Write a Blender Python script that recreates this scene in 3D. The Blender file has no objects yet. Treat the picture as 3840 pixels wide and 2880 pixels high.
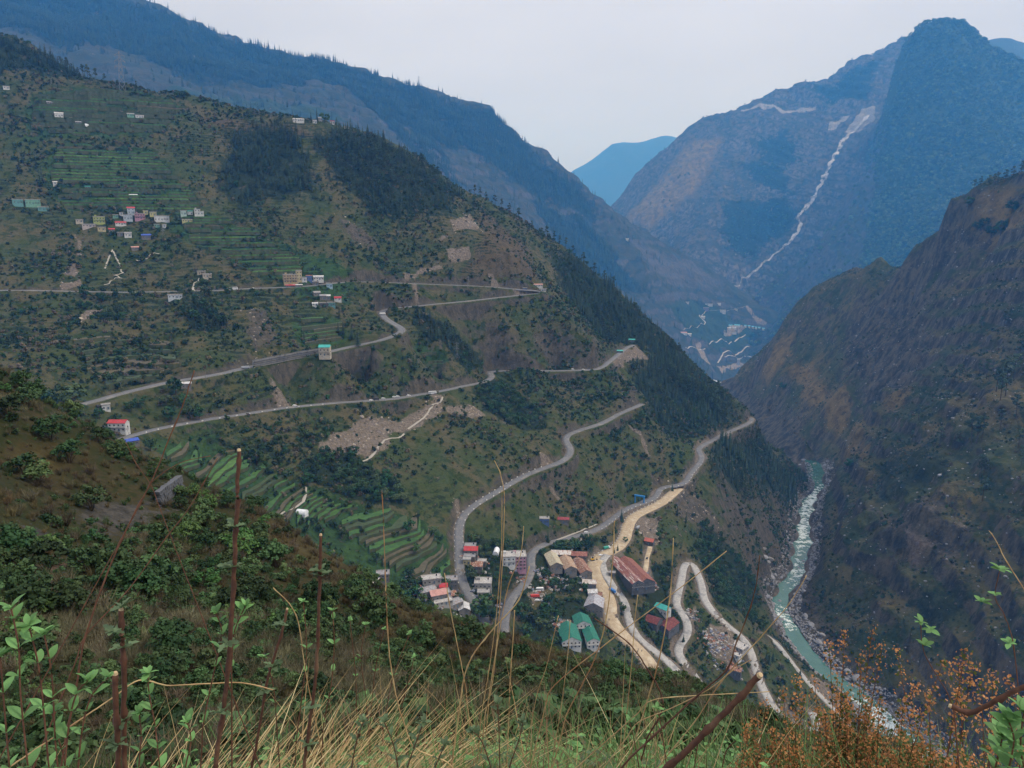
import bpy, math, random
import numpy as np
from mathutils import Vector, Matrix
rad = math.radians
SC = bpy.context.scene
COL = SC.collection
random.seed(7); RNG = np.random.default_rng(7)
# ================= camera, sky, sun, exposure =================
cam = bpy.data.cameras.new('camera'); cam.sensor_width = 36.0; cam.lens = 26.69
cam.clip_start = 0.05; cam.clip_end = 30000
cam_ob = bpy.data.objects.new('camera', cam); COL.objects.link(cam_ob)
cam_ob.location = (0, 0, 0); cam_ob.rotation_euler = (rad(78), 0, 0)
SC.camera = cam_ob
SUN_ELEV, SUN_AZ = 50.0, 100.0            # azimuth clockwise from +Y (view direction)
world = bpy.data.worlds.new('World'); SC.world = world; world.use_nodes = True
wn = world.node_tree; wn.nodes.clear()
def _n(t, **k):
    n = wn.nodes.new(t)
    for a, b in k.items(): setattr(n, a, b)
    return n
w_out = _n('ShaderNodeOutputWorld'); w_bg = _n('ShaderNodeBackground')
sky = _n('ShaderNodeTexSky', sky_type='NISHITA', sun_disc=False, sun_elevation=rad(SUN_ELEV), sun_rotation=rad(SUN_AZ), altitude=1500, air_density=1.0, dust_density=4.0)
# overcast: CIE overcast luminance (1 + 2 sin elevation) / 3 with soft cloud mottling
tc = _n('ShaderNodeTexCoord'); sep = _n('ShaderNodeSeparateXYZ'); wn.links.new(tc.outputs['Generated'], sep.inputs[0])
mx = _n('ShaderNodeMath', operation='MAXIMUM'); wn.links.new(sep.outputs['Z'], mx.inputs[0]); mx.inputs[1].default_value = 0.0
ma = _n('ShaderNodeMath', operation='MULTIPLY_ADD'); wn.links.new(mx.outputs[0], ma.inputs[0]); ma.inputs[1].default_value = 0.667; ma.inputs[2].default_value = 0.45
cn = _n('ShaderNodeTexNoise'); cn.inputs['Scale'].default_value = 2.2; cn.inputs['Detail'].default_value = 4
cmap = _n('ShaderNodeMapping'); cmap.inputs['Scale'].default_value = (1, 1, 3.5)
wn.links.new(tc.outputs['Generated'], cmap.inputs[0]); wn.links.new(cmap.outputs[0], cn.inputs['Vector'])
cm = _n('ShaderNodeMapRange'); wn.links.new(cn.outputs[0], cm.inputs[0]); cm.inputs[3].default_value = 0.78; cm.inputs[4].default_value = 1.18
mm = _n('ShaderNodeMath', operation='MULTIPLY'); wn.links.new(ma.outputs[0], mm.inputs[0]); wn.links.new(cm.outputs[0], mm.inputs[1])
ov = _n('ShaderNodeVectorMath', operation='SCALE'); ov.inputs[0].default_value = (11.3, 11.6, 13.1); wn.links.new(mm.outputs[0], ov.inputs['Scale'])
mix = _n('ShaderNodeMix', data_type='RGBA'); mix.inputs[0].default_value = 0.9
wn.links.new(sky.outputs[0], mix.inputs[6]); wn.links.new(ov.outputs[0], mix.inputs[7])
wn.links.new(mix.outputs[2], w_bg.inputs['Color']); w_bg.inputs['Strength'].default_value = 0.1
wn.links.new(w_bg.outputs[0], w_out.inputs['Surface'])
sun = bpy.data.lights.new('sun', 'SUN'); sun.energy = 2.0; sun.angle = rad(10); sun.color = (1, 0.95, 0.88)
sun_ob = bpy.data.objects.new('sun', sun); COL.objects.link(sun_ob)
_d = Vector((math.sin(rad(SUN_AZ))*math.cos(rad(SUN_ELEV)), math.cos(rad(SUN_AZ))*math.cos(rad(SUN_ELEV)), math.sin(rad(SUN_ELEV))))
sun_ob.rotation_euler = _d.to_track_quat('Z', 'Y').to_euler()
SC.view_settings.view_transform = 'Standard'; SC.view_settings.look = 'None'; SC.view_settings.gamma = 1.0
SC.view_settings.use_curve_mapping = False; SC.view_settings.exposure = 0.12
SC.cycles.max_bounces = 4; SC.cycles.diffuse_bounces = 2; SC.cycles.volume_bounces = 1; SC.cycles.transparent_max_bounces = 8
HAZE_DENSITY = 0.86e-4; HAZE_COLOR = (0.085, 0.40, 1.0)

# ---------- terrain maths (numpy only) ----------
def _hash(ix, iy, seed):
    h = (ix.astype(np.int64)*374761393 + iy.astype(np.int64)*668265263 + seed*1442695041) & 0xFFFFFFFF
    h = ((h ^ (h >> 13))*1274126177) & 0xFFFFFFFF
    return ((h ^ (h >> 16)) & 0xFFFF)/65535.0
def vnoise(x, y, seed=0):
    ix = np.floor(x); iy = np.floor(y); fx = x-ix; fy = y-iy
    fx = fx*fx*fx*(fx*(fx*6-15)+10); fy = fy*fy*fy*(fy*(fy*6-15)+10)
    a = _hash(ix, iy, seed); b = _hash(ix+1, iy, seed); c = _hash(ix, iy+1, seed); d = _hash(ix+1, iy+1, seed)
    return (a*(1-fx)+b*fx)*(1-fy)+(c*(1-fx)+d*fx)*fy
def fbm(x, y, scale, octs=4, seed=0, gain=0.5, ridged=False):
    x = np.asarray(x, float)/scale; y = np.asarray(y, float)/scale
    s = np.zeros_like(x); amp = 1.0; tot = 0.0
    for o in range(octs):
        ca, sa = math.cos(0.6*o+seed), math.sin(0.6*o+seed)
        n = vnoise(x*ca-y*sa+17.3*o, x*sa+y*ca+9.1*o, seed+31*o)*2-1
        if ridged: n = 1-2*np.abs(n)
        s += n*amp; tot += amp; amp *= gain; x = x*2.03; y = y*2.03
    return s/tot
class Surf:
    """height surface through surveyed points (x, y, z) plus relief noise"""
    def __init__(s, pts, relief, smooth=0.0, river=False):
        s.river = river
        P = np.array(pts, float); s.P = P[:, :2]/1000.0
        d = np.sqrt(((s.P[:, None]-s.P[None])**2).sum(-1)+1e-9)
        n = len(P); A = np.zeros((n+3, n+3)); A[:n, :n] = d-np.eye(n)*smooth
        A[:n, n] = 1; A[:n, n+1:] = s.P; A[n:, :n] = A[:n, n:].T
        s.w = np.linalg.solve(A, np.concatenate([P[:, 2], [0, 0, 0]]))
        s.relief = relief
    def base(s, x, y):
        x = np.asarray(x, float).ravel()/1000; y = np.asarray(y, float).ravel()/1000
        out = np.empty_like(x); n = len(s.P)
        for i in range(0, len(x), 40000):
            X = x[i:i+40000]; Y = y[i:i+40000]
            d = np.sqrt((X[:, None]-s.P[None, :, 0])**2+(Y[:, None]-s.P[None, :, 1])**2+1e-9)
            out[i:i+40000] = d@s.w[:n]+s.w[n]+s.w[n+1]*X+s.w[n+2]*Y
        return out
    def z(s, x, y):
        x = np.asarray(x, float); sh = x.shape; x = x.ravel(); y = np.asarray(y, float).ravel()
        r = s.base(x, y)
        k = np.clip((r+486)/60, 0.08, 1) if s.river else 1.0
        for (scale, amp, octs, seed, ridged, sx, ang) in s.relief:
            c, n = math.cos(ang), math.sin(ang)
            r = r+k*amp*fbm((x*c+y*n)*sx, -x*n+y*c, scale, octs, seed, 0.52, ridged)
        return r.reshape(sh)

# ---- surveyed terrain points (metres, eye at the origin, river at z = -490) ----
SURVEY = {
 'hill': dict(rng=[(-38, 330, 1780), (-20, 330, 1640), (-8, 330, 1600), (0, 380, 1600), (10, 430, 1560), (16, 480, 1520), (20, 520, 1500), (23, 540, 1560), (26, 560, 1700), (29, 560, 1700), (32, 560, 1000)], n=(740, 690), relief=[(170, 7, 3, 3, True, 1.0, 0.3), (38, 2.6, 3, 5, True, 1.4, -0.6), (9, 0.55, 2, 7, False, 1, 0), (130, 6, 3, 9, True, 0.45, 1.7)], pts=[
  (-911.6,1314.9,320.7),(-829.7,1321.1,297.8),(-777.6,1329.2,275),(-725.4,1324.4,245.6),(-674.3,1317.5,228.7),(-630.9,1327.7,221.1),(-543.4,1333.5,202.5),(-486.9,1344.6,190.9),(-428.5,1353.8,178.8),(-368.4,1361,167),(-321.5,1362.6,163.4),(-274.4,1362.7,155.8),(-205,1369.7,127.6),(-166.7,1380,107.6),(-119.6,1389.9,74.5),(-87.7,1397.3,50.9),(-54.9,1403.9,39),(-5.1,1415,13.1),(37.3,1419.5,-13.4),(80.2,1422.7,-36.8),(131.7,1418.9,-72.9),(191.3,1407.1,-116.2),(249.7,1387.7,-172.1),(290.3,1369.6,-212.2),(338.9,1317.1,-260.3),(389,1282.3,-307.5),(416.8,1263,-332.3),(503.8,1359.7,-408.5),(-1008.5,1454.6,210.7),(-920.1,1465,187.8),(-863.5,1476,165),(-807,1473.5,135.6),(-751.8,1468.8,118.7),(-703.9,1481.3,111.1),(-607.6,1491,92.5),(-544.7,1504.4,80.9),(-479.8,1515.9,68.8),(-412.8,1525.1,57),(-360.6,1528,53.4),(-307.9,1529.3,45.8),(-230.2,1537.9,17.6),(-187.1,1548.7,-2.4),(-134.2,1559.2,-35.5),(-98.3,1566.9,-59.1),(-61.6,1573.8,-71),(-5.7,1585,-96.9),(41.8,1589.5,-123.4),(89.8,1592.5,-146.8),(141.9,1528.4,-147.9),(206.1,1516.1,-191.2),(269.2,1496,-247.1),(313.1,1477.2,-287.2),(366.3,1423.6,-335.3),(421,1387.5,-382.5),(451.3,1367.5,-407.3),(542.1,1462.8,-483.5),(-645.2,988,46.2),(-639.5,1085.7,93.8),(-567.5,1000.2,23.8),(-533.5,1130.5,97.7),(-488.6,1018.9,12.4),(-429.8,1109.7,51.9),(-429.9,1216.2,125.5),(-330.4,1101.5,32.5),(-600.2,1209.2,158.4),(-715.4,1168.4,153),(-484,1271,159.4),(-365.4,1185,95.7),(-262.2,1150.5,53.8),(-224,1250.1,108),(-175.5,1156.8,34.1),(-110.8,1194.9,21.5),(-63,1228.4,0.7),(-548.3,907.2,-31.5),(-455.5,940.5,-32.7),(-377.9,958.2,-36.1),(-302.5,995,-34.6),(-221.7,1036.6,-36),(-135.1,1091.7,-37.9),(-71.2,1117.7,-38.8),(-4.1,1125,-49.1),(-549.3,817.6,-71.5),(-470.1,854.2,-74.7),(-378.4,882.3,-77.1),(-271.7,920.8,-77.1),(-205.3,978.7,-74.9),(-130.1,1041.9,-79.7),(-30.5,1094.6,-89.1),(29.5,1104.6,-91.2),(-462.8,713,-102.5),(-403.8,725.1,-104.2),(-337.6,780.1,-102.5),(-280.4,823.6,-103.1),(-212.3,854,-106.9),(-339.6,554.2,-137.5),(-335.4,591.5,-137.3),(-291.6,663.8,-135),(-247.6,718.5,-132.5),(-192.3,766.2,-131.6),(-153.8,815.6,-127.4),(-127.1,858.6,-119.2),(-163.4,951.1,-112.1),(-106.7,994.3,-106.2),(-29.5,1054.6,-103.1),(29.2,1091.6,-98.1),(-343.9,688.9,-124.8),(-386.8,619.1,-120),(-535.1,723.7,-95.1),(-662.1,903.3,-10.1),(-811.2,1141.1,149.4),(-390.2,507.3,-124.3),(-294.6,556.9,-160),(-272.5,612.1,-165),(-213.3,729.5,-178.7),(-156.2,815.2,-191.8),(-87.3,895.8,-199.3),(-39.2,954.2,-200.1),(-28.6,999.6,-196.9),(60.3,1033.2,-200.3),(120.9,1058.1,-203.1),(-88.9,925.7,-138.8),(-62.4,953,-160.7),(-86.8,895.8,-173.6),(-3.8,1020,-146.6),(60.4,1043.3,-159.7),(85.6,1066.6,-133.6),(116.4,1055.6,-161.6),(89,1286.9,-106.3),(130.6,1263.3,-150.4),(163.9,1244.3,-186.6),(194.1,1214.6,-195.7),(222,1220,-217.2),(156.8,1129.2,-208.2),(-234.7,743.9,-158.4),(-131.1,824.6,-159.8),(-171.8,668.3,-194.2),(-125.6,779.9,-201.1),(-95.8,733.8,-218),(-55.2,828.2,-208.2),(-3.4,890,-218),(54.7,928.4,-221.4),(117.5,967.9,-224.6),(165.7,971,-237.8),(169.1,1026.2,-225),(248,1153.6,-260.3),(285.6,1155.2,-283),(205.9,1039.8,-281.7),(321.5,1119.8,-318),(393.8,1228.4,-323.2),(63.7,807.5,-250.6),(63,857.7,-246.4),(36,764.2,-247.3),(-2.7,710,-253.6),(-45.2,658.5,-262.1),(-45.7,603.3,-269.4),(-39.1,558.6,-281.1),(-27.2,539.3,-290.8),(105.6,853.5,-276.3),(171.3,914.1,-295.9),(215.3,986.8,-293.2),(233.5,926,-318.3),(216.9,904.4,-320),(176,872.4,-317.5),(98,783.9,-296),(44.9,738.6,-289),(136,828.9,-324.3),(95,754,-315.7),(42.2,688.7,-300.3),(18.8,654.7,-297),(1.5,570,-299.1),(-4,550,-300.5),(-3.9,530,-309),(-196.5,609.1,-197.1),(-230.1,597.2,-185.4),(-142.5,623.9,-222.9),(-154.8,590,-230.8),(-102,616.6,-241.2),(-78.3,584.8,-248.9),(-110,549.1,-252.9),(-72.7,535.1,-265.4),(-260.5,540.5,-174.9),(-53.1,512.3,-272.5),(-76.4,509.3,-270.9),(-112.6,415,-235.8),(-59.5,425.9,-273.7),(-222.9,425.1,-181),(-299.6,425,-137.6),(-1.9,470,-312.7),(33.5,528.9,-320.1),(50,512.6,-329.4),(44.2,648.5,-303.3),(67.9,626.3,-319.6),(82.5,685,-315.5),(119,750.6,-314.3),(178.8,831,-313.7),(81.1,629.8,-335),(96.9,592.1,-345.2),(112.2,563.9,-358.1),(125.3,530.4,-377.3),(113.6,650.1,-336.4),(138.9,721.7,-332.4),(187.8,793.1,-337.6),(230,859.8,-336.4),(190.6,756.4,-356.4),(169.9,684.2,-363.9),(152.1,621.7,-371.6),(161.2,572.7,-376.7),(187.1,690.1,-362.1),(200.4,660.3,-375.2),(224,647.3,-391.8),(223.5,615.7,-404.9),(238.2,594,-422.5),(267.2,592.5,-435.3),(195.3,625.2,-378.4),(276.1,713.5,-437.1),(333.2,705.2,-469.2),(302.8,942.5,-401.2),(333.4,1058.7,-342.7),(403,1162.1,-376.1),(338.9,951.4,-438.2),(240.9,804.7,-399.1),(274.8,804.3,-433.6),(275.1,971.8,-314.6),(255.2,915.1,-333.1),(194.7,567.5,-439.2),(278.5,576.2,-455),(631.7,1563.6,-490.5),(616.2,1500,-490.5),(602.4,1449.6,-490.5),(572.4,1365.4,-490.5),(522.3,1299.1,-490.5),(495.7,1247.2,-490.5),(464.8,1173.3,-490.5),(437.6,1110.6,-490.5),(414.3,1055.3,-490.5),(393.6,1004.8,-490.5),(366.8,970.8,-490.5),(343.9,931,-490.5),(336.5,894.2,-490.5),(336.2,867.6,-490.5),(331.1,838.2,-490.5),(333.4,804.6,-490.5),(335.7,772.4,-490.5),(343.2,743.2,-490.5),(354.2,715.9,-490.5),(356.1,689.6,-490.5),(355.4,665.6,-490.5),(354.9,640.4,-490.5),(350.4,608.8,-490.5),(647.1,1584.3,-497),(636.5,1519.8,-497),(624,1468.8,-497),(592,1383.5,-497),(547,1316.4,-497),(520.3,1263.8,-497),(486.4,1188.9,-497),(461.8,1125.3,-497),(436.2,1069.3,-497),(415.2,1018.1,-497),(390.1,983.6,-497),(364.8,943.4,-497),(351.5,906,-497),(350.9,879.1,-497),(348.3,849.3,-497),(348.5,815.2,-497),(351.2,782.6,-497),(359.8,753.1,-497),(372.5,725.4,-497),(376.8,698.7,-497),(379.9,674.4,-497),(383.2,648.9,-497),(383.1,616.9,-497),(685.6,1551.6,-535.5),(680.1,1488,-535.5),(669.3,1437.6,-535.5),(636,1353.4,-535.5),(597.5,1287.1,-535.5),(571.2,1235.2,-535.5),(535.3,1161.3,-535.5),(513.9,1098.6,-535.5),(486.8,1043.3,-535.5),(466,992.8,-535.5),(443.3,958.8,-535.5),(416.1,919,-535.5),(397.3,882.2,-535.5),(396.5,855.6,-535.5),(396.4,826.2,-535.5),(394.5,792.6,-535.5),(397.6,760.4,-535.5),(407,731.2,-535.5),(421.1,703.9,-535.5),(427.8,677.6,-535.5),(434.4,653.6,-535.5),(441.5,628.4,-535.5),(445.7,596.8,-535.5),(610,1650,-505),(560,1560,-440),(600,1640,-480)]),
 'gorge': dict(rng=[(14, 2250, 2600), (17, 1850, 2560), (19, 1300, 2500), (20.5, 900, 2480), (24, 760, 2420), (28, 680, 2150), (30.5, 640, 2050), (33, 620, 2000), (38, 600, 1980)], n=(430, 520), relief=[(230, 12, 4, 11, True, 1.0, 0.5), (60, 7, 4, 13, True, 1.7, 0.35), (16, 1.5, 3, 15, True, 1.5, 0.35), (420, 34, 2, 16, True, 0.5, -0.3), (190, 34, 3, 17, True, 0.38, -0.3), (52, 4.5, 3, 19, True, 0.6, -0.3)], pts=[
  (674.7,2355.3,-513.4),(710,2313.5,-452.8),(753,2278.8,-401.5),(794,2211.8,-317.9),(819.5,2181.1,-266.4),(850.8,2136.8,-208.8),(881.5,2091.9,-177.8),(916.2,2033.1,-148.3),(929.8,1938.5,-116.9),(929.3,1771,-55.2),(925.1,1648.1,23.9),(937.8,1594.7,59.9),(953.7,1561.9,73),(982.6,1508.2,87.7),(1019.4,1422.5,122.9),(735.2,2566.8,-703.4),(774.5,2523.8,-642.8),(822,2487.7,-591.5),(868.3,2418.9,-507.9),(896.9,2387.1,-456.4),(932.2,2341.2,-398.8),(966.9,2294.6,-367.8),(1006.6,2233.7,-338.3),(1024.9,2136.9,-306.9),(1031.5,1965.8,-245.2),(1032.8,1840,-166.1),(1049.4,1784.3,-130.1),(1068.3,1749.6,-117),(1102.7,1692.5,-102.3),(1147.5,1601.3,-67.1),(713.5,1921.8,-433.7),(697.4,2170.7,-489.8),(798.7,1920.5,-311.9),(832.6,1796.5,-258.2),(881.3,1683.2,-221.2),(700.2,1603.8,-413.6),(748.2,1615.1,-333.5),(691.2,1387.3,-339.8),(599.9,1264.9,-409.4),(753.4,1411.5,-318.5),(783.9,1337.2,-259.2),(917.9,1606.2,-113.3),(930.8,1482,-60.3),(862.3,1288,-90.8),(928.9,1411.8,17.2),(785.2,1219,-198),(611.5,974,-270.2),(656.8,944,-243.5),(640.5,1131.3,-328.7),(562,1037.6,-370.6),(492.6,847.2,-360.6),(540.3,841.4,-329.2),(552.3,773,-302.4),(470.4,972.2,-413.8),(497.1,677.1,-360.1),(464,614.5,-418.2),(456,681.5,-412.4),(451.4,755.4,-429.3),(523.4,644.2,-342.6),(467.5,547.6,-436.8),(447.6,849.2,-451.7),(671.1,871.5,-224.8),(893,1205.2,-85),(626.7,1558.8,-463.2),(645.6,1563.6,-490.5),(640.1,1500,-490.5),(629.3,1449.6,-490.5),(596,1365.4,-490.5),(557.5,1299.1,-490.5),(531.2,1247.2,-490.5),(495.3,1173.3,-490.5),(473.9,1110.6,-490.5),(446.8,1055.3,-490.5),(426,1004.8,-490.5),(403.3,970.8,-490.5),(376.1,931,-490.5),(357.3,894.2,-490.5),(356.5,867.6,-490.5),(356.4,838.2,-490.5),(354.5,804.6,-490.5),(357.6,772.4,-490.5),(367,743.2,-490.5),(381.1,715.9,-490.5),(387.8,689.6,-490.5),(394.4,665.6,-490.5),(401.5,640.4,-490.5),(405.7,608.8,-490.5),(647.1,1584.3,-497),(636.5,1519.8,-497),(624,1468.8,-497),(592,1383.5,-497),(547,1316.4,-497),(520.3,1263.8,-497),(486.4,1188.9,-497),(461.8,1125.3,-497),(436.2,1069.3,-497),(415.2,1018.1,-497),(390.1,983.6,-497),(364.8,943.4,-497),(351.5,906,-497),(350.9,879.1,-497),(348.3,849.3,-497),(348.5,815.2,-497),(351.2,782.6,-497),(359.8,753.1,-497),(372.5,725.4,-497),(376.8,698.7,-497),(379.9,674.4,-497),(383.2,648.9,-497),(383.1,616.9,-497),(591.7,1575.6,-535.5),(576.2,1512,-535.5),(562.4,1461.6,-535.5),(532.4,1377.4,-535.5),(482.3,1311.1,-535.5),(455.7,1259.2,-535.5),(424.8,1185.3,-535.5),(397.6,1122.6,-535.5),(374.3,1067.3,-535.5),(353.6,1016.8,-535.5),(326.8,982.8,-535.5),(303.9,943,-535.5),(296.5,906.2,-535.5),(296.2,879.6,-535.5),(291.1,850.2,-535.5),(293.4,816.6,-535.5),(295.7,784.4,-535.5),(303.2,755.2,-535.5),(314.2,727.9,-535.5),(316.1,701.6,-535.5),(315.4,677.6,-535.5),(314.9,652.4,-535.5),(310.4,620.8,-535.5),(640,1650,-490.5),(668,1900,-490.5),(690,2150,-490.5),(705,2400,-490.5),(570,1650,-550),(598,1900,-550),(620,2150,-550),(635,2400,-550),(615,1650,-498),(643,1900,-498),(665,2150,-498),(680,2400,-498)]),
 'ridge': dict(rng=[(-38, 3412.5, 6825.0), (-8, 3412.5, 6125.0), (8, 3675.0, 5950.0), (14, 4025.0, 6125.0), (24, 4165.0, 6300.0)], n=(520, 300), relief=[(735.0, 45.5, 4, 21, True, 1.0, 0.2), (192.5, 14.0, 3, 23, True, 1.3, 0.4), (52.5, 3.5, 2, 25, False, 1, 0), (455.0, 38.5, 3, 27, True, 0.4, 2.1), (140.0, 10.5, 3, 29, True, 0.4, 2.1)], pts=[
  (-3492,5032,1743),(-3115.6,5069.1,1628.2),(-2724.1,5092.1,1479.8),(-2362,5077.5,1331.2),(-2234.1,5096.9,1269.8),(-2049.2,5117.5,1180.8),(-1769.5,5128.3,1093.7),(-1372.8,5157.9,1028.5),(-1077.3,5138.3,955.6),(-758.9,5159.5,889.9),(-610,5144,842.6),(-433.3,5144.3,792.2),(-136.6,5125.7,691),(-62.4,5109.6,590),(221.5,5105.2,406.7),(434.2,5109.1,250.4),(558.2,5114.6,133.3),(715.1,5130.4,32.6),(905.7,5153.5,-54.5),(1171.9,5207.3,-217.9),(1407.7,5239.2,-360),(1586.8,5279.2,-499.8),(-3791.4,5463.3,1410.5),(-3390.5,5516.4,1295.7),(-2971.8,5555,1147.3),(-2583.5,5553.5,998.7),(-2444.8,5577.7,937.3),(-2244.3,5604.8,848.3),(-1940.8,5624.6,761.2),(-1507.9,5665.3,696),(-1185,5652.1,623.1),(-835.3,5678.9,557.4),(-671.8,5665.3,510.1),(-477.4,5667.4,459.7),(-150.6,5650.5,358.5),(-68.8,5634.6,257.5),(244.3,5629.7,74.2),(478.7,5632.2,-82.1),(615.1,5636.5,-199.2),(787.5,5650.4,-299.9),(996.6,5670.6,-387),(1287.2,5719.5,-550.4),(1543.9,5746.2,-692.5),(1737.9,5782,-832.3),(1669.3,5125,-547.6),(1633.3,4897.3,-643.4),(1533.2,4561.8,-769.4),(1472.8,4856.6,-668.1),(1357.6,4890,-582.4),(1127.3,4678.6,-557.2),(950,4539.1,-429.8),(1011.5,4400.2,-632.5),(1273,4550.3,-710.6),(1145.5,4367.3,-764),(1742.5,4766.5,-714.7),(1847.5,4914.2,-615.4),(854.4,4824.9,-224.8),(545.7,4693.4,-107.6),(263.5,4717.6,84.7),(-16.4,4637.5,216.7),(664.9,4501.2,-317.4),(-287.3,4628.6,400),(-552,4604.5,526.6),(-794,4480.2,611.4),(-979.1,4174.2,615.5),(-1200.4,4116,651.8),(-1482.2,3929.8,665),(-1760.8,3813.1,707.1),(-1967.9,3809.2,788),(-1969.3,4295.1,934.2),(-1576.8,4546.9,867.6),(-1074.1,4601.3,778.7),(-579.8,4865.6,690.7),(-301.3,4890.7,586.4),(-2511.7,4409.9,1052.4),(-2050.2,3765.5,799),(-2732.9,4379.8,1114),(-1881.3,2951.4,467.4),(-1296.8,3156.5,361),(-618.7,3444.9,258.9),(-226.3,3580.4,1.9),(218.2,3843.8,-225),(606.9,4067.5,-484.4),(874.2,4108,-718.6),(-2044.3,2840.9,526.8),(1151.9,4217.2,-857.5),(1249.3,4381.1,-857.5),(1372.7,4573.1,-857.5),(1531.5,4765.1,-857.5)]),
 'rocky': dict(rng=[(4, 5775.0, 8400.0), (12, 5250.0, 8575.0), (20, 5337.5, 8750.0), (26, 5775.0, 8750.0), (32, 6475.0, 8925.0)], n=(320, 300), relief=[(875.0, 45.5, 4, 31, True, 1.2, 0.5), (227.5, 14.0, 4, 33, True, 1.8, 0.4), (52.5, 7.0, 3, 35, True, 1, 0.3), (367.5, 42.0, 3, 37, True, 0.35, 1.4), (122.5, 15.75, 3, 39, True, 0.4, 1.4)], pts=[
  (423.3,7513.1,-172.2),(820.8,7480.1,4),(1013.5,7456.4,168.4),(1178.8,7432.1,398.2),(1369.7,7434.9,571.3),(1621.2,7437.9,801),(1832.4,7442.7,925.4),(2117,7403.3,1026.6),(2356.4,7367.3,1110.4),(2594.9,7342.4,1206.7),(2913.8,7316.1,1301.5),(3061.3,7293.6,1415.2),(3287,7252.4,1465.5),(3468.7,7264.3,1564.6),(3666.3,7264.8,1464.1),(3923.6,7228.8,1223.4),(4263.1,7034,882.3),(457.7,8124.6,-627.2),(887.6,8088.9,-451),(1096,8063.4,-286.6),(1274.8,8037,-56.8),(1480.6,8037.3,116.3),(1751.6,8036.3,346),(1978.9,8037.5,470.4),(2285.4,7992.2,571.6),(2542.9,7950.7,655.4),(2799,7919.9,751.7),(3140.4,7885.1,846.5),(3298.4,7858.4,960.2),(3539.8,7810.3,1010.5),(3732.6,7817.1,1109.6),(3942.2,7811.6,1009.1),(4215.8,7767.1,768.4),(4580.6,7557.8,427.3),(986.5,6930.1,44),(1247.2,6710.1,236.6),(1165.2,6191.3,-141.9),(1526.8,6562.2,306.7),(1352.1,5704.4,-231.9),(1623.6,5996.6,3.2),(1969.2,6808.5,588.4),(1639.6,5482.6,-386.6),(1944.1,5992.5,3.2),(2201.1,6275.2,293.3),(2389.9,6672.4,688.8),(2773.6,6901,941.8),(2789.7,6515.4,672.6),(2256.3,5882.1,37.4),(3002.5,6612.8,902.4),(2640.3,6198.6,395.6),(2360.9,5991.6,142.3),(2193.3,5793.7,-30.8),(2017.6,5653.2,-196.3),(1826.2,5552.4,-358.2),(1640.3,5464.1,-484.2),(854.9,6065.1,-282.6),(1187.2,5203.8,-556.1),(1604.2,5090.7,-668.9),(2129.4,5462.1,-385.2),(2489.3,5596.4,-62.5),(2888.2,5795.1,270.8)]),
 'peak': dict(rng=[(14, 4900.0, 5862.5), (20, 4550.0, 6475.0), (24, 4287.5, 6912.5), (27, 4200.0, 7175.0), (38, 4025.0, 7700.0)], n=(320, 300), relief=[(735.0, 45.5, 4, 41, True, 1.0, 0.6), (192.5, 22.75, 4, 43, True, 1.6, 0.4), (49.0, 5.25, 3, 45, True, 1, 0.3), (402.5, 42.0, 3, 47, True, 0.35, 1.05), (131.25, 14.0, 3, 49, True, 0.4, 1.05)], pts=[
  (2980.8,5944.5,1368.5),(2879.6,5955.3,1263.7),(2804.3,5933.1,1068.3),(2784.5,5845.7,781.7),(2734.4,5772.6,595.9),(2520.4,5582.4,308.7),(2299.2,5449.9,60),(2150.1,5359.8,-97.6),(1971.8,5278.7,-252.3),(1783.6,5216,-405.5),(1598.5,5184.2,-528.7),(2910.8,6207,791),(2809.6,6217.8,686.2),(2734.3,6195.6,490.8),(2714.5,6108.2,204.2),(2664.4,6035.1,18.4),(2450.4,5844.9,-268.8),(2229.2,5712.4,-517.5),(2080.1,5622.3,-675.1),(1901.8,5541.2,-829.8),(1713.6,5478.5,-983),(1528.5,5446.7,-1106.2),(3103.4,5980.2,1351.4),(3253,5999.9,1330.5),(3483.3,5970.7,1257.4),(3744.2,5914.5,1122.2),(4182.5,5829.9,907.4),(3345.3,6446.2,1001.4),(3503.2,6461.4,980.5),(3747.9,6424.2,907.4),(4025,6358.1,772.2),(4488.5,6256.5,557.4),(1711.8,4870.4,-609.9),(1637.8,5024.8,-552.3),(1837.3,4918,-465.6),(1932.6,4881.4,-344.2),(2070,4976.7,-114.1),(2352,4985.6,89.6),(2156.3,4497.3,-263.2),(2614.4,4952.3,231.4),(2710.9,5198.1,536.6),(2845.5,5522.5,874.6),(2896.8,4995.9,515.7),(3400.9,5303.2,694.5),(3144.3,4844,364),(2706.8,4600.2,162.2),(2835.1,4314.3,77.5),(2216.1,4370.2,-151.8),(1650.5,4520.6,-649.8),(1845.9,4349.5,-518),(2531.4,3780.8,-266.6),(3315.3,4513.2,210.9),(2653.1,3478.7,-457.1),(2344,5335.3,249.3),(2685.8,5621.4,736.2),(2783.3,5749.2,1035.2)]),
 'back': dict(rng=[(26, 8575.0, 10675.0), (40, 8575.0, 10675.0)], n=(80, 60), relief=[(525.0, 31.5, 4, 51, True, 1, 0)], pts=[
  (4649.2,8627,1738.6),(4827.9,8528.2,1809.7),(4968.6,8447.1,1837.3),(5106.6,8364.4,1846),(5219.2,8294.6,1799.8),(5613.2,8033.2,1618.9),(5064.3,9397.3,1213.6),(5259,9289.7,1284.7),(5412.2,9201.3,1312.3),(5562.5,9111.2,1321),(5685.2,9035.2,1274.8),(6114.4,8750.4,1093.9),(4136.4,7511.4,775.4),(4982.9,6978.7,720.4)]),
 'far': dict(rng=[(-4, 13650.0, 17150.0), (20, 13650.0, 17150.0)], n=(260, 110), relief=[(1225.0, 61.25, 4, 61, True, 1, 0)], pts=[
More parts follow.
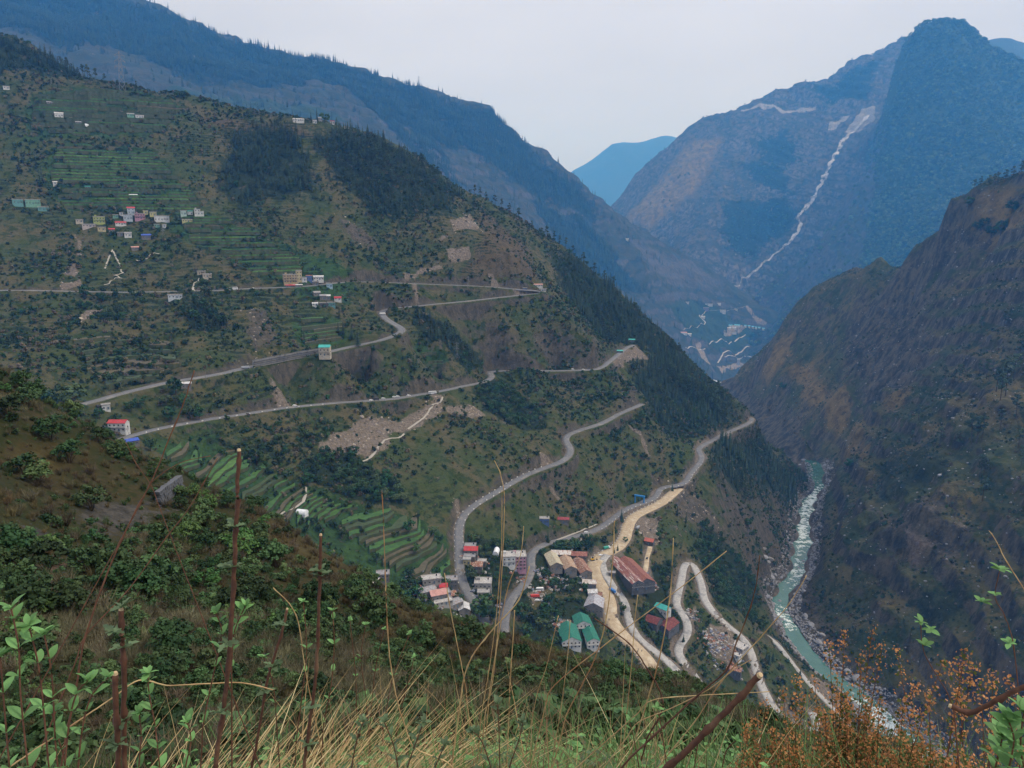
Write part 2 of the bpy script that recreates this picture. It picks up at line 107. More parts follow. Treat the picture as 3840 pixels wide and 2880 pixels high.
  (-998.6,15718.3,-360.2),(410.6,15744.6,464.7),(1237.4,15701.3,1028.9),(1509.4,15677.5,1160.5),(1688,15659.3,1309.3),(1953.6,15628.4,1517.2),(2175.9,15599,1575.4),(2367.7,15659.5,1564),(2561.2,15717.7,1534.6),(2693.5,15695.6,1576.4),(2912.4,15656.4,1642.3),(3043.7,15631.4,1657.1),(3265,15586.7,1591.5),(3572.1,15519.2,1497.9),(4429.5,15296.6,1235.9),(5265.3,15029.4,788.2),(-1076.2,16940.8,-1060.2),(442.5,16969.2,-235.3),(1333.6,16922.5,328.9),(1626.8,16896.9,460.5),(1819.2,16877.2,609.3),(2105.5,16843.9,817.2),(2345.1,16812.2,875.4),(2550.8,16870.8,864),(2758.2,16926.7,834.6),(2900.7,16902.9,876.4),(3136.4,16860.8,942.3),(3277.9,16833.8,957.1),(3516.1,16785.7,891.5),(3846.9,16713,797.9),(4770.3,16473.2,535.9),(5670.3,16185.5,88.2),(-874.1,13622,-960.6),(1088.7,13606.5,-72.3),(1886.6,13519,7.2),(3162.3,13458.5,7.1),(4626.5,13027.9,-145.5)]),
 'near': dict(rng=[(-42, 0.6, 215), (-10, 0.6, 160), (10, 0.6, 130), (25, 0.6, 120), (44, 0.6, 105)], n=(380, 360), relief=[(14, 0.55, 3, 71, True, 1, 0.4), (3.2, 0.16, 3, 73, False, 1, 0)], pts=[
  (-0,-1,-1.62),(-0,-2.5,-1.3),(-0,-5,-0.67),(-0,-9,0.33),(-0,-14,1.58),(-0.5,-0.87,-1.62),(-1.25,-2.17,-1.42),(-2.5,-4.33,-1.03),(-4.5,-7.79,-0.4),(-7,-12.12,0.38),(-0.87,-0.5,-1.62),(-2.17,-1.25,-1.59),(-4.33,-2.5,-1.54),(-7.79,-4.5,-1.46),(-12.12,-7,-1.35),(-1,0,-1.62),(-2.5,0,-1.78),(-5,0,-2.08),(-9,0,-2.56),(-14,0,-3.16),(-0.87,0.5,-1.62),(-2.17,1.25,-2.21),(-4.33,2.5,-3.34),(-7.79,4.5,-5.16),(-12.12,7,-7.43),(-0.5,0.87,-1.62),(-1.25,2.17,-2.49),(-2.5,4.33,-4.15),(-4.5,7.79,-6.82),(-7,12.12,-10.15),(0,1,-1.62),(0,2.5,-2.53),(0,5,-4.28),(0,9,-7.08),(0,14,-10.58),(0.5,0.87,-1.62),(1.25,2.17,-2.49),(2.5,4.33,-4.15),(4.5,7.79,-6.82),(7,12.12,-10.15),(0.87,0.5,-1.62),(2.17,1.25,-2.21),(4.33,2.5,-3.34),(7.79,4.5,-5.16),(12.12,7,-7.43),(1,0,-1.62),(2.5,0,-1.78),(5,0,-2.08),(9,0,-2.56),(14,0,-3.16),(0.87,-0.5,-1.62),(2.17,-1.25,-1.59),(4.33,-2.5,-1.54),(7.79,-4.5,-1.46),(12.12,-7,-1.35),(0.5,-0.87,-1.62),(1.25,-2.17,-1.42),(2.5,-4.33,-1.03),(4.5,-7.79,-0.4),(7,-12.12,0.38),(0,0,-1.62),(-89.84,120.12,-22.52),(-79.41,115.3,-23.96),(-73.86,113,-25.35),(-66.02,109.66,-28.85),(-58.19,107.23,-31.72),(-51.89,104.86,-34.15),(-47.33,104.81,-35.68),(-40.39,100.16,-37.68),(-35.28,99.96,-39.45),(-29.02,95.7,-40.93),(-20.95,89.58,-42.84),(-15.12,82.63,-43.53),(-11.13,81.24,-44.09),(-6.63,78.72,-44.45),(-2.85,75.95,-44.55),(2.16,72.97,-44.43),(8.99,68.41,-43.7),(15.04,64.26,-42.51),(16.59,61.81,-41.36),(17.8,57.3,-39.65),(18.99,53.74,-38.56),(20.15,49.02,-36.89),(21.77,45.01,-35.65),(24.07,38.02,-33.5),(26.15,30.26,-30.41),(-104.82,140.14,-46.52),(-93.6,135.89,-47.96),(-87.54,133.93,-49.35),(-78.92,131.08,-52.85),(-70.11,129.2,-55.72),(-62.98,127.27,-58.15),(-57.62,127.6,-59.68),(-49.74,123.35,-61.68),(-43.6,123.53,-63.45),(-36.27,119.62,-64.93),(-26.65,113.92,-66.84),(-19.63,107.22,-67.53),(-14.53,106.01,-68.09),(-8.72,103.63,-68.45),(-3.79,100.93,-68.55),(2.9,97.96,-68.43),(12.25,93.2,-67.7),(20.74,88.61,-66.51),(23.07,85.96,-65.36),(25.21,81.17,-63.65),(27.32,77.32,-62.56),(29.65,72.15,-60.89),(32.65,67.52,-59.65),(37.44,59.14,-57.5),(42.5,49.18,-54.41),(-131.77,176.17,-97.52),(-119.12,172.94,-98.96),(-112.16,171.6,-100.35),(-102.13,169.63,-103.85),(-91.57,168.75,-106.72),(-82.94,167.6,-109.15),(-76.13,168.61,-110.68),(-66.57,165.08,-112.68),(-58.58,165.96,-114.45),(-49.33,162.69,-115.93),(-36.9,157.74,-117.84),(-27.73,151.48,-118.53),(-20.64,150.59,-119.09),(-12.5,148.47,-119.45),(-5.48,145.9,-119.55),(4.24,142.94,-119.43),(18.11,137.81,-118.7),(30.99,132.42,-117.51),(34.74,129.42,-116.36),(38.56,124.15,-114.65),(42.31,119.75,-113.56),(46.75,113.77,-111.89),(52.24,108.03,-110.65),(61.51,97.17,-108.5),(71.93,83.23,-105.41),(-54.74,77.64,-25.13),(-38.13,52.64,-24.25),(-25.08,33.69,-20.39),(-39.46,75.28,-32.05),(-25.95,48.49,-25.79),(-18.22,33.35,-21.43),(-22.15,66.4,-32.93),(-14.83,43.54,-26.35),(-7.58,54.48,-33.78),(-5.05,35.64,-25.63),(3.08,47.9,-33.33),(9.11,45.09,-32.42),(-11.75,18.6,-14.83),(-7.99,22.63,-18.05),(-1.92,25.93,-20.68),(6.03,29.39,-23.65),(15.33,36.95,-29.74)]),
}
ROADS = [
 ('asphalt', 4.3, [(-563.7,795.9,-69.1),(-560.2,800.2,-69.4),(-554.2,804.7,-69.8),(-546.6,809.6,-70.2),(-538.4,814.6,-70.6),(-530.5,819.6,-71.1),(-523.9,824.5,-71.6),(-514.1,828.3,-72.1),(-505.2,831.3,-72.6),(-496.2,834.1,-73.1),(-486.1,836.9,-73.7),(-477.2,840.1,-74.2),(-467,842.6,-74.6),(-456.2,844.6,-75.1),(-445.7,846.5,-75.4),(-436.2,848.4,-75.7),(-425.9,850.6,-75.9),(-416.9,853.2,-76),(-408.3,855.7,-76),(-399.1,857.5,-76),(-389.2,859.1,-75.9),(-379.1,860.9,-75.8),(-369.3,862.7,-75.6),(-360.1,864,-75.5),(-349.1,864.7,-75.4),(-339.1,865,-75.4),(-329.9,867.6,-75.3),(-321.9,874.6,-75.3),(-314.6,884,-75.3),(-306.7,892.6,-75.3),(-297.7,898.2,-75.4),(-288.1,902.4,-75.4),(-278.5,906.8,-75.4),(-269.1,910.9,-75.4),(-259.5,914.7,-75.2),(-249.4,921.5,-75),(-241.1,930.9,-74.7),(-232.6,944.6,-74.5),(-224,959.7,-74.4),(-215.7,972.4,-74.4),(-205.7,983.1,-74.6),(-196.1,990.4,-75.1),(-184.9,996.9,-75.7),(-174.9,1003.8,-76.5),(-163.6,1010.1,-77.5),(-151.9,1016.7,-78.5),(-140.4,1024.4,-79.6),(-129.2,1033,-80.8),(-117.9,1041.5,-81.9),(-106.1,1049.3,-83),(-93.5,1056.1,-84),(-79.6,1062,-85.1),(-64.6,1067.5,-86.1),(-49.9,1072.9,-87.2),(-36.6,1078.3,-88.4),(-21.8,1079.8,-89.6),(-9,1081.1,-90.9),(2.6,1084.4,-92.2),(19.3,1087.2,-93.5),(32.5,1091.5,-94.7),(41,1094.5,-96),(43.9,1095.6,-97.1),(39.4,1094,-98.2),(29.1,1089.1,-99.2),(14.5,1080,-100.1),(-3.9,1067.7,-101.1),(-17.3,1061.1,-102),(-31.9,1052.9,-103),(-48.3,1042.8,-103.8),(-59.9,1037.6,-104.5),(-72.7,1030,-105.1),(-85.5,1020.8,-105.5),(-97.5,1011.3,-105.7),(-107.6,1002.9,-105.9),(-120.8,991.8,-106.2),(-131.5,984.6,-106.5),(-141.2,980.1,-107.1),(-154.3,975,-108),(-163.8,971.8,-109.2),(-167.3,968.1,-110.8),(-166.3,961.2,-112.7),(-160.1,943.8,-114.9),(-152.1,926.8,-117.2),(-145.2,919.1,-119.5),(-138.8,912.3,-121.5),(-133,902.8,-123.3),(-129.7,891.3,-124.8),(-131.4,877.1,-126.1),(-136,863.7,-127.4),(-142.9,853.2,-128.7),(-150.6,846.2,-130),(-157.2,844.5,-131.4),(-164.2,843.2,-132.7),(-173.5,837.1,-133.9),(-182.2,829.5,-134.7),(-187.4,823.4,-135.3),(-191.9,815.7,-135.5),(-197.3,804.5,-135.6),(-203.7,792.3,-135.6),(-212.6,781.3,-135.6),(-222,769.9,-135.6),(-230,756.6,-135.6),(-237.4,742.7,-135.5),(-244.4,729.6,-135.3),(-251.2,715.5,-135.1),(-255.7,703.8,-134.8),(-260.2,691.8,-134.7),(-265.1,681.5,-134.7),(-270.5,673,-134.7),(-276.2,665.9,-134.9),(-281.9,660.3,-135.1),(-290,655,-135.4),(-297.8,649.6,-135.8),(-303.1,643.6,-136.3),(-308.2,636.5,-136.8),(-313,630,-137.3),(-318.8,621.5,-137.8),(-323.8,612.4,-138.2),(-326.8,604.8,-138.5),(-329.2,596,-138.6),(-331.3,587.1,-138.5),(-334.9,574.8,-138.3),(-337.8,563,-137.9),(-339,551,-137.4),(-339,541.6,-136.9)]),
 ('asphalt', 3.8, [(-285.1,513,-153.1),(-286.4,524,-154.2),(-287,537.1,-155.4),(-286.6,548.9,-156.5),(-285.5,560.3,-157.7),(-283.7,570.8,-158.7),(-280.9,580.9,-159.6),(-276.4,590.9,-160.4),(-271.1,600.5,-161.1),(-265.6,609.5,-161.7),(-259.3,618.3,-162.3),(-254.4,624.9,-162.8),(-248.9,631.6,-163.3),(-243.4,638.6,-163.9),(-238,645.9,-164.5),(-232.6,653.8,-165.2),(-227.2,662.4,-166.1),(-221.9,671.9,-167.1),(-216.7,682.3,-168.3),(-211.2,692.5,-169.6),(-205.1,701.8,-170.9),(-198.5,710.1,-172),(-191.7,717.7,-173),(-184.9,724.8,-173.9),(-178,731.6,-174.7),(-170.8,738.6,-175.7),(-162.6,746,-176.8),(-154.1,754.1,-178.1),(-146.2,762.7,-179.4),(-135.6,772.2,-180.8),(-125.4,782.8,-182.2),(-113.9,797.7,-183.4),(-102.3,813.7,-184.7),(-92.1,827.4,-186),(-82.1,842.9,-187.5),(-70.7,864.1,-189.3),(-58.7,887.1,-191.1),(-46.1,907,-192.8),(-35.2,926.1,-194.2),(-28.8,947,-195),(-25.8,965.9,-195.2),(-28.7,981.5,-194.8),(-29.6,992.2,-194.2),(-19.2,994.2,-193.6),(-3.7,993.3,-193.2),(7.6,993.6,-193.1),(20.1,995.2,-193.5),(33.5,998.9,-194.2),(48,1004,-195.1),(63.3,1009.1,-195.9),(78.1,1014.2,-196.6),(92.4,1018,-197),(106.1,1022,-197.3),(117.6,1029.4,-197.6),(128.7,1050.4,-197.8),(137.6,1078.1,-198.1),(148.3,1108.6,-198.2),(159.5,1141.4,-198.2),(171.8,1176.9,-198.1),(183.5,1208.6,-197.8),(193.3,1227.6,-197.4),(199.9,1237.2,-197.1)]),
 ('asphalt', 3.8, [(173.9,990.8,-238.2),(165.5,982.5,-239.3),(154.9,971.1,-240.4),(145.6,961.9,-241.6),(137.2,953.2,-242.7),(131.1,945.6,-243.9),(125.1,937.6,-244.8),(117.6,927.5,-245.6),(109.3,917,-246),(99.5,907.2,-246.2),(90.1,898.1,-246.2),(83.4,890.3,-246.2),(77.6,883.2,-246.2),(71.2,876.3,-246.4),(66,869.2,-246.8),(63.3,860.7,-247.6),(62.6,851.3,-248.5),(64.5,840.3,-249.5),(66.3,828.5,-250.6),(65.2,816,-251.5),(62.4,803.8,-252.2),(57.9,793.6,-252.6),(52,784.1,-252.8),(44.7,775.6,-252.8),(36.2,766.7,-252.8),(26.4,756.3,-252.8),(16.2,744.4,-252.9),(6.5,730,-253.1),(-2.8,714.9,-253.5),(-12,700,-254),(-20.3,686.7,-254.6),(-27,677.7,-255.4),(-32.8,669.5,-256.4),(-38.6,660.1,-257.7),(-43.3,650,-259.2),(-46,640.4,-261),(-46.9,628.1,-263),(-45.7,608.8,-265.2),(-44,589.7,-267.5),(-42.9,575.2,-269.7),(-41.9,564.4,-271.9),(-41.2,559.3,-274.1),(-39.9,555.6,-276.4),(-37.6,549.7,-278.7),(-34.5,543.3,-281.1),(-30.8,536.6,-283.7),(-26.8,529.7,-286.3),(-22.2,521.6,-289),(-18.6,516.5,-291.6)]),
 ('asphalt', 3.8, [(-4,501.9,-300),(-5.2,509,-299.3),(-6.2,518.6,-298.5),(-6.3,527.4,-297.7),(-5.7,536.1,-296.8),(-4.7,543.7,-296),(-2.9,551.5,-295.3),(-0.2,560,-294.8),(3.4,569.2,-294.6),(8,578.7,-294.4),(12.4,589.1,-294.3),(15.1,602,-294.2),(16.6,615,-294.1),(16.6,626,-294.1),(16.7,636.2,-294.4),(18.4,645.8,-294.9),(21.4,655.3,-295.8),(26.3,665.4,-297.2),(32.6,675.7,-298.9),(40.3,685.2,-300.9),(49.4,695.1,-303.1),(60.3,706,-305.4),(71.9,717.9,-307.6),(82.8,730.8,-309.7),(94.1,746.8,-311.7),(107.2,771.2,-313.6),(120.5,796.3,-315.3),(131,812.5,-316.9),(140.4,824.3,-318),(150.4,833.7,-318.6),(159.3,841,-318.7),(166.2,847.3,-318.4),(171.5,854.3,-317.9),(175.1,865.2,-317.4),(179,876.2,-317.1),(185.1,882.5,-317),(193,887,-316.9),(203.2,889.9,-316.7),(213.6,895.4,-316.2),(221.6,910.8,-315.4),(229.3,929,-314.4),(238.5,944.6,-313.1),(247.1,959.2,-311.8),(253,972.2,-310.6),(257.1,985.5,-309.8),(258.1,1001.7,-309.4),(260,1018.8,-309.5),(268.3,1034.6,-309.9),(278.9,1050.2,-310.7),(289.7,1066,-311.8),(300.9,1082.8,-313.2),(311.6,1100.9,-314.9),(323.9,1121,-316.9),(340.5,1144.7,-318.9),(358.7,1169.3,-320.6),(377.5,1193.4,-321.9),(393.5,1214.9,-322.8),(401.8,1232.5,-323.2),(405.7,1244.6,-323.4)]),
 ('dirt', 6.4, [(205.9,890.7,-320.6),(198.9,878.1,-320.1),(189.9,862.8,-319.9),(181.1,848.8,-320),(172.1,836.3,-320.3),(162.3,826.8,-320.8),(152.8,818.3,-321.3),(144.9,810.3,-321.4),(137.9,801.3,-321.2),(132.2,790.7,-320.7),(127.1,777.4,-320.1),(122.2,757.9,-319.7),(117.4,738.5,-319.5),(111.9,723.4,-319.3),(105.9,710.9,-318.9),(98.8,702,-318.4),(91.8,694.3,-317.8),(85.5,686,-317.3),(80.5,678.2,-317.2),(77.4,671.6,-317.5),(76,664.9,-318.5),(76.4,656.2,-320),(78.1,647.5,-322.1),(81.2,640.3,-324.4),(84.3,633.4,-326.9),(86.3,626.5,-329.3),(87.2,619.2,-331.6),(86.1,611.3,-333.8),(85,604.2,-335.8),(86.1,600,-337.9),(88.5,596.3,-340.2),(92.2,590.9,-342.6),(96.7,585.6,-345.2),(101.7,581.1,-348),(106.5,577.1,-351),(110.2,574,-354),(113.3,570.3,-357),(116.4,562.7,-360.1),(118.8,557.3,-363.2)]),
 ('concrete', 3.6, [(92.8,688.3,-316),(89.6,683.9,-316.5),(86.3,678.1,-317.1),(85.2,673.6,-317.9),(85.2,668.9,-319),(85.8,663.2,-320.3),(87,657.5,-321.9),(89,652.2,-323.7),(91.4,647.1,-325.6),(93.7,641.6,-327.6),(96.1,636.9,-329.6),(99,634.7,-331.6),(101.5,632.5,-333.7),(103,628.2,-335.8),(103.7,623.3,-337.9),(102.9,619.1,-340),(102.1,614.7,-342.1),(102.7,609.6,-344.5),(104.4,604.4,-347),(107.1,599.9,-349.9),(111.6,595.3,-353.2),(119.2,589.4,-356.8),(127.5,583.1,-360.7),(134.6,576.5,-364.8),(140.8,570.2,-369),(146.4,563.9,-373.2),(150.6,560.8,-377.4)]),
 ('concrete', 3.7, [(176.2,565.1,-402),(171.1,565.7,-395.3),(165.4,571,-389),(160.5,575,-383.4),(157.2,577.6,-378.9),(154.7,578.7,-375.3),(151.5,582.3,-372.8),(148.5,587,-371),(146.4,592.6,-369.8),(145.4,598.7,-369),(145.9,604.7,-368.4),(147.9,610.6,-367.7),(152,617.1,-367),(156.4,623.2,-366.1),(159.4,627.7,-365),(161.5,631.7,-363.6),(162.7,636.1,-362),(162.6,640.6,-360.3),(160.4,645.7,-358.5),(157.8,651.2,-356.7),(156.1,656.3,-355.1),(155.7,662.5,-353.8),(158.2,671.2,-352.7),(162,681.6,-351.7),(166.2,693.8,-351),(170.5,706.5,-350.4),(174,718.8,-350.2),(177.6,730.3,-350.3),(181.8,740.3,-350.8),(185.9,747.7,-351.8),(189.6,750.7,-353.1),(192.3,749.2,-354.6),(193.2,741.8,-356.2),(193.2,731.6,-357.7),(193.2,721.7,-359.1),(192.6,711.1,-360.3),(190.9,699.4,-361.5),(189.5,688.6,-362.8),(190.3,680.9,-364.1),(192.1,674.8,-365.7),(194.6,668.9,-367.6),(197.6,664.4,-369.8),(200.7,662.3,-372.2),(204.2,661.2,-374.8),(208,659.7,-377.5),(212,658.1,-380.3),(215.8,656.4,-382.8),(219,654,-385.1),(221,650.6,-387.1),(222,645.9,-389),(222.2,639.1,-390.7),(222,632.2,-392.5),(221.7,626.7,-394.5),(221.5,621.8,-396.8),(221.8,617.1,-399.3),(222.4,612.7,-402.1),(223.3,609.2,-405.1),(224.5,605.3,-408.2),(226.2,599.7,-411.5),(228.5,593.6,-414.9),(231.7,587.5,-418.2),(235.9,582,-421.2),(241.5,577.6,-423.8),(247.6,574.9,-425.9),(254.1,575.2,-427.3),(260,577.7,-427.9),(264.4,582.3,-427.9),(267.2,587.9,-427.3),(267.3,594.1,-426.2),(266.3,598.7,-425)]),
 ('concrete', 2.5, [(259.8,726.7,-419.4),(265.1,732.3,-424.6),(270.8,735.6,-429.4),(276.2,737,-433.4),(280.6,735.6,-436.4),(282.8,731.2,-438.3),(283.8,724.1,-439.3),(284.6,714.4,-439.5),(285.3,703.9,-439.6),(286.4,694.5,-440),(288.1,685.4,-441),(290.7,675.2,-442.8),(294.3,665.6,-445.3),(299,657.6,-448.5),(304.1,649.4,-451.9),(308.3,643.2,-455.5),(312.4,636.5,-459.1),(315.9,633.2,-462.7)]),
 ('dirt', 2.4, [(143.4,736.9,-329.1),(140.1,727,-330.2),(136.1,713.7,-331.2),(133.3,701.5,-332.3),(130.7,689.8,-333.3),(127.3,678.1,-334.2),(124.7,669.9,-335.1)]),
]
PATHS = [
 (1, [(-358.1,860.2,-76.2),(-359.8,861.1,-74.3),(-364.1,869.5,-72.3),(-366.1,877.7,-70.3),(-366.9,886,-68.3),(-366.2,893.9,-66.5),(-362.8,894.2,-64.7)]),
 (0.9, [(-474.3,891.5,-52.7),(-477.8,908.4,-52.6),(-479.4,924.5,-53),(-464.7,907.8,-54.1),(-452,889.3,-55.8),(-455.2,885.9,-57.5),(-459.4,884.2,-59.2),(-454.9,883.5,-60.7),(-450.4,882.6,-62.2),(-453.3,879.7,-63.8),(-458.2,876.3,-65.5),(-459.7,868.4,-67.2),(-463.3,867,-69)]),
 (0.9, [(-449,918.8,-44.5),(-442.2,917.5,-42.7),(-438.4,926.4,-41),(-435,936.4,-39.2),(-428.5,936,-37.5)]),
 (1.2, [(-108.7,734.9,-207.7),(-110,730.5,-207.9),(-112.7,723.9,-208),(-118.3,718.7,-208.1),(-124.2,710.3,-208.7),(-128,690.7,-209.8),(-130.9,672.6,-211),(-134.2,665,-211.9),(-136.6,661.6,-212.4)]),
 (1.2, [(-77.9,824,-190.2),(-78.3,820.2,-191.6),(-79.5,813.8,-193.1),(-82.6,811,-194.6),(-86.5,806.2,-196.4),(-89.6,793.9,-198.6),(-93.6,779,-200.9),(-100.6,760.6,-203),(-106.6,747.3,-204.9)]),
 (1, [(-174.9,531.9,-213.5),(-173.6,540.7,-214.8),(-171.5,551.8,-215.9),(-168.6,562.3,-216.4),(-166.3,572.2,-216.1),(-167.8,584.4,-214.6),(-169.7,592.7,-212.5)]),
 (1.2, [(54,665.4,-304.6),(56.6,675.3,-306.1),(60.1,686.6,-307.6),(64.3,694.9,-308.7),(67.7,701.5,-309.3),(68.5,707.9,-309.4),(68.2,712.2,-309.1)]),
 (1, [(90.1,754.9,-310.9),(77.2,736.1,-307.8),(62.4,716.5,-305),(50.6,701.1,-302.7),(42.2,689.4,-300.7)]),
]
FAR_ROADS = [
 (4, [(964.5,4177.9,-686.4),(1044.3,4278.3,-700.2),(1127.1,4379.9,-714.1)]),
 (4, [(1165.1,4446.8,-702.8),(1207.1,4491.5,-707.2),(1260.7,4545.9,-712.8),(1314.1,4600,-719.5),(1359.2,4653.2,-726.7)]),
 (4, [(1381,4669.3,-726.3),(1402.5,4698.9,-717.8),(1435.7,4751.7,-709.6),(1468.2,4792,-701.8),(1490.2,4809.7,-694.4)]),
 (5, [(1196.8,4350.6,-793.9),(1220.6,4398.9,-787.3),(1258.4,4470.8,-782.1),(1297.4,4513.8,-778.8),(1339.6,4553.5,-776.5),(1382.7,4597.2,-773.6),(1420.6,4628.9,-769.1),(1451.5,4649,-763.9),(1470.5,4654.1,-758.8)]),
 (4, [(1263.7,4459.7,-782.9),(1299.1,4483.4,-788.7),(1341.6,4507.8,-794.2),(1379,4542.2,-798.5),(1410.6,4560.1,-800.5),(1435.3,4537.6,-800.7),(1451,4508.3,-799.9)]),
 (4.5, [(1524.3,4965.6,-542.7),(1492.3,4959.3,-544.5),(1451.1,4942.2,-546.2),(1419.8,4917.5,-547.8),(1388.1,4888.4,-549.2),(1352.5,4860,-550.5),(1313.7,4832.5,-551.8),(1268.3,4811.3,-553.4),(1226.1,4788.2,-555.6),(1197.4,4752.6,-558.2),(1176.1,4713.9,-561.4),(1158.8,4682.2,-565.9),(1152.8,4662.5,-572.4),(1166.6,4650.1,-580.9),(1182.6,4640.8,-589.7),(1183.7,4628.1,-597),(1173.7,4602.4,-601.9),(1153.9,4565.2,-604.4),(1125.9,4520.9,-605.1),(1089.7,4474.3,-604.8),(1051.9,4428.9,-603.8),(1015.6,4385,-602.5),(988.4,4351.2,-601.2)]),
]
STREAM = [(1554.1,5387.5,-461.1),(1583.8,5421.5,-443),(1635.3,5473.8,-412.4),(1717.6,5531.3,-361.4),(1792.3,5561.8,-308.9),(1826.2,5581.2,-285.8),(1862.4,5601.4,-261),(1915.6,5626.6,-226.8),(1973.8,5637.1,-183.7),(2031.9,5667.2,-139.9),(2111.6,5743.8,-69.2),(2160,5792.8,-7.1),(2159.3,5823.2,18.6),(2151.7,5845.5,37.1),(2190.4,5895.1,72.8),(2245.1,5952.9,117.3),(2302.9,6010.3,170.2),(2365.9,6077.7,231.8),(2415.5,6128.3,300),(2490.3,6239.1,380.5),(2565.3,6322.7,478.1),(2644.1,6419,572.8),(2686.5,6467.5,633.3),(2721.6,6499.5,678.2),(2769.8,6528.3,712.8),(2814.4,6535.5,747.4),(2873.6,6559.4,812.4),(2926.2,6589.8,870.3)]
RIVER = [(631,1562,644.9,1562),(615.6,1498.4,639.5,1498.4),(601.8,1448.1,628.6,1448.1),(571.8,1364,595.4,1364),(521.8,1297.8,556.9,1297.8),(495.2,1246,530.7,1246),(464.3,1172.1,494.8,1172.1),(437.2,1109.4,473.4,1109.4),(413.8,1054.2,446.3,1054.2),(393.2,1003.8,425.6,1003.8),(366.4,969.8,402.9,969.8),(343.6,930.1,375.7,930.1),(336.1,893.3,356.9,893.3),(335.9,866.7,356.1,866.7),(330.7,837.3,356,837.3),(333,803.8,354.1,803.8),(335.3,771.6,357.3,771.6),(342.9,742.4,366.6,742.4),(353.8,715.2,380.7,715.2),(355.7,688.9,387.4,688.9),(355,664.9,394,664.9),(354.5,639.7,401.1,639.7),(350.1,608.2,405.3,608.2)]
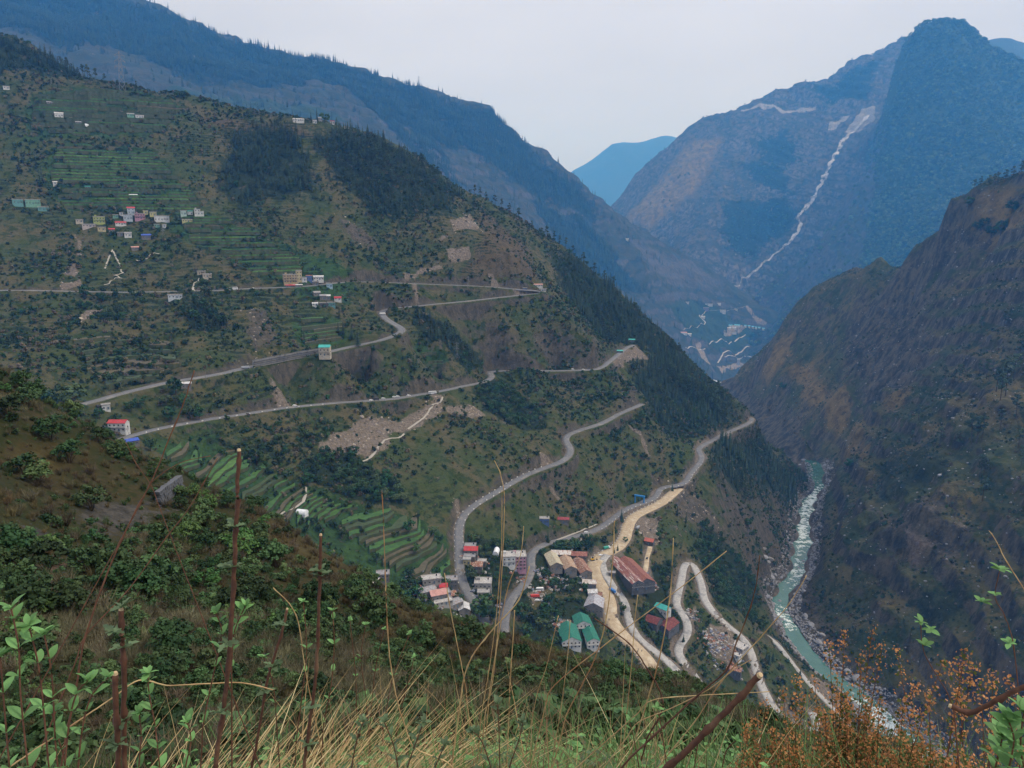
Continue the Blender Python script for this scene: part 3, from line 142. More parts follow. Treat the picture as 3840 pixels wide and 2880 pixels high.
COVER = {
 'hill': [
  ('forest', 14, [(-431.9,1234.2),(-403.2,1270.8),(-370.9,1260.2),(-334.9,1231.9),(-312.3,1194.7),(-284.3,1160.2),(-281.7,1117),(-316.6,1099.3),(-347.1,1092.5),(-365,1066.5),(-414.2,1101.5),(-430.1,1131.6),(-424.1,1176)]),
  ('forest', 14, [(-304,1254.1),(-262.3,1302.3),(-196,1309.6),(-160.5,1327.8),(-112.9,1310.5),(-85.5,1300.9),(-88.3,1228.8),(-99.8,1145.4),(-140.5,1144.7),(-172,1129.1),(-204.6,1125.6),(-233.3,1139.2),(-264.2,1160.6),(-283.9,1191.3),(-296.7,1219.8)]),
  ('forest', 12, [(63.4,1333.9),(87,1393.8),(190,1397.2),(242.7,1347.6),(278.5,1313.2),(326,1266.5),(373.7,1231.5),(376.8,1212.4),(324.1,1130.4),(263.6,1057.7),(210.5,996.6),(180,973.4),(196.8,1087.9),(183.6,1117.1),(170.8,1127.8),(216,1207.3),(228.6,1251.6),(170.2,1233.4),(148.4,1180.8),(124.5,1201.8),(85.5,1180.7),(71.3,1253.6)]),
  ('forest', 12, [(259.9,960.3),(314.6,1081.7),(420.7,1247.3),(509.8,1347.8),(569,1414.3),(534,1321.2),(453.7,1182.2),(373.9,1089.6),(299.2,983.6),(263.9,949.3)]),
  ('forest', 8, [(-47.4,881.4),(-27.6,963.2),(-3.6,950.6),(25.2,913.7),(41.3,886.2),(34.2,846.7),(12.5,827.1),(-13.6,830.7),(-35.1,848.3)]),
  ('forest', 8, [(-179.4,617.2),(-161.3,658.7),(-138.1,665.7),(-106.4,648.5),(-91.6,629.3),(-100.1,605),(-127.5,607),(-155.9,596.9),(-171.6,600.5)]),
  ('forest', 12, [(-843,1296.9),(-764.8,1307),(-721.1,1316.3),(-663,1280.5),(-673.7,1280.4),(-728.4,1262.3),(-796.2,1211.2)]),
  ('forest', 8, [(-130.9,969.4),(-88,983.5),(-40.9,1003.5),(-31.5,996.7),(-60.7,923.6),(-99.9,921),(-130.2,939.8)]),
  ('forest', 8, [(32.3,579.7),(61.8,605.7),(68.5,590.4),(71.6,548),(32.3,509),(4.9,516.6),(1.4,540.3)]),
  ('forest', 8, [(134.2,694.3),(172.9,745.7),(152.8,659.5),(159.2,636.7),(142.3,605.8),(143.6,564.8),(116,586),(109,619.5)]),
  ('forest', 8, [(212.7,832.3),(285,880.9),(307.2,869.1),(252.6,736.3),(206.7,683.9),(206.1,757.1)]),
  ('forest', 8, [(-365.8,814.8),(-332.6,832.3),(-297.2,801),(-303.5,777.3),(-328.5,758)]),
  ('forest', 6, [(-38.4,612.6),(14.7,665.1),(33.5,646.8),(28.3,575.3),(-2.2,538.6),(-32.9,514.4),(-37.1,557.9)]),
  ('forest', 6, [(-85.8,529.7),(-44,551.5),(-36.4,515.3),(-66.3,482.9)]),
  ('forest', 6, [(36.8,670),(80.6,710.6),(75.5,618.7),(36.8,590.2)]),
  ('green', 10, [(-633.8,1100.6),(-520.9,1148),(-453.3,1088.1),(-414.1,1055.8),(-417.5,1022.8),(-481.5,1004.3),(-558.8,973),(-609.5,1028.5)]),
  ('green', 10, [(-461.9,999.3),(-382.9,1027),(-332.4,1018.2),(-269.9,982.5),(-254.8,943.7),(-302.4,914.3),(-344.2,943),(-408.2,964.7)]),
  ('green', 8, [(-277.3,542.9),(-245.4,610.6),(-207.2,595.4),(-176.7,591.8),(-155.9,596.9),(-100.1,605),(-81.1,607.6),(-50.8,593.4),(-45.2,543.6),(-86.6,491),(-113.1,511),(-160,527.8),(-185.9,526.9),(-211.2,524.4),(-246.9,532.5)]),
  ('green', 10, [(-37,587.9),(-6.6,628.2),(10,638.2),(5.4,581.5),(-20.1,541.9),(-34.7,546.5)]),
  ('green', 10, [(-306.1,1009.2),(-208.4,997.3),(-194.4,921),(-243.3,895.4),(-284.5,928.8)]),
  ('green', 10, [(-728.2,1207.9),(-600.4,1293.3),(-509.5,1283.6),(-520.8,1182.3),(-677.8,1090.1)]),
  ('green', 6, [(-241.9,847.7),(-194,877.7),(-187.6,844),(-224.9,799.7)]),
  ('green', 6, [(-117,923.4),(-82.5,913.9),(-79.2,905.4),(-114.7,901.3)]),
  ('dry', 10, [(-498,1271.4),(-346.4,1278.8),(-308.2,1240.3),(-435.4,1233.9)]),
  ('dry', 10, [(-58.9,1306.4),(33.6,1271.6),(36.5,1114.7),(-10.6,1096.5),(-69.4,1082.4),(-45,1136.1)]),
  ('pale', 4, [(-173.1,648.2),(-167.9,688.4),(-140.6,729.8),(-111.1,782.4),(-89.3,810.2),(-93.8,815.7),(-81.7,827.4),(-74.1,808.9),(-50.6,841.2),(-30.9,833.3),(-43.9,810.7),(-73.4,800),(-92.7,770.8),(-106.1,742.9),(-122.9,731.5),(-122.7,700.9),(-129.1,673.5),(-142.9,669.1),(-157.3,658.8),(-169.6,641.5)]),
  ('pale', 3, [(-91,1165.3),(-64,1251),(-54,1189.9),(-45,1177.3),(-104.8,1121.3),(-117.6,1116.4),(-82.8,1145.5)]),
  ('pale', 3, [(-100.9,1114.5),(-64.6,1120.9),(-60.8,1109.8),(-89.5,1092.3),(-96.9,1104.4)]),
  ('pale', 2, [(-33.3,1100.2),(-26.6,1098.8),(-9.2,1082.2),(-24.8,1075.7)]),
  ('pale', 2, [(28.9,784.4),(39.5,785.8),(49.6,786.7),(46.6,777.7),(31.2,765.9)]),
  ('pale', 2, [(35.8,755.3),(41.7,755.7),(52.6,748.4),(47.6,745.8),(40.4,748.5)]),
  ('pale', 3, [(142.5,1084.1),(160.4,1158.2),(197.2,1234.6),(218.3,1221.2),(194.5,1190.4),(162.8,1122.1)]),
  ('pale', 3, [(-227.8,707.7),(-227,719.6),(-208.9,696.4),(-212.4,685.1)]),
  ('pale', 2, [(-238,724.6),(-240.8,755.5),(-235,755.8),(-236.9,745.7)]),
  ('pale', 2, [(-508.1,857.5),(-487.7,867.9),(-480.1,856.3),(-498.8,842.1)]),
  ('pale', 2, [(-512.7,873.8),(-509.4,882.9),(-508.8,894.8),(-492.8,883),(-500.1,874.3)]),
  ('pale', 2, [(-440.9,776.6),(-430.9,789.2),(-413.8,758.5),(-420.9,746.1)]),
  ('pale', 3, [(142.7,804.3),(163.3,808.4),(161.7,782.8),(151.8,753.6),(139.1,737.7),(133.6,755.2)]),
  ('pale', 3, [(183.8,649.1),(199.4,657.5),(211.9,637.8),(214,626.4),(194.7,606.2),(182.6,611.7),(179.9,629.3)]),
  ('pale', 2, [(10.9,567.7),(29,593.3),(32.7,588),(17.2,560.7)]),
  ('pale', 2, [(150.8,949.2),(159.1,947.7),(175.6,923.8),(171.1,921.4)]),
  ('pale', 3, [(-55.7,661.1),(-51.8,664.5),(-45.2,646.5),(-49.2,644.4)]),
  ('pale', 2, [(33.1,557.3),(50.9,568.9),(51.4,551.7),(39.8,544.2)]),
  ('pale', 3, [(163.9,659.3),(172.5,673.3),(167.7,644),(161.6,639.9)]),
  ('pale', 4, [(219.3,601.9),(242.4,596),(261.8,579),(242.9,571.2),(223.9,588.6)]),
  ('pale', 3, [(305,698.1),(324.3,696.6),(334.5,673.8),(308,647.2),(295.5,662.7)]),
  ('pale', 2, [(-535.1,941.1),(-531.8,942.4),(-507,905.3),(-510.7,901.9)]),
  ('pale', 2, [(-132.9,1033.3),(-128.4,1037.4),(-122.4,989.1),(-127,987.4)]),
  ('pale', 2, [(-144.2,1036.2),(-126.6,1070),(-103.3,1085.2),(-101.8,1082.2),(-128.5,1057.7),(-141.4,1032.9)]),
  ('rock', 6, [(-290.1,816.5),(-280.9,842.6),(-260,822),(-248,796.2),(-267.8,767.8)]),
  ('rock', 6, [(-240.3,1087.3),(-224.1,1086.1),(-176.3,1063.2),(-192.6,1047.1),(-225.2,1056.7)]),
  ('rock', 5, [(191.5,871),(222.7,903.9),(252.1,887.1),(250.9,846.3),(212.7,832.3),(187.4,818.3)]),
  ('rock', 5, [(127.2,944.4),(153.6,1008.1),(169.3,1019.9),(167.8,984.5),(140.8,957.3)]),
  ('rock', 6, [(-261.7,748.3),(-235,783),(-222.8,772.8),(-242.9,717.8),(-252.3,706.2)]),
  ('rock', 6, [(163,899.1),(168.6,897.9),(189.7,885.3),(176.4,874.9)]),
 ],
 'gorge': [
  ('ochre', 12, [(693.8,1665.1),(728.7,1616.6),(723.1,1550.9),(687.9,1525.3),(678.7,1596.3)]),
  ('ochre', 10, [(692.1,1377.3),(718.8,1350.1),(703.2,1294.7),(671.8,1297.5),(670.7,1326.1)]),
  ('ochre', 12, [(710.7,2106.4),(757,2106.3),(776.7,2060.6),(749.4,2008.2),(692.7,2005.6)]),
  ('ochre', 10, [(683.2,1492),(642.4,1331.2),(594.4,1207.9),(568.9,1198),(607.4,1317.9)]),
  ('ochre', 14, [(924.6,1621.2),(958.8,1506.3),(915.4,1389.6),(922,1517.1)]),
  ('ochre', 14, [(731.2,1984.7),(753.2,1856.9),(702.9,1618.4),(690.9,1738.9)]),
  ('green', 14, [(581.8,1149.6),(591.6,1043.6),(567.1,930.1),(523.5,952.6),(518.3,1015.8)]),
  ('green', 14, [(447,789.5),(475.7,755.2),(470.4,710),(439.1,732.7)]),
  ('pale', 3, [(669.3,1299.8),(677.4,1285.8),(676.8,1279.3),(667.8,1285.1)]),
  ('pale', 9, [(478.3,868.5),(490.9,864.5),(479.2,819.6),(471.6,818.3)]),
  ('rock', 20, [(859.1,1872.7),(915.4,1719.1),(833.7,1504.2),(694.6,1299.6),(712.9,1502.8),(772.7,1797.5)]),
  ('rock', 18, [(675.7,2024.6),(693.5,1865.6),(666.3,1666.2),(625.5,1660.7),(653.2,1908.5)]),
  ('rock', 16, [(490.9,1021.2),(511.9,929.1),(510.5,805.8),(476.2,765.2),(454.1,873.4)]),
 ],
 'ridge': [
  ('forest', 40, [(-3058.7,4563.9),(-2216.5,4766.2),(-1311.5,4928.7),(-135.2,5074),(568.9,4939),(500,4818.4),(121.9,4680.9),(-152.5,4639.7),(-287.2,4633.3),(-529.2,4404),(-599.3,4181.1),(-960.7,4562.6),(-1148.3,4281.5),(-1408.6,3913.4),(-1684.8,3843.7),(-1889.1,3962.9),(-1970.7,3545.4),(-2286.8,3647.6)]),
  ('forest', 30, [(-949.4,4506.2),(-591.5,4121.6),(-248.2,3956.1),(-374.5,4381.2),(-676.8,4761.7)]),
  ('forest', 30, [(121.1,4642.8),(496.5,4778.4),(614.5,4554.4),(786.4,4396.5),(496.4,4226.5),(236.1,4190)]),
  ('green', 20, [(897.3,4404.4),(1156,4816),(1473.5,4871.4),(1573,4780.3),(1257.2,4482.2),(1060.8,4374.7)]),
  ('pale', 8, [(1528.8,4983.8),(1553.7,4974.3),(1551.6,4954),(1610.5,4890.1),(1626.8,4862.3),(1601.8,4865.9),(1564.2,4880.1),(1549.7,4909.1),(1526.1,4960.2)]),
  ('pale', 5, [(1317.1,4726),(1466.8,4841.3),(1500.2,4827.4),(1412.5,4746.7),(1316.4,4696.7)]),
  ('pale', 5, [(1071.5,4330.7),(1110.4,4368),(1129,4243.1),(1091,4171.2)]),
  ('pale', 6, [(1168.8,4292.7),(1372.4,4485.1),(1387.3,4440.3),(1287.9,4375.3),(1194,4231.8)]),
  ('green', 30, [(-1564,3370.8),(-1228.7,3897.5),(-800.9,3986.4),(-1060.8,3611.4)]),
  ('rock', 20, [(-634.3,4436.5),(-535.6,4462.7),(-262.2,4194.4),(-339.7,3950.1)]),
  ('rock', 25, [(701.9,4805.6),(1149.7,5103.7),(1402.4,5096.2),(1173,4905.5),(886.5,4669.4)]),
 ],
 'rocky': [
  ('pale', 5, [(2687.6,6717.6),(2822.7,6678),(2804.9,6656.7),(2624.8,6638.7)]),
  ('pale', 8, [(2922.6,6652.8),(3000.3,6599.1),(2943.3,6508.4),(2856.1,6491.9),(2756.1,6533.8),(2736.3,6563.1)]),
  ('pale', 5, [(2078.1,7267.1),(2620.1,6920.9),(2619.8,6895.1),(2066.6,7222.6)]),
  ('forest', 40, [(2122.9,6814.9),(2351.6,6803),(2323.9,6448.9),(2053,6550.7)]),
  ('forest', 40, [(1674,6221.2),(2160,6142.9),(2139.2,5849.4),(1749.1,5649.6),(1576.7,5794.7)]),
  ('forest', 40, [(2646,7145.9),(3204.8,7061.9),(2997.9,6720.3),(2685.8,6888.9)]),
  ('ochre', 60, [(963.6,6630.4),(1555.1,7119.4),(1845.8,6969.4),(1487.9,6379.5),(1111,6320.7)]),
  ('forest', 30, [(1930,6656.9),(2210,6440.1),(2223.9,6118.5),(1984.5,6293.3)]),
 ],
 'peak': [
  ('forest', 60, [(2873.3,5914.5),(3649.8,5773.7),(4015.4,5383.9),(2137.3,4183.1),(2101.2,4566),(2411.2,5142.6),(2779.9,6149.5)]),
  ('rock', 30, [(2799.4,6128.4),(2349,5126.8),(2585.9,5445.9)]),
 ],
 'near': [
  ('pale', 1, [(-33.55,51.49),(-35.66,56.09),(-34.88,55.35),(-28.98,44.63),(-29.79,45.02)]),
  ('pale', 1.2, [(-21.86,35.07),(-23.31,38.37),(-18.37,30.76),(-17.4,28.68),(-19.07,30.92)]),
  ('rock', 1.5, [(-42.32,69.06),(-45.29,77.59),(-41.49,81.82),(-41.07,90.64),(-39.57,85.78),(-40.14,76.77),(-38.18,64.7)]),
  ('rock', 1.2, [(-41.76,59.84),(-40.05,60.61),(-38.7,57.84),(-40.54,57.93)]),
  ('dry', 2, [(-55.04,78.17),(-53.99,86.35),(-50.57,87.67),(-50.8,78.9)]),
  ('dry', 3, [(-34.03,96.42),(-19.94,87.63),(-18.56,69.23),(-29.97,84.39)]),
  ('dry', 3, [(-13.52,71.24),(-2.56,68.03),(-4.38,61.49),(-11.1,65.06)]),
  ('pale', 0.7, [(-24.62,47.73),(-22.51,44.6),(-18.62,38.09),(-18.75,37.85),(-22.08,43.13)]),
 ],
}
TERRACES = [
 (4.2, [(-632.8,1098.5),(-520.3,1146.3),(-452.7,1086.3),(-417,1055),(-418.5,1025.4),(-482.4,1006.4),(-560.6,976.5),(-607.8,1030.7)]),
 (3.6, [(-433.7,1009.8),(-382.9,1027),(-332.4,1018.2),(-269.9,982.5),(-259.2,949.9),(-302.9,916.2),(-344.2,943),(-402.9,965.8)]),
 (2.3, [(-275.7,543),(-246.3,607.5),(-207.2,595.4),(-176.5,590.9),(-155.8,596.1),(-99.9,604.1),(-80.9,605.8),(-51.8,591.7),(-46.8,541),(-87,493.9),(-113.1,511),(-160,527.8),(-185.9,526.9),(-211.2,524.4),(-245.7,533.6)]),
 (3.6, [(-415.5,706.9),(-337.5,746),(-299.7,674.9),(-334,614.4),(-368.7,648.2)]),
 (3.4, [(-239.4,848.2),(-195.4,876.9),(-189.6,846.2),(-223.6,804.3)]),
 (3.4, [(-116.8,921.9),(-85.3,912.8),(-82,906.1),(-112.4,904.8)]),
 (4.5, [(-720.8,1206.5),(-595.8,1282.5),(-513.5,1274.8),(-523.2,1188.5),(-673.9,1105.8)]),
]
TREES = [
 ('conifer', 'very tall dark conifer standing at the edge of the upper village', '', [(-430.8,995.8,-1.8,34,'hill')]),
 ('conifer', 'lone dark conifer on the slope left of the upper village', 'conifers left of the upper village', [(-637.6,1019.1,62.7,22,'hill'),(-647.8,1045,77.4,20,'hill'),(-627.2,1038.1,71,20,'hill'),(-606.7,1008.7,44.8,26,'hill'),(-606.9,1013.9,48.5,22,'hill'),(-590.8,999.8,34.1,24,'hill')]),
 ('broadleaf', 'one of two small round trees on the bare skyline', 'pair of skyline trees', [(-540.7,1294,197.2,11,'hill'),(-531.4,1298.5,197.1,13,'hill')]),
 ('conifer', 'dark conifer beside the white houses on the skyline spur', 'skyline spur conifers', [(-327.9,1301.2,161.1,14,'hill'),(-317.9,1300.6,161.7,20,'hill'),(-290.9,1323.9,157.3,14,'hill'),(-266.1,1310.3,149.9,18,'hill')]),
 ('broadleaf', 'broad dark tree between the skyline houses', '', [(-305.2,1300.3,159.5,17,'hill')]),
 ('pine', 'pine on the upper left skyline at the end of the dark wood', 'upper left skyline pines', [(-689.2,1296.5,228.5,20,'hill'),(-684.1,1300.5,227.1,22,'hill'),(-664.3,1286,221.8,20,'hill'),(-651.5,1286.5,219.1,14,'hill'),(-627.1,1280,209.7,12,'hill'),(-605.8,1297.2,210.4,13,'hill')]),
 ('pine', 'pine standing out on the brown ridge line right of the pine wood', 'pines along the brown ridge line', [(-65.2,1358.4,46.3,18,'hill'),(-56.4,1379.7,44.7,17,'hill'),(-45.8,1380.9,39.2,14,'hill'),(-30,1405,30.1,18,'hill'),(-18.4,1405.5,25.2,17,'hill'),(-4.9,1382,14.4,20,'hill'),(11.5,1376.1,3.9,22,'hill'),(35.5,1382.2,-10.6,14,'hill'),(63.8,1403.1,-25.6,20,'hill'),(77.2,1414.9,-32.4,18,'hill'),(86.7,1402.9,-38.8,17,'hill'),(98.4,1411.8,-46.5,20,'hill'),(110.7,1404.1,-57.9,18,'hill'),(130.3,1402.8,-72.1,20,'hill'),(149.6,1390.1,-90.5,20,'hill'),(169.8,1408.3,-104.4,18,'hill'),(185,1392,-114.9,20,'hill')]),
 ('conifer', 'dark conifer standing alone on the brown slope between the middle roads', 'lone conifers between the middle roads', [(-224.9,813.5,-123.5,14,'hill'),(-195.7,849.1,-122.6,13,'hill'),(-200.3,877.5,-108.3,15,'hill'),(-190.2,850.1,-123.3,16,'hill'),(-180.5,847.3,-129.2,17,'hill'),(-164.3,819.2,-170.7,15,'hill'),(-141,789.7,-174.7,16,'hill'),(-119.3,810.8,-172.6,16,'hill'),(-109.7,832.9,-161.4,20,'hill'),(-107.3,839.3,-160,17,'hill'),(-18,1004.1,-177.5,14,'hill'),(20.4,961.7,-199.8,17,'hill'),(26.2,954.4,-203.2,15,'hill')]),
 ('pine', 'lone pine in the middle of the pale landslide', '', [(-51.7,796.3,-210.5,20,'hill')]),
 ('conifer', 'big dark conifer right of the cream house with teal roof', '', [(-171.4,834.9,-144.5,24,'hill')]),
 ('broadleaf', 'broad green tree by the left end of the middle road', 'trees by the left end of the middle road', [(-368.9,555.5,-128.9,12,'hill'),(-348.5,558,-134.9,14,'hill'),(-347.6,574.2,-136.9,14,'hill'),(-333.2,561.1,-138.9,20,'hill'),(-334.8,623.7,-132.8,10,'hill')]),
 ('broadleaf', 'green tree in the clump between the two middle left roads', 'trees between the middle left roads', [(-317,565.2,-147.6,10,'hill'),(-308.5,594.4,-149.4,10,'hill'),(-305.1,603.3,-147.8,9,'hill'),(-288.2,615.7,-150.8,12,'hill'),(-280,601.8,-157.2,13,'hill'),(-285.6,629.1,-144,17,'hill'),(-277.1,621.2,-152.2,13,'hill'),(-269.6,615.8,-158.8,13,'hill'),(-263.1,618.1,-161.4,12,'hill')]),
 ('broadleaf', 'dark green tree below the little white roadside house', 'trees under the white roadside house', [(-338.5,784.1,-93.4,11,'hill'),(-326.6,777.5,-97.4,13,'hill'),(-327.6,804.8,-93.4,16,'hill'),(-336.2,842.3,-79.8,15,'hill'),(-312.6,790.3,-99,14,'hill'),(-302.6,788.5,-103.6,12,'hill')]),
 ('broadleaf', 'rounded tree standing among the lower green terraces', 'trees among the lower terraces', [(-232.8,584.4,-183.3,8,'hill'),(-214.9,596.5,-189.1,12,'hill'),(-208.7,594.2,-192.3,13,'hill'),(-182.7,586.9,-203.7,10,'hill'),(-168.7,596,-212.9,11,'hill'),(-132.7,556.5,-240.8,8,'hill'),(-102.1,532.5,-252,9,'hill'),(-94.4,620.5,-236.4,10,'hill'),(-83.5,578.1,-246.1,11,'hill'),(-76.7,531.4,-262.1,9,'hill'),(-76.3,557.5,-255.2,9,'hill'),(-65,591,-254.4,9,'hill'),(-59.6,585.6,-258.3,8,'hill')]),
 ('broadleaf', 'large round tree below the hairpin of the lower village', 'large trees below the village hairpin', [(-23.3,520.9,-290.3,16,'hill'),(-19.8,532.6,-290.2,12,'hill'),(-16.3,519,-293.4,15,'hill'),(-11.3,547.8,-291.3,9,'hill')]),
 ('broadleaf', 'tree beside the village road and its houses', 'trees beside the village road', [(-75.4,502.9,-266,9,'hill'),(-68,510.5,-267.8,10,'hill'),(-39.9,518.2,-277.9,9,'hill'),(-32.3,556.6,-278,11,'hill'),(6.9,541.4,-301.7,12,'hill'),(12,524,-307.4,12,'hill'),(15.9,540.8,-305.3,12,'hill'),(23,536.9,-309.1,11,'hill'),(29.7,609.4,-302.3,9,'hill'),(35.4,601.3,-306.8,10,'hill')]),
 ('conifer', 'small dark conifer on the outer edge of the asphalt bend', '', [(34.5,679.3,-297.6,13,'hill')]),
 ('broadleaf', 'small tree on the kerb of the pale dirt road', '', [(116.1,726.1,-323.3,6,'hill')]),
 ('conifer', 'small conifer beside the red roofed hut track', 'conifers near the hut track', [(100.7,696,-319.6,6,'hill'),(105,703.4,-322,8,'hill'),(132.6,724.5,-327.1,10,'hill')]),
 ('conifer', 'dark conifer at the corner of the road and retaining wall', 'conifers round the retaining wall', [(119.6,780,-310.5,15,'hill'),(195.3,878.4,-319.7,12,'hill'),(188.7,816.7,-327.9,12,'hill'),(199.3,817,-337,14,'hill'),(203.7,806.3,-347.1,13,'hill'),(218.5,819.3,-359,14,'hill')]),
 ('broadleaf', 'round tree between the dirt road and the concrete road', '', [(97.4,620.1,-337.9,9,'hill')]),
 ('conifer', 'dark conifer in the clump between the lowest road loops', 'conifers between the lowest road loops', [(153.4,616.7,-369.5,8,'hill'),(240.6,688.8,-401.6,9,'hill'),(237.5,640,-401.7,13,'hill'),(240.2,638.7,-403.7,14,'hill'),(246.8,647.4,-406.3,12,'hill'),(286.4,678,-436.7,10,'hill')]),
 ('pine', 'pine standing on the grassy right gorge slope', 'pines on the right gorge slope', [(615.1,1123,-326.3,20,'gorge'),(635.1,1149.1,-306.1,26,'gorge'),(586.5,1000.9,-297.4,28,'gorge'),(730.1,1253.6,-261.3,24,'gorge'),(706.4,1188.1,-251.4,20,'gorge'),(593.3,968.9,-291.7,26,'gorge'),(709.8,1180.5,-248.3,26,'gorge'),(598.4,951,-284.5,40,'gorge'),(602,947.1,-283.3,36,'gorge'),(732.4,1167.1,-235.1,26,'gorge'),(554.5,856.5,-292.1,30,'gorge'),(606,944,-282.4,34,'gorge'),(795.7,1279.2,-183.9,26,'gorge'),(541.2,826.5,-317.7,30,'gorge'),(555.5,851.8,-292.8,28,'gorge'),(703.2,1102,-227.6,30,'gorge'),(658.3,1007.5,-229.3,34,'gorge'),(646.5,978.8,-233.4,36,'gorge'),(630.2,946.7,-258.3,30,'gorge'),(802.4,1230,-161.6,26,'gorge'),(663.1,994.5,-232.7,44,'gorge'),(698.8,1049.9,-216.8,36,'gorge'),(688,1020.1,-207.4,38,'gorge'),(650.9,949.6,-246.8,30,'gorge'),(604.8,871.8,-259.1,24,'gorge'),(729.9,1075.3,-198.9,38,'gorge'),(586,835.3,-275.9,26,'gorge')]),
 ('pine', 'pine on the right hand skyline of the gorge', 'pines on the gorge skyline', [(939.3,1591.5,63.4,22,'gorge'),(947,1584,70.4,22,'gorge'),(950.9,1562.6,69.4,24,'gorge'),(957.7,1556.8,74.5,22,'gorge'),(961.2,1552.5,76.1,24,'gorge'),(968.7,1541.6,78.2,26,'gorge'),(975.1,1528.8,83.7,24,'gorge'),(977.8,1511,84.4,30,'gorge'),(979.3,1502.3,83.9,30,'gorge')]),
 ('broadleaf', 'dark bush like tree on the brown upper gorge slope', 'dark trees on the upper gorge slope', [(701.8,1921.4,-423.7,22,'gorge'),(578.4,1243,-410.6,20,'gorge'),(932.8,1594,29.6,24,'gorge'),(922.4,1536.7,-17.2,22,'gorge'),(928.3,1524.8,-12.6,26,'gorge'),(929.9,1500.1,-30,26,'gorge'),(937,1484,-24.4,28,'gorge'),(942.4,1483.4,-7.9,20,'gorge'),(950,1479.6,16.3,26,'gorge')]),
]
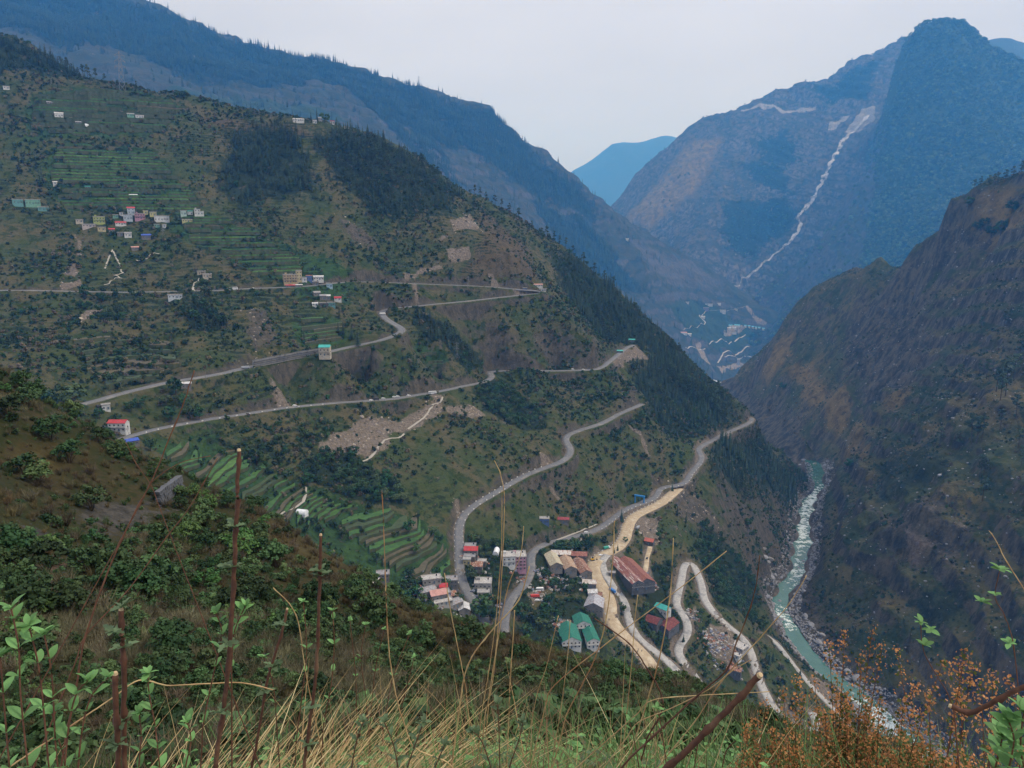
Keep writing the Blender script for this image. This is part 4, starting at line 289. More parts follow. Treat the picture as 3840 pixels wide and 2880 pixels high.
HOUSES = [
 (-609.1,961.4,20.6,11.2,6,4.9,0.652,'flat','teal','slab','turquoise two storey house at the left end of the upper village','house','houses of the upper village'),
 (-596.3,971.1,19.7,16,6,5.7,0.551,'flat','mint','slab','long mint green terrace house at far left','house','houses of the upper village'),
 (-580.5,964.9,14.5,11.2,6,4.1,0.542,'flat','teal','whiteslab','teal house with white roof slab at far left','house','houses of the upper village'),
 (-534.8,959.9,-0.6,8,5.1,3.3,0.508,'flat','cream','slab','cream and ochre house above the path at the village edge','house','houses of the upper village'),
 (-521.3,954.9,-6.2,14.4,5.1,3.3,0.587,'flat','pinkish','slab','low pale pink long house under the lime green one','house','houses of the upper village'),
 (-514.4,967.5,-1.7,12.8,6.8,7.4,0.489,'flat','lime','slab','lime green three storey house in the upper village','house','houses of the upper village'),
 (-505,953.6,-10.1,8.8,5.1,3.7,0.487,'flat','yellow','slab','cream yellow cottage at the lower edge of the upper village','house','houses of the upper village'),
 (-494.5,957,-11.8,6.4,5.1,2.5,0.477,'gable','stone','red','small hut with red roof at the lower edge of the upper village','shed_building','houses of the upper village'),
 (-483.2,954.1,-16.2,6.4,5.1,3.7,0.469,'flat','stone','slab','brown stone house right of the small red roof','house','houses of the upper village'),
 (-473.5,953.9,-17.3,8,5.1,3.7,0.461,'gable','white','greyroof','white and brown gabled house low in the upper village','house','houses of the upper village'),
 (-490.9,973.1,-4,12,5.1,2.9,0.554,'gable','white','red','long low house with a red sheet roof in the upper village','house','houses of the upper village'),
 (-487.6,986.7,2.2,10.4,6.8,5.7,0.459,'flat','paleblue','slab','pale blue two storey house in the upper village','house','houses of the upper village'),
 (-488.2,997.9,9.8,8.8,6,6.6,0.455,'gable','paleblue','red','blue grey house topped by a bright red roof','house','houses of the upper village'),
 (-474.8,992.1,3.4,12,6.8,6.6,0.446,'flat','pink','slab','pink two storey house in the upper village','house','houses of the upper village'),
 (-472.8,1004.4,10.5,5.6,4.2,3.7,0.44,'flat','brightyellow','slab','small bright yellow house above the pink one','house','houses of the upper village'),
 (-462.9,1003.3,8.1,8,5.1,4.1,0.432,'flat','brightyellow','slab','wider bright yellow house right of the small one','house','houses of the upper village'),
 (-449.6,997.5,1.7,17.6,6,5.7,0.423,'flat','white','slab','long white two storey school block in the upper village','house','houses of the upper village'),
 (-442.6,986.9,-5.8,4.8,3.4,2.9,0.422,'flat','white','slab','tiny white hut below the long white block','shed_building','houses of the upper village'),
 (-450.6,983.9,-5.8,6.4,3.4,2.9,0.43,'flat','mint','slab','small green hut below the long white block','shed_building','houses of the upper village'),
 (-428.2,1014.4,8.2,7.2,5.1,4.9,0.399,'flat','paleteal','slab','pale teal house right of the very tall conifer','house','houses of the upper village'),
 (-422,1020.3,10,6.4,5.1,3.7,0.392,'gable','white','greenroof','small house with green roof right of the tall conifer','house','houses of the upper village'),
 (-412.5,1020.4,8.8,7.2,5.1,6.6,0.384,'flat','white','slab','white two storey house at the right end of the upper village','house','houses of the upper village'),
 (-407.7,1022,8.9,5.6,5.1,4.1,0.38,'flat','white','whiteslab','white house with flat roof ending the upper village','house','houses of the upper village'),
 (-417.6,998.5,-1.2,12,5.1,3.3,0.396,'flat','brightyellow','whiteslab','long yellow house with white roof below the tall conifer','house','houses of the upper village'),
 (-501.8,984.1,5.7,6.4,4.2,2.9,0.472,'flat','mint','slab','green hut left of the pale blue house','shed_building','houses of the upper village'),
 (-497.5,990.2,8.6,4,3.4,2.5,0.466,'flat','white','slab','white hut behind the pale blue house','shed_building','houses of the upper village'),
 (-454.1,960.8,-19.7,10.4,6,3.7,0.267,'gable','stone','blue','stone house with a blue sheet roof below the upper village','house','houses of the upper village'),
 (-457.9,936.3,-32.5,8,4.2,2.1,0.542,'gable','stone','pinkroof','low shed with a pinkish roof on the slope under the village','shed_building','houses of the upper village'),
 (-367.4,905.5,-59.4,8.8,5.1,3.7,0.385,'flat','cream','slab','small cream house above its twin over the upper road','house',None),
 (-357.5,897.1,-64.2,9.6,5.1,3.7,0.379,'flat','cream','whiteslab','cream house with white roof at the top of the footpath','house',None),
 (-369.4,834.3,-82.4,14.4,5.1,3.7,0.417,'flat','whiteblue','whiteslab','long white and blue house just below the upper road','house',None),
 (-661.3,1165.6,149.9,11.2,6,4.9,0.516,'gable','white','whiteroof','white farmhouse high on the upper terraces','house',None),
 (-614.7,1156.7,136.6,9.6,4.2,2.5,0.488,'vault','plastic','plastic','white plastic tunnel on the high left terraces','plastic_tunnel',None),
 (-628.4,1155,138.4,7.2,4.2,2.5,0.498,'gable','stone','greyroof','low stone hut beside the high plastic tunnel','shed_building',None),
 (-573.5,1201,153.8,9.6,5.1,3.3,0.445,'gable','mint','greyroof','pale mint farmhouse near the skyline terraces','house',None),
 (-560.9,1202.3,152.6,11.2,5.1,3.3,0.524,'gable','white','greyroof','long pale farmhouse near the skyline terraces','house',None),
 (-755,1200.7,194.5,8,4.2,2.9,0.561,'gable','white','greyroof','pale hut near the left edge under the dark wood','shed_building',None),
 (-685.8,1188.5,170.5,8,4.2,2.5,0.611,'gable','stone','greyroof','grey roofed hut on the high left terraces','shed_building',None),
 (-500.6,1033.3,33.4,10.4,4.2,2.5,0.451,'vault','plastic','plastic','white plastic tunnel above the red roofed house','plastic_tunnel',None),
 (-595.3,1021.7,48.9,4.8,3.4,2.5,0.528,'gable','white','whiteroof','tiny white hut beside the dark conifers at left','shed_building',None),
 (-558,1030.3,42.2,6.4,4.2,2.5,0.496,'gable','stone','greenroof','small hut with greenish roof in the big terraces','shed_building',None),
 (-345.1,1288.8,157.9,17.6,5.1,2.9,0.262,'gable','white','whiteroof','long low white house on the skyline spur','house',None),
 (-318.6,1287.4,157,6.4,5.1,3.3,0.243,'gable','white','greyroof','small white house under the skyline conifers','house',None),
 (-314.1,1306.5,162.3,6.4,5.1,3.7,0.236,'gable','white','whiteroof','white house between two skyline trees','house',None),
 (-298.5,1324.1,160,7.2,5.1,3.7,0.222,'gable','white','redbrown','house with dark red roof on the skyline spur','house',None),
 (-272.5,1308.1,149.4,8,5.1,3.7,0.205,'flat','white','greyroof','white house at the right end of the skyline spur','house',None),
 (-269.6,928.3,-72.5,16,8.5,9.8,0.422,'flat','ochre','slab','big ochre yellow three storey hotel by the upper road','house','houses round the roadside hotel'),
 (-260.5,934.5,-70.8,6.4,6.8,11.5,0.412,'flat','yellow','slab','slim yellow tower block joined to the ochre hotel','house','houses round the roadside hotel'),
 (-249.2,939.5,-68.4,7.2,5.1,4.9,0.259,'flat','bluewall','pinkroof','bright blue house right of the ochre hotel','house','houses round the roadside hotel'),
 (-239.2,945.1,-67.1,12,5.1,3.7,0.248,'gable','white','whiteroof','white roofed shed right of the blue house','shed_building','houses round the roadside hotel'),
 (-254,935.5,-70.9,5.6,5.1,4.1,0.265,'flat','white','slab','white house squeezed between ochre hotel and blue house','house','houses round the roadside hotel'),
 (-240.1,933.8,-72.5,7.2,5.1,4.1,0.252,'flat','stone','whiteslab','grey house in front of the white roofed shed','shed_building','houses round the roadside hotel'),
 (-264.6,911.3,-79,10.4,4.2,2.3,0.283,'shed','stone','red','red awning stall below the ochre hotel','shed_building','houses round the roadside hotel'),
 (-256.9,915.4,-79.4,10.4,4.2,2.3,0.274,'shed','stone','whiteroof','white awning stall beside the red one','shed_building','houses round the roadside hotel'),
 (-223.8,935.9,-78.3,7.2,5.1,4.1,0.235,'flat','lightblue','whiteslab','light blue house half hidden in trees by the hotel','house','houses round the roadside hotel'),
 (-234.3,912.5,-85.7,8,6,3.7,0.6,'gable','stone','greyroof','grey gabled house below the roadside hotel','house','houses round the roadside hotel'),
 (-225.3,906.5,-90.1,7.2,6,4.1,0.244,'gable','stone','greyroof','left one of two joined grey houses','house','houses round the roadside hotel'),
 (-221.3,910.8,-90.5,7.2,6,3.8,0.238,'gable','stone','whiteroof','right one of two joined grey houses','house','houses round the roadside hotel'),
 (-210.2,917.4,-92.8,8.8,6,4.1,0.225,'vault','white','red','house with a rounded bright red roof below the upper road','house','houses round the roadside hotel'),
 (-229.2,883.8,-95.9,6.4,4.2,2.6,0.254,'gable','white','whiteroof','little white hut left of the long teal house','shed_building','houses round the roadside hotel'),
 (-221.4,893.9,-96.4,9.6,5.1,4.1,0.243,'flat','darkwall','slab','dark fronted half of the long house over the terraces','house','houses round the roadside hotel'),
 (-214.5,899.3,-97,9.6,5.1,4.1,0.234,'flat','teal','slab','teal half of the long house over the terraces','house','houses round the roadside hotel'),
 (-190.4,763.2,-136,11,8,8.6,0.035,'gable','cream','tealroof','cream three storey house with teal roof on the middle road','house',None),
 (44.4,1106.8,-97.9,10.4,5.1,3.3,-0.04,'flat','white','whiteslab','white platform house jutting from the road spur','house',None),
 (37.7,1108.3,-91.4,12.8,4.2,2.5,0.053,'gable','white','pinkroof','long low stall with pink roof at the spur bend','shed_building',None),
 (18.5,1089.8,-92.5,5.6,3.4,2.5,-0.017,'flat','bluewall','slab','blue cabin at the spur bend','shed_building',None),
 (-297.2,554.7,-154.1,13,7,6.4,0.003,'gable','white','red','white two storey house with a bright red roof by the near ridge','house',None),
 (-276.4,530.9,-158.1,9,5,3,0.655,'shed','stone','blue','blue tarp shelter peeping over the near ridge','shed_building',None),
 (-282.3,643.2,-140.7,8,5,3.5,0.414,'gable','stone','whiteroof','pale roofed hut hidden in the middle trees','shed_building',None),
 (-320.7,582.8,-145.1,6,5,4,0.503,'flat','white','slab','small white hut by the left trees','shed_building',None),
 (200,1253,-194.6,11,6,3,-0.158,'shed','stone','turquoise','turquoise tarp on the dirt knoll','shed_building',None),
 (168.2,1168.3,-199,9,5,3,-0.143,'shed','stone','turquoise','lower turquoise tarp beside the dirt knoll','shed_building',None),
 (-163.7,558.2,-223.2,6,8,3,1.332,'vault','plastic','plastic','white plastic tunnel in the lower terraces','plastic_tunnel',None),
 (-35.2,598.1,-271.9,9,8,5,-0.028,'flat','stone','greyroof','grey roofed house behind the bright red roof','house','buildings of the lower village and works'),
 (-34,589,-272.7,11,8,6,-0.03,'gable','stone','red','village house with a glaring red roof','house','buildings of the lower village and works'),
 (-34.8,581.8,-274.6,9,8,5,-0.028,'flat','stone','greyroof','grey flat roofed house in front of the red one','house','buildings of the lower village and works'),
 (-36.6,573.5,-274.7,6,5,4,-0.024,'flat','yellow','slab','small yellow cottage beside the village road','house','buildings of the lower village and works'),
 (-29.1,575.1,-277.7,10,7,3.5,-0.089,'shed','stone','rust','low rusty shed behind the yellow cottage','shed_building','buildings of the lower village and works'),
 (-25,585.5,-278,7,5,4,-0.097,'flat','stone','whiteslab','small shed with white roof slab in the village','shed_building','buildings of the lower village and works'),
 (-13.6,609.1,-279.2,5,10,3.2,-0.117,'vault','plastic','plastic','white plastic tunnel beside the pink house','plastic_tunnel','buildings of the lower village and works'),
 (5.6,603.5,-288.2,12,12,12,0.078,'flat','pink','whiteslab','tall pink three storey house in the lower village','house','buildings of the lower village and works'),
 (-3.1,599.3,-283.8,11,11,8,0.093,'flat','white','whiteslab','white flat roofed house left of the pink one','house','buildings of the lower village and works'),
 (-22.8,554.3,-285.3,13,10,8,-0.011,'flat','concrete','whiteslab','concrete house with pale flat roof inside the hairpin','house','buildings of the lower village and works'),
 (-22.1,545.3,-287.2,9,8,6,-0.012,'flat','yellow','slab','yellow fronted lower wing inside the hairpin','house','buildings of the lower village and works'),
 (-18.7,542.7,-289.1,7,7,3,-0.018,'shed','stone','rustred','rusty red lean to in front of the hairpin house','shed_building','buildings of the lower village and works'),
 (-35.6,513.8,-282.8,8,10,5,0.139,'gable','stone','whiteroof','barn with white corrugated roof below the hairpin','shed_building','buildings of the lower village and works'),
 (-46.4,540,-274.3,9,8,6,0.086,'flat','stone','greyroof','grey two storey house left of the hairpin road','house','buildings of the lower village and works'),
 (-51.7,528,-272.5,6,5,4.5,0.098,'shed','darkwall','red','small hut with red roof left of the hairpin','shed_building','buildings of the lower village and works'),
 (-61,530.9,-266.8,14,7,4,0.254,'flat','concrete','whiteslab','pale concrete ruin above the old village core','house','buildings of the lower village and works'),
 (-62.7,514.2,-267.8,12,8,4,0.47,'gable','stone','greyroof','grey roofed old house at the left of the village core','house','buildings of the lower village and works'),
 (-54.4,512.8,-269.9,12,9,4,0.368,'gable','stone','pinkroof','patched pinkish roof in the village core','house','buildings of the lower village and works'),
 (-50.4,520.8,-272.2,8,7,4,0.358,'flat','bluewall','slab','blue patched house in the village core','house','buildings of the lower village and works'),
 (-46.1,522.7,-275.3,8,8,4,0.263,'gable','stone','rust','rusty roofed house in the village core','house','buildings of the lower village and works'),
 (-51.1,508.8,-272.5,14,9,2.5,0.449,'flat','concrete','whiteslab','low pale courtyard slab in the village core','house','buildings of the lower village and works'),
 (-42.4,513.6,-276.7,10,8,3.5,0.693,'gable','stone','greyroof','long grey roof at the foot of the village core','house','buildings of the lower village and works'),
 (-98.8,499.7,-253.4,9,6,4,0.37,'gable','stone','whiterust','small house with white and rust roof behind the near ridge','house','buildings of the lower village and works'),
 (-94.3,513.8,-256.4,9,7,6,0.181,'flat','stone','greyroof','square grey roofed house behind the near ridge','house','buildings of the lower village and works'),
 (45.2,650.7,-300.7,18,9,4,-0.069,'gable','stone','whiterust','shed with white and rust striped roof in the works yard','shed_building','buildings of the lower village and works'),
 (62.1,662.7,-307.7,16,9,4,-0.093,'gable','stone','rustred','shed with rust red roof at the top of the works yard','shed_building','buildings of the lower village and works'),
 (36.9,630.7,-301.3,11,24,4.5,0.186,'gable','stone','yellowrust','long shed with yellowed roof in the works yard','shed_building','buildings of the lower village and works'),
 (50,633,-305.1,11,24,4.5,0.166,'gable','stone','tanrust','long shed with tan rusty roof in the works yard','shed_building','buildings of the lower village and works'),
 (63.5,642.4,-310.9,11,28,4.5,0.216,'gable','stone','rust','long shed with dark rust roof beside the dirt road','shed_building','buildings of the lower village and works'),
 (68.9,624,-317.2,12,8,4,-0.11,'gable','stone','whiterust','short shed with white streaked roof by the dirt road','shed_building','buildings of the lower village and works'),
 (70.9,601.4,-326.7,16,17,5,-0.187,'gable','stone','corrugated','grey corrugated roofed workshop below the works yard','shed_building','buildings of the lower village and works'),
 (70.4,613.5,-321.7,8,7,5,0.06,'gable','white','whiteroof','white tent roof beside the dirt road','shed_building','buildings of the lower village and works'),
 (76.7,621.8,-325.1,7,7,3.5,-0.123,'flat','stone','rust','small rusty roof right of the white tent roof','shed_building','buildings of the lower village and works'),
 (73.6,608.7,-325.6,10,5,4,-0.12,'flat','orangewall','orange','orange roofed shack above the grey workshop','shed_building','buildings of the lower village and works'),
 (117.1,669.3,-330.2,17,50,7,0.281,'gable','darkwall','rustred','largest rust red factory roof','factory_hall','buildings of the lower village and works'),
 (106.1,660.5,-329.8,11,54,7,0.294,'gable','darkwall','ruststripe','long factory roof striped rust and white','factory_hall','buildings of the lower village and works'),
 (93.6,658,-323.4,6,4,3,-0.141,'flat','stone','greyroof','small grey cabin at the top of the factory','factory_hall','buildings of the lower village and works'),
 (138.6,639.9,-351.1,13,8,5,-0.772,'gable','white','tealroof','small teal roofed house by the hairpin road','house','buildings of the lower village and works'),
 (126.6,620.3,-353.2,12,12,5,-0.638,'gable','darkwall','maroon','smaller maroon roofed shed below the factory','factory_hall','buildings of the lower village and works'),
 (140.4,623.2,-360,12,19,5,-0.71,'gable','darkwall','maroon','larger maroon roofed shed below the factory','factory_hall','buildings of the lower village and works'),
 (44.9,542.4,-321.5,15,24,6,0.092,'gable','white','greenroof','wide green roofed hall at the lower works','shed_building','buildings of the lower village and works'),
 (56.9,566.3,-322.8,13,14,6,0.109,'gable','white','greenroof','short upper wing of the angled green roof','house','buildings of the lower village and works'),
 (61.6,559,-326.9,10,36,6,0.135,'gable','white','greenroof','long lower wing of the angled green roof','house','buildings of the lower village and works'),
 (143.9,742.5,-328.4,9,8,4,-0.453,'gable','darkwall','brickred','small hut with brick red roof at the top of the dirt spur','shed_building','buildings of the lower village and works'),
 (31.9,703,-289.3,9,6,4.5,-0.045,'flat','bluewall','slab','blue hut alone above the lower road','shed_building',None),
 (52,722.5,-297.3,11,6,4,-0.072,'gable','stone','redbrown','red roofed hut right of the blue one','shed_building',None),
 (208.3,631.1,-381.9,14,11,3,-0.842,'flat','concrete','whiteslab','pale concrete block in the quarry yard','house','buildings of the lower village and works'),
 (202.2,618.6,-384.5,8,5,3,-0.84,'flat','white','whiteslab','white roofed cabin in the quarry yard','shed_building','buildings of the lower village and works'),
 (196.6,604.3,-392.5,12,7,5,-0.489,'flat','darkwall','rust','dark shed at the lower end of the quarry','shed_building','buildings of the lower village and works'),
]
HOUSE_SPOTS = [(-609.1, 961.4, 7.2), (-596.3, 971.1, 9.8), (-580.5, 964.9, 7.2), (-534.8, 959.9, 5.4), (-521.3, 954.9, 8.9), (-514.4, 967.5, 8.0), (-505.0, 953.6, 5.8), (-494.5, 957.0, 4.5), (-483.2, 954.1, 4.5), (-473.5, 953.9, 5.4), (-490.9, 973.1, 7.6), (-487.6, 986.7, 6.7), (-488.2, 997.9, 5.8), (-474.8, 992.1, 7.6), (-472.8, 1004.4, 4.1), (-462.9, 1003.3, 5.4), (-449.6, 997.5, 10.7), (-442.6, 986.9, 3.6), (-450.6, 983.9, 4.5), (-428.2, 1014.4, 5.0), (-422.0, 1020.3, 4.5), (-412.5, 1020.4, 5.0), (-407.7, 1022.0, 4.1), (-417.6, 998.5, 7.6), (-501.8, 984.1, 4.5), (-497.5, 990.2, 3.2), (-454.1, 960.8, 6.7), (-457.9, 936.3, 5.4), (-367.4, 905.5, 5.8), (-357.5, 897.1, 6.3), (-369.4, 834.3, 8.9), (-661.3, 1165.6, 7.2), (-614.7, 1156.7, 6.3), (-628.4, 1155.0, 5.0), (-573.5, 1201.0, 6.3), (-560.9, 1202.3, 7.2), (-755.0, 1200.7, 5.4), (-685.8, 1188.5, 5.4), (-500.6, 1033.3, 6.7), (-595.3, 1021.7, 3.6), (-558.0, 1030.3, 4.5), (-345.1, 1288.8, 10.7), (-318.6, 1287.4, 4.5), (-314.1, 1306.5, 4.5), (-298.5, 1324.1, 5.0), (-272.5, 1308.1, 5.4), (-269.6, 928.3, 9.8), (-260.5, 934.5, 4.7), (-249.2, 939.5, 5.0), (-239.2, 945.1, 7.6), (-254.0, 935.5, 4.1), (-240.1, 933.8, 5.0), (-264.6, 911.3, 6.7), (-256.9, 915.4, 6.7), (-223.8, 935.9, 5.0), (-234.3, 912.5, 5.4), (-225.3, 906.5, 5.0), (-221.3, 910.8, 5.0), (-210.2, 917.4, 5.8), (-229.2, 883.8, 4.5), (-221.4, 893.9, 6.3), (-214.5, 899.3, 6.3), (-190.4, 763.2, 7.1), (44.4, 1106.8, 6.7), (37.7, 1108.3, 8.0), (18.5, 1089.8, 4.1), (-297.2, 554.7, 8.2), (-276.4, 530.9, 6.0), (-282.3, 643.2, 5.4), (-320.7, 582.8, 4.3), (200.0, 1253.0, 7.1), (168.2, 1168.3, 6.0), (-163.7, 558.2, 5.4), (-35.2, 598.1, 6.0), (-34.0, 589.0, 7.1), (-34.8, 581.8, 6.0), (-36.6, 573.5, 4.3), (-29.1, 575.1, 6.5), (-25.0, 585.5, 4.9), (-13.6, 609.1, 6.5), (5.6, 603.5, 7.6), (-3.1, 599.3, 7.1), (-22.8, 554.3, 8.2), (-22.1, 545.3, 6.0), (-18.7, 542.7, 4.9), (-35.6, 513.8, 6.5), (-46.4, 540.0, 6.0), (-51.7, 528.0, 4.3), (-61.0, 530.9, 8.7), (-62.7, 514.2, 7.6), (-54.4, 512.8, 7.6), (-50.4, 520.8, 5.4), (-46.1, 522.7, 5.4), (-51.1, 508.8, 8.7), (-42.4, 513.6, 6.5), (-98.8, 499.7, 6.0), (-94.3, 513.8, 6.0), (45.2, 650.7, 10.9), (62.1, 662.7, 9.8), (36.9, 630.7, 14.2), (50.0, 633.0, 14.2), (63.5, 642.4, 16.4), (68.9, 624.0, 7.6), (70.9, 601.4, 10.4), (70.4, 613.5, 5.4), (76.7, 621.8, 4.9), (73.6, 608.7, 6.5), (117.1, 669.3, 28.5), (106.1, 660.5, 30.7), (93.6, 658.0, 4.3), (138.6, 639.9, 8.2), (126.6, 620.3, 7.6), (140.4, 623.2, 11.5), (44.9, 542.4, 14.2), (56.9, 566.3, 8.7), (61.6, 559.0, 20.8), (143.9, 742.5, 6.0), (31.9, 703.0, 6.0), (52.0, 722.5, 7.1), (208.3, 631.1, 8.7), (202.2, 618.6, 5.4), (196.6, 604.3, 7.6)]
FAR_HOUSES = [
 (1254.8,4841.6,-511.4,48,12,10,-0.254,'flat','white','slab','long white block at the top of the far valley settlement'),
 (1226.4,4791.2,-547.1,34,14,16,-0.251,'flat','purple','slab','purplish block in the far valley settlement'),
 (1343.2,4828.8,-569.1,36,14,18,-0.271,'flat','white','whiteslab','large white hotel block in the far valley'),
 (1186.3,4705,-577.6,27.2,11.9,8.2,-0.247,'gable','white','whiteroof','white roofed building on the far valley road bend'),
 (1438.7,4824.2,-654.7,34,16,8,-0.29,'gable','white','skyblue','largest sky blue roof of the far camp'),
 (1383,4775.5,-645.1,22,12,8,-0.282,'gable','white','skyblue','sky blue roof at the left of the far camp'),
 (1497.2,4841.8,-654.1,15,12,7,-0.3,'gable','white','skyblue','first small blue roof right of the largest'),
 (1524,4850.8,-658.3,15,12,7,-0.304,'gable','white','skyblue','second small blue roof right of the largest'),
 (1549.5,4855.4,-661.9,14,12,7,-0.309,'gable','white','skyblue','third small blue roof right of the largest'),
 (1569.8,4853,-664.6,14,12,7,-0.313,'gable','white','skyblue','fourth small blue roof right of the largest'),
 (1589.2,4848.5,-664,14,12,7,-0.317,'gable','white','skyblue','fifth small blue roof right of the largest'),
 (1613,4838.4,-668.6,16,12,7,-0.322,'gable','white','skyblue','last blue roof at the right of the far camp'),
 (1368,4749.6,-662.2,22,12,7,-0.28,'gable','white','whiteroof','white roof at the left front of the far camp'),
 (1405.8,4769.8,-662,24,12,7,-0.287,'gable','white','whiteroof','white roof in the middle front of the far camp'),
 (1466,4823.8,-666.5,20,12,7,-0.295,'flat','pinkish','slab','pinkish hall in the far camp'),
 (1387,4740.7,-681.5,50,8,5,-0.285,'flat','white','whiteslab','long low white shed below the far camp'),
 (1328,4695.8,-680.8,14,10,14,-0.276,'flat','white','slab','white block left of the long low shed'),
 (981.6,4302.3,-629.1,34,14,9,-0.224,'gable','white','pinkroof','pale roofs of the left hamlet in the far valley'),
 (1024.1,4348,-635.8,24,12,7,-0.231,'gable','white','whiteroof','white roof right of the left far hamlet'),
 (1081.2,4704.4,-488.4,30,10,6,-0.226,'flat','white','whiteslab','pale row of houses high in the far valley'),
 (1348.2,4446.7,-828.2,16,14,30,-0.294,'flat','concrete','slab','concrete intake tower by the far river'),
 (1327.7,4882.2,-512.8,30,10,6,-0.266,'gable','white','greyroof','pale row beside the top white block'),
 (1462.4,4938.3,-551.8,16,10,6,-0.288,'flat','white','slab','small white house by the upper far road'),
 (712.6,4774.7,-112.2,18,10,8,-0.148,'gable','white','whiteroof','lone white house on the far left slope'),
]
VEHICLES = [
 ('car','white',-28.5,536.2,-284.4,1.1,'white car parked at the hairpin house'),
 ('bus','white',22.1,586,-301.5,0.05,'white bus parked in the dusty yard'),
 ('truck','red',18.9,571.2,-300.1,0.141,'red truck parked under the bus'),
 ('car','white',20.4,569.5,-302.1,0.139,'white jeep parked beside the red truck'),
 ('truck','grey',134.7,762.1,-320.2,1.047,'grey lorry below the retaining wall'),
 ('truck','green',94.7,707,-318.7,0.478,'green and white lorry on the dirt road'),
 ('car','white',86.5,688.9,-314.4,0.486,'white car on the dirt road junction'),
 ('digger','yellow',77.3,677.7,-313.6,0.41,'yellow digger at the edge of the dirt road'),
 ('car','white',73.1,654.3,-315.7,1.285,'white car by the works sheds'),
 ('truck','blue',91.2,634.3,-329.6,-1.015,'blue lorry between dirt and concrete roads'),
 ('car','white',75.3,723.7,-309,0.158,'white car driving the lower asphalt road'),
 ('car','white',-144.8,760.1,-179.8,0.275,'leftmost white car in the queue on the middle road'),
 ('truck','dark',-141.3,764.8,-181.4,0.27,'dark lorry in the queue on the middle road'),
 ('car','white',-136,781.3,-183.8,0.26,'single white car above the landslide wall'),
 ('car','white',-125.9,791.5,-185.2,0.297,'white car, first of the close pair over the landslide'),
 ('car','white',-122.8,794.2,-184.8,0.293,'white car, second of the close pair over the landslide'),
 ('car','white',-111.8,801.1,-184.4,0.313,'white car above the landslide top'),
 ('bus','white',-88.3,821.7,-184.9,0.282,'white bus on the middle road above the landslide'),
 ('car','white',-206.7,702.5,-171.6,0.426,'white car alone on the middle road'),
 ('truck','grey',-251.2,702.8,-134,0.518,'lorry on the road below the grey wall'),
 ('bus','white',-319.7,875.8,-75,0.35,'white minibus on the upper road'),
 ('car','white',-323.4,874.5,-74.9,0.354,'white car behind the upper minibus'),
 ('car','white',-301.9,889.6,-74.5,0.327,'white car near the ochre hotel'),
 ('truck','white',-163.2,954.2,-108.4,0.344,'white lorry at the upper hairpin'),
 ('car','white',83.1,1021.7,-197.4,-0.081,'white car on the level middle road'),
 ('car','white',97.4,1018.6,-196.2,-0.095,'second white car on the level middle road'),
 ('car','dark',136.3,712.2,-331,1.207,'car on the dirt spur'),
]
PYLONS = [
 (-588.9,5091.7,845.1,'ridge',62,'steel pylon standing on the far skyline ridge'),
 (-614.7,1268.7,203.7,'hill',60,'tall hazy pylon behind the upper left skyline'),
 (-68.3,927.6,-164,'hill',22,'small pylon in the wooded middle gully'),
 (-60.5,1060.2,-92.7,'hill',18,'small pylon by the upper road'),
 (-434.7,964.8,-20.4,'hill',19,'small pylon below the upper village'),
 (-254.5,1320.8,148.1,'hill',30,'slender mast on the ridge right of the skyline houses'),
 (-961.7,4605.6,769.4,'ridge',50,'faint pylon on the far wooded ridge'),
]
WALLS = [(4, 0.02, 0.46, 1, 9.0, 'concrete retaining wall holding up the pale dirt road'), (0, 0.8, 0.865, -1, 7.5, 'grey concrete wall above the road left of the cream house'), (0, 0.13, 0.175, 1, 5.5, 'grey stone wall under the upper road near the hotel'), (0, 0.945, 0.985, -1, 3.5, 'pale wall along the left end of the second road'), (6, 0.03, 0.16, 1, 2.5, 'low stone wall on the outer edge of the concrete hairpin road')]
ARCH = (148.6, 837.0, -325.2)
STONEWALL = ((-40.65, 82.55, -31.84), (-40.98, 89.38, -32.23))
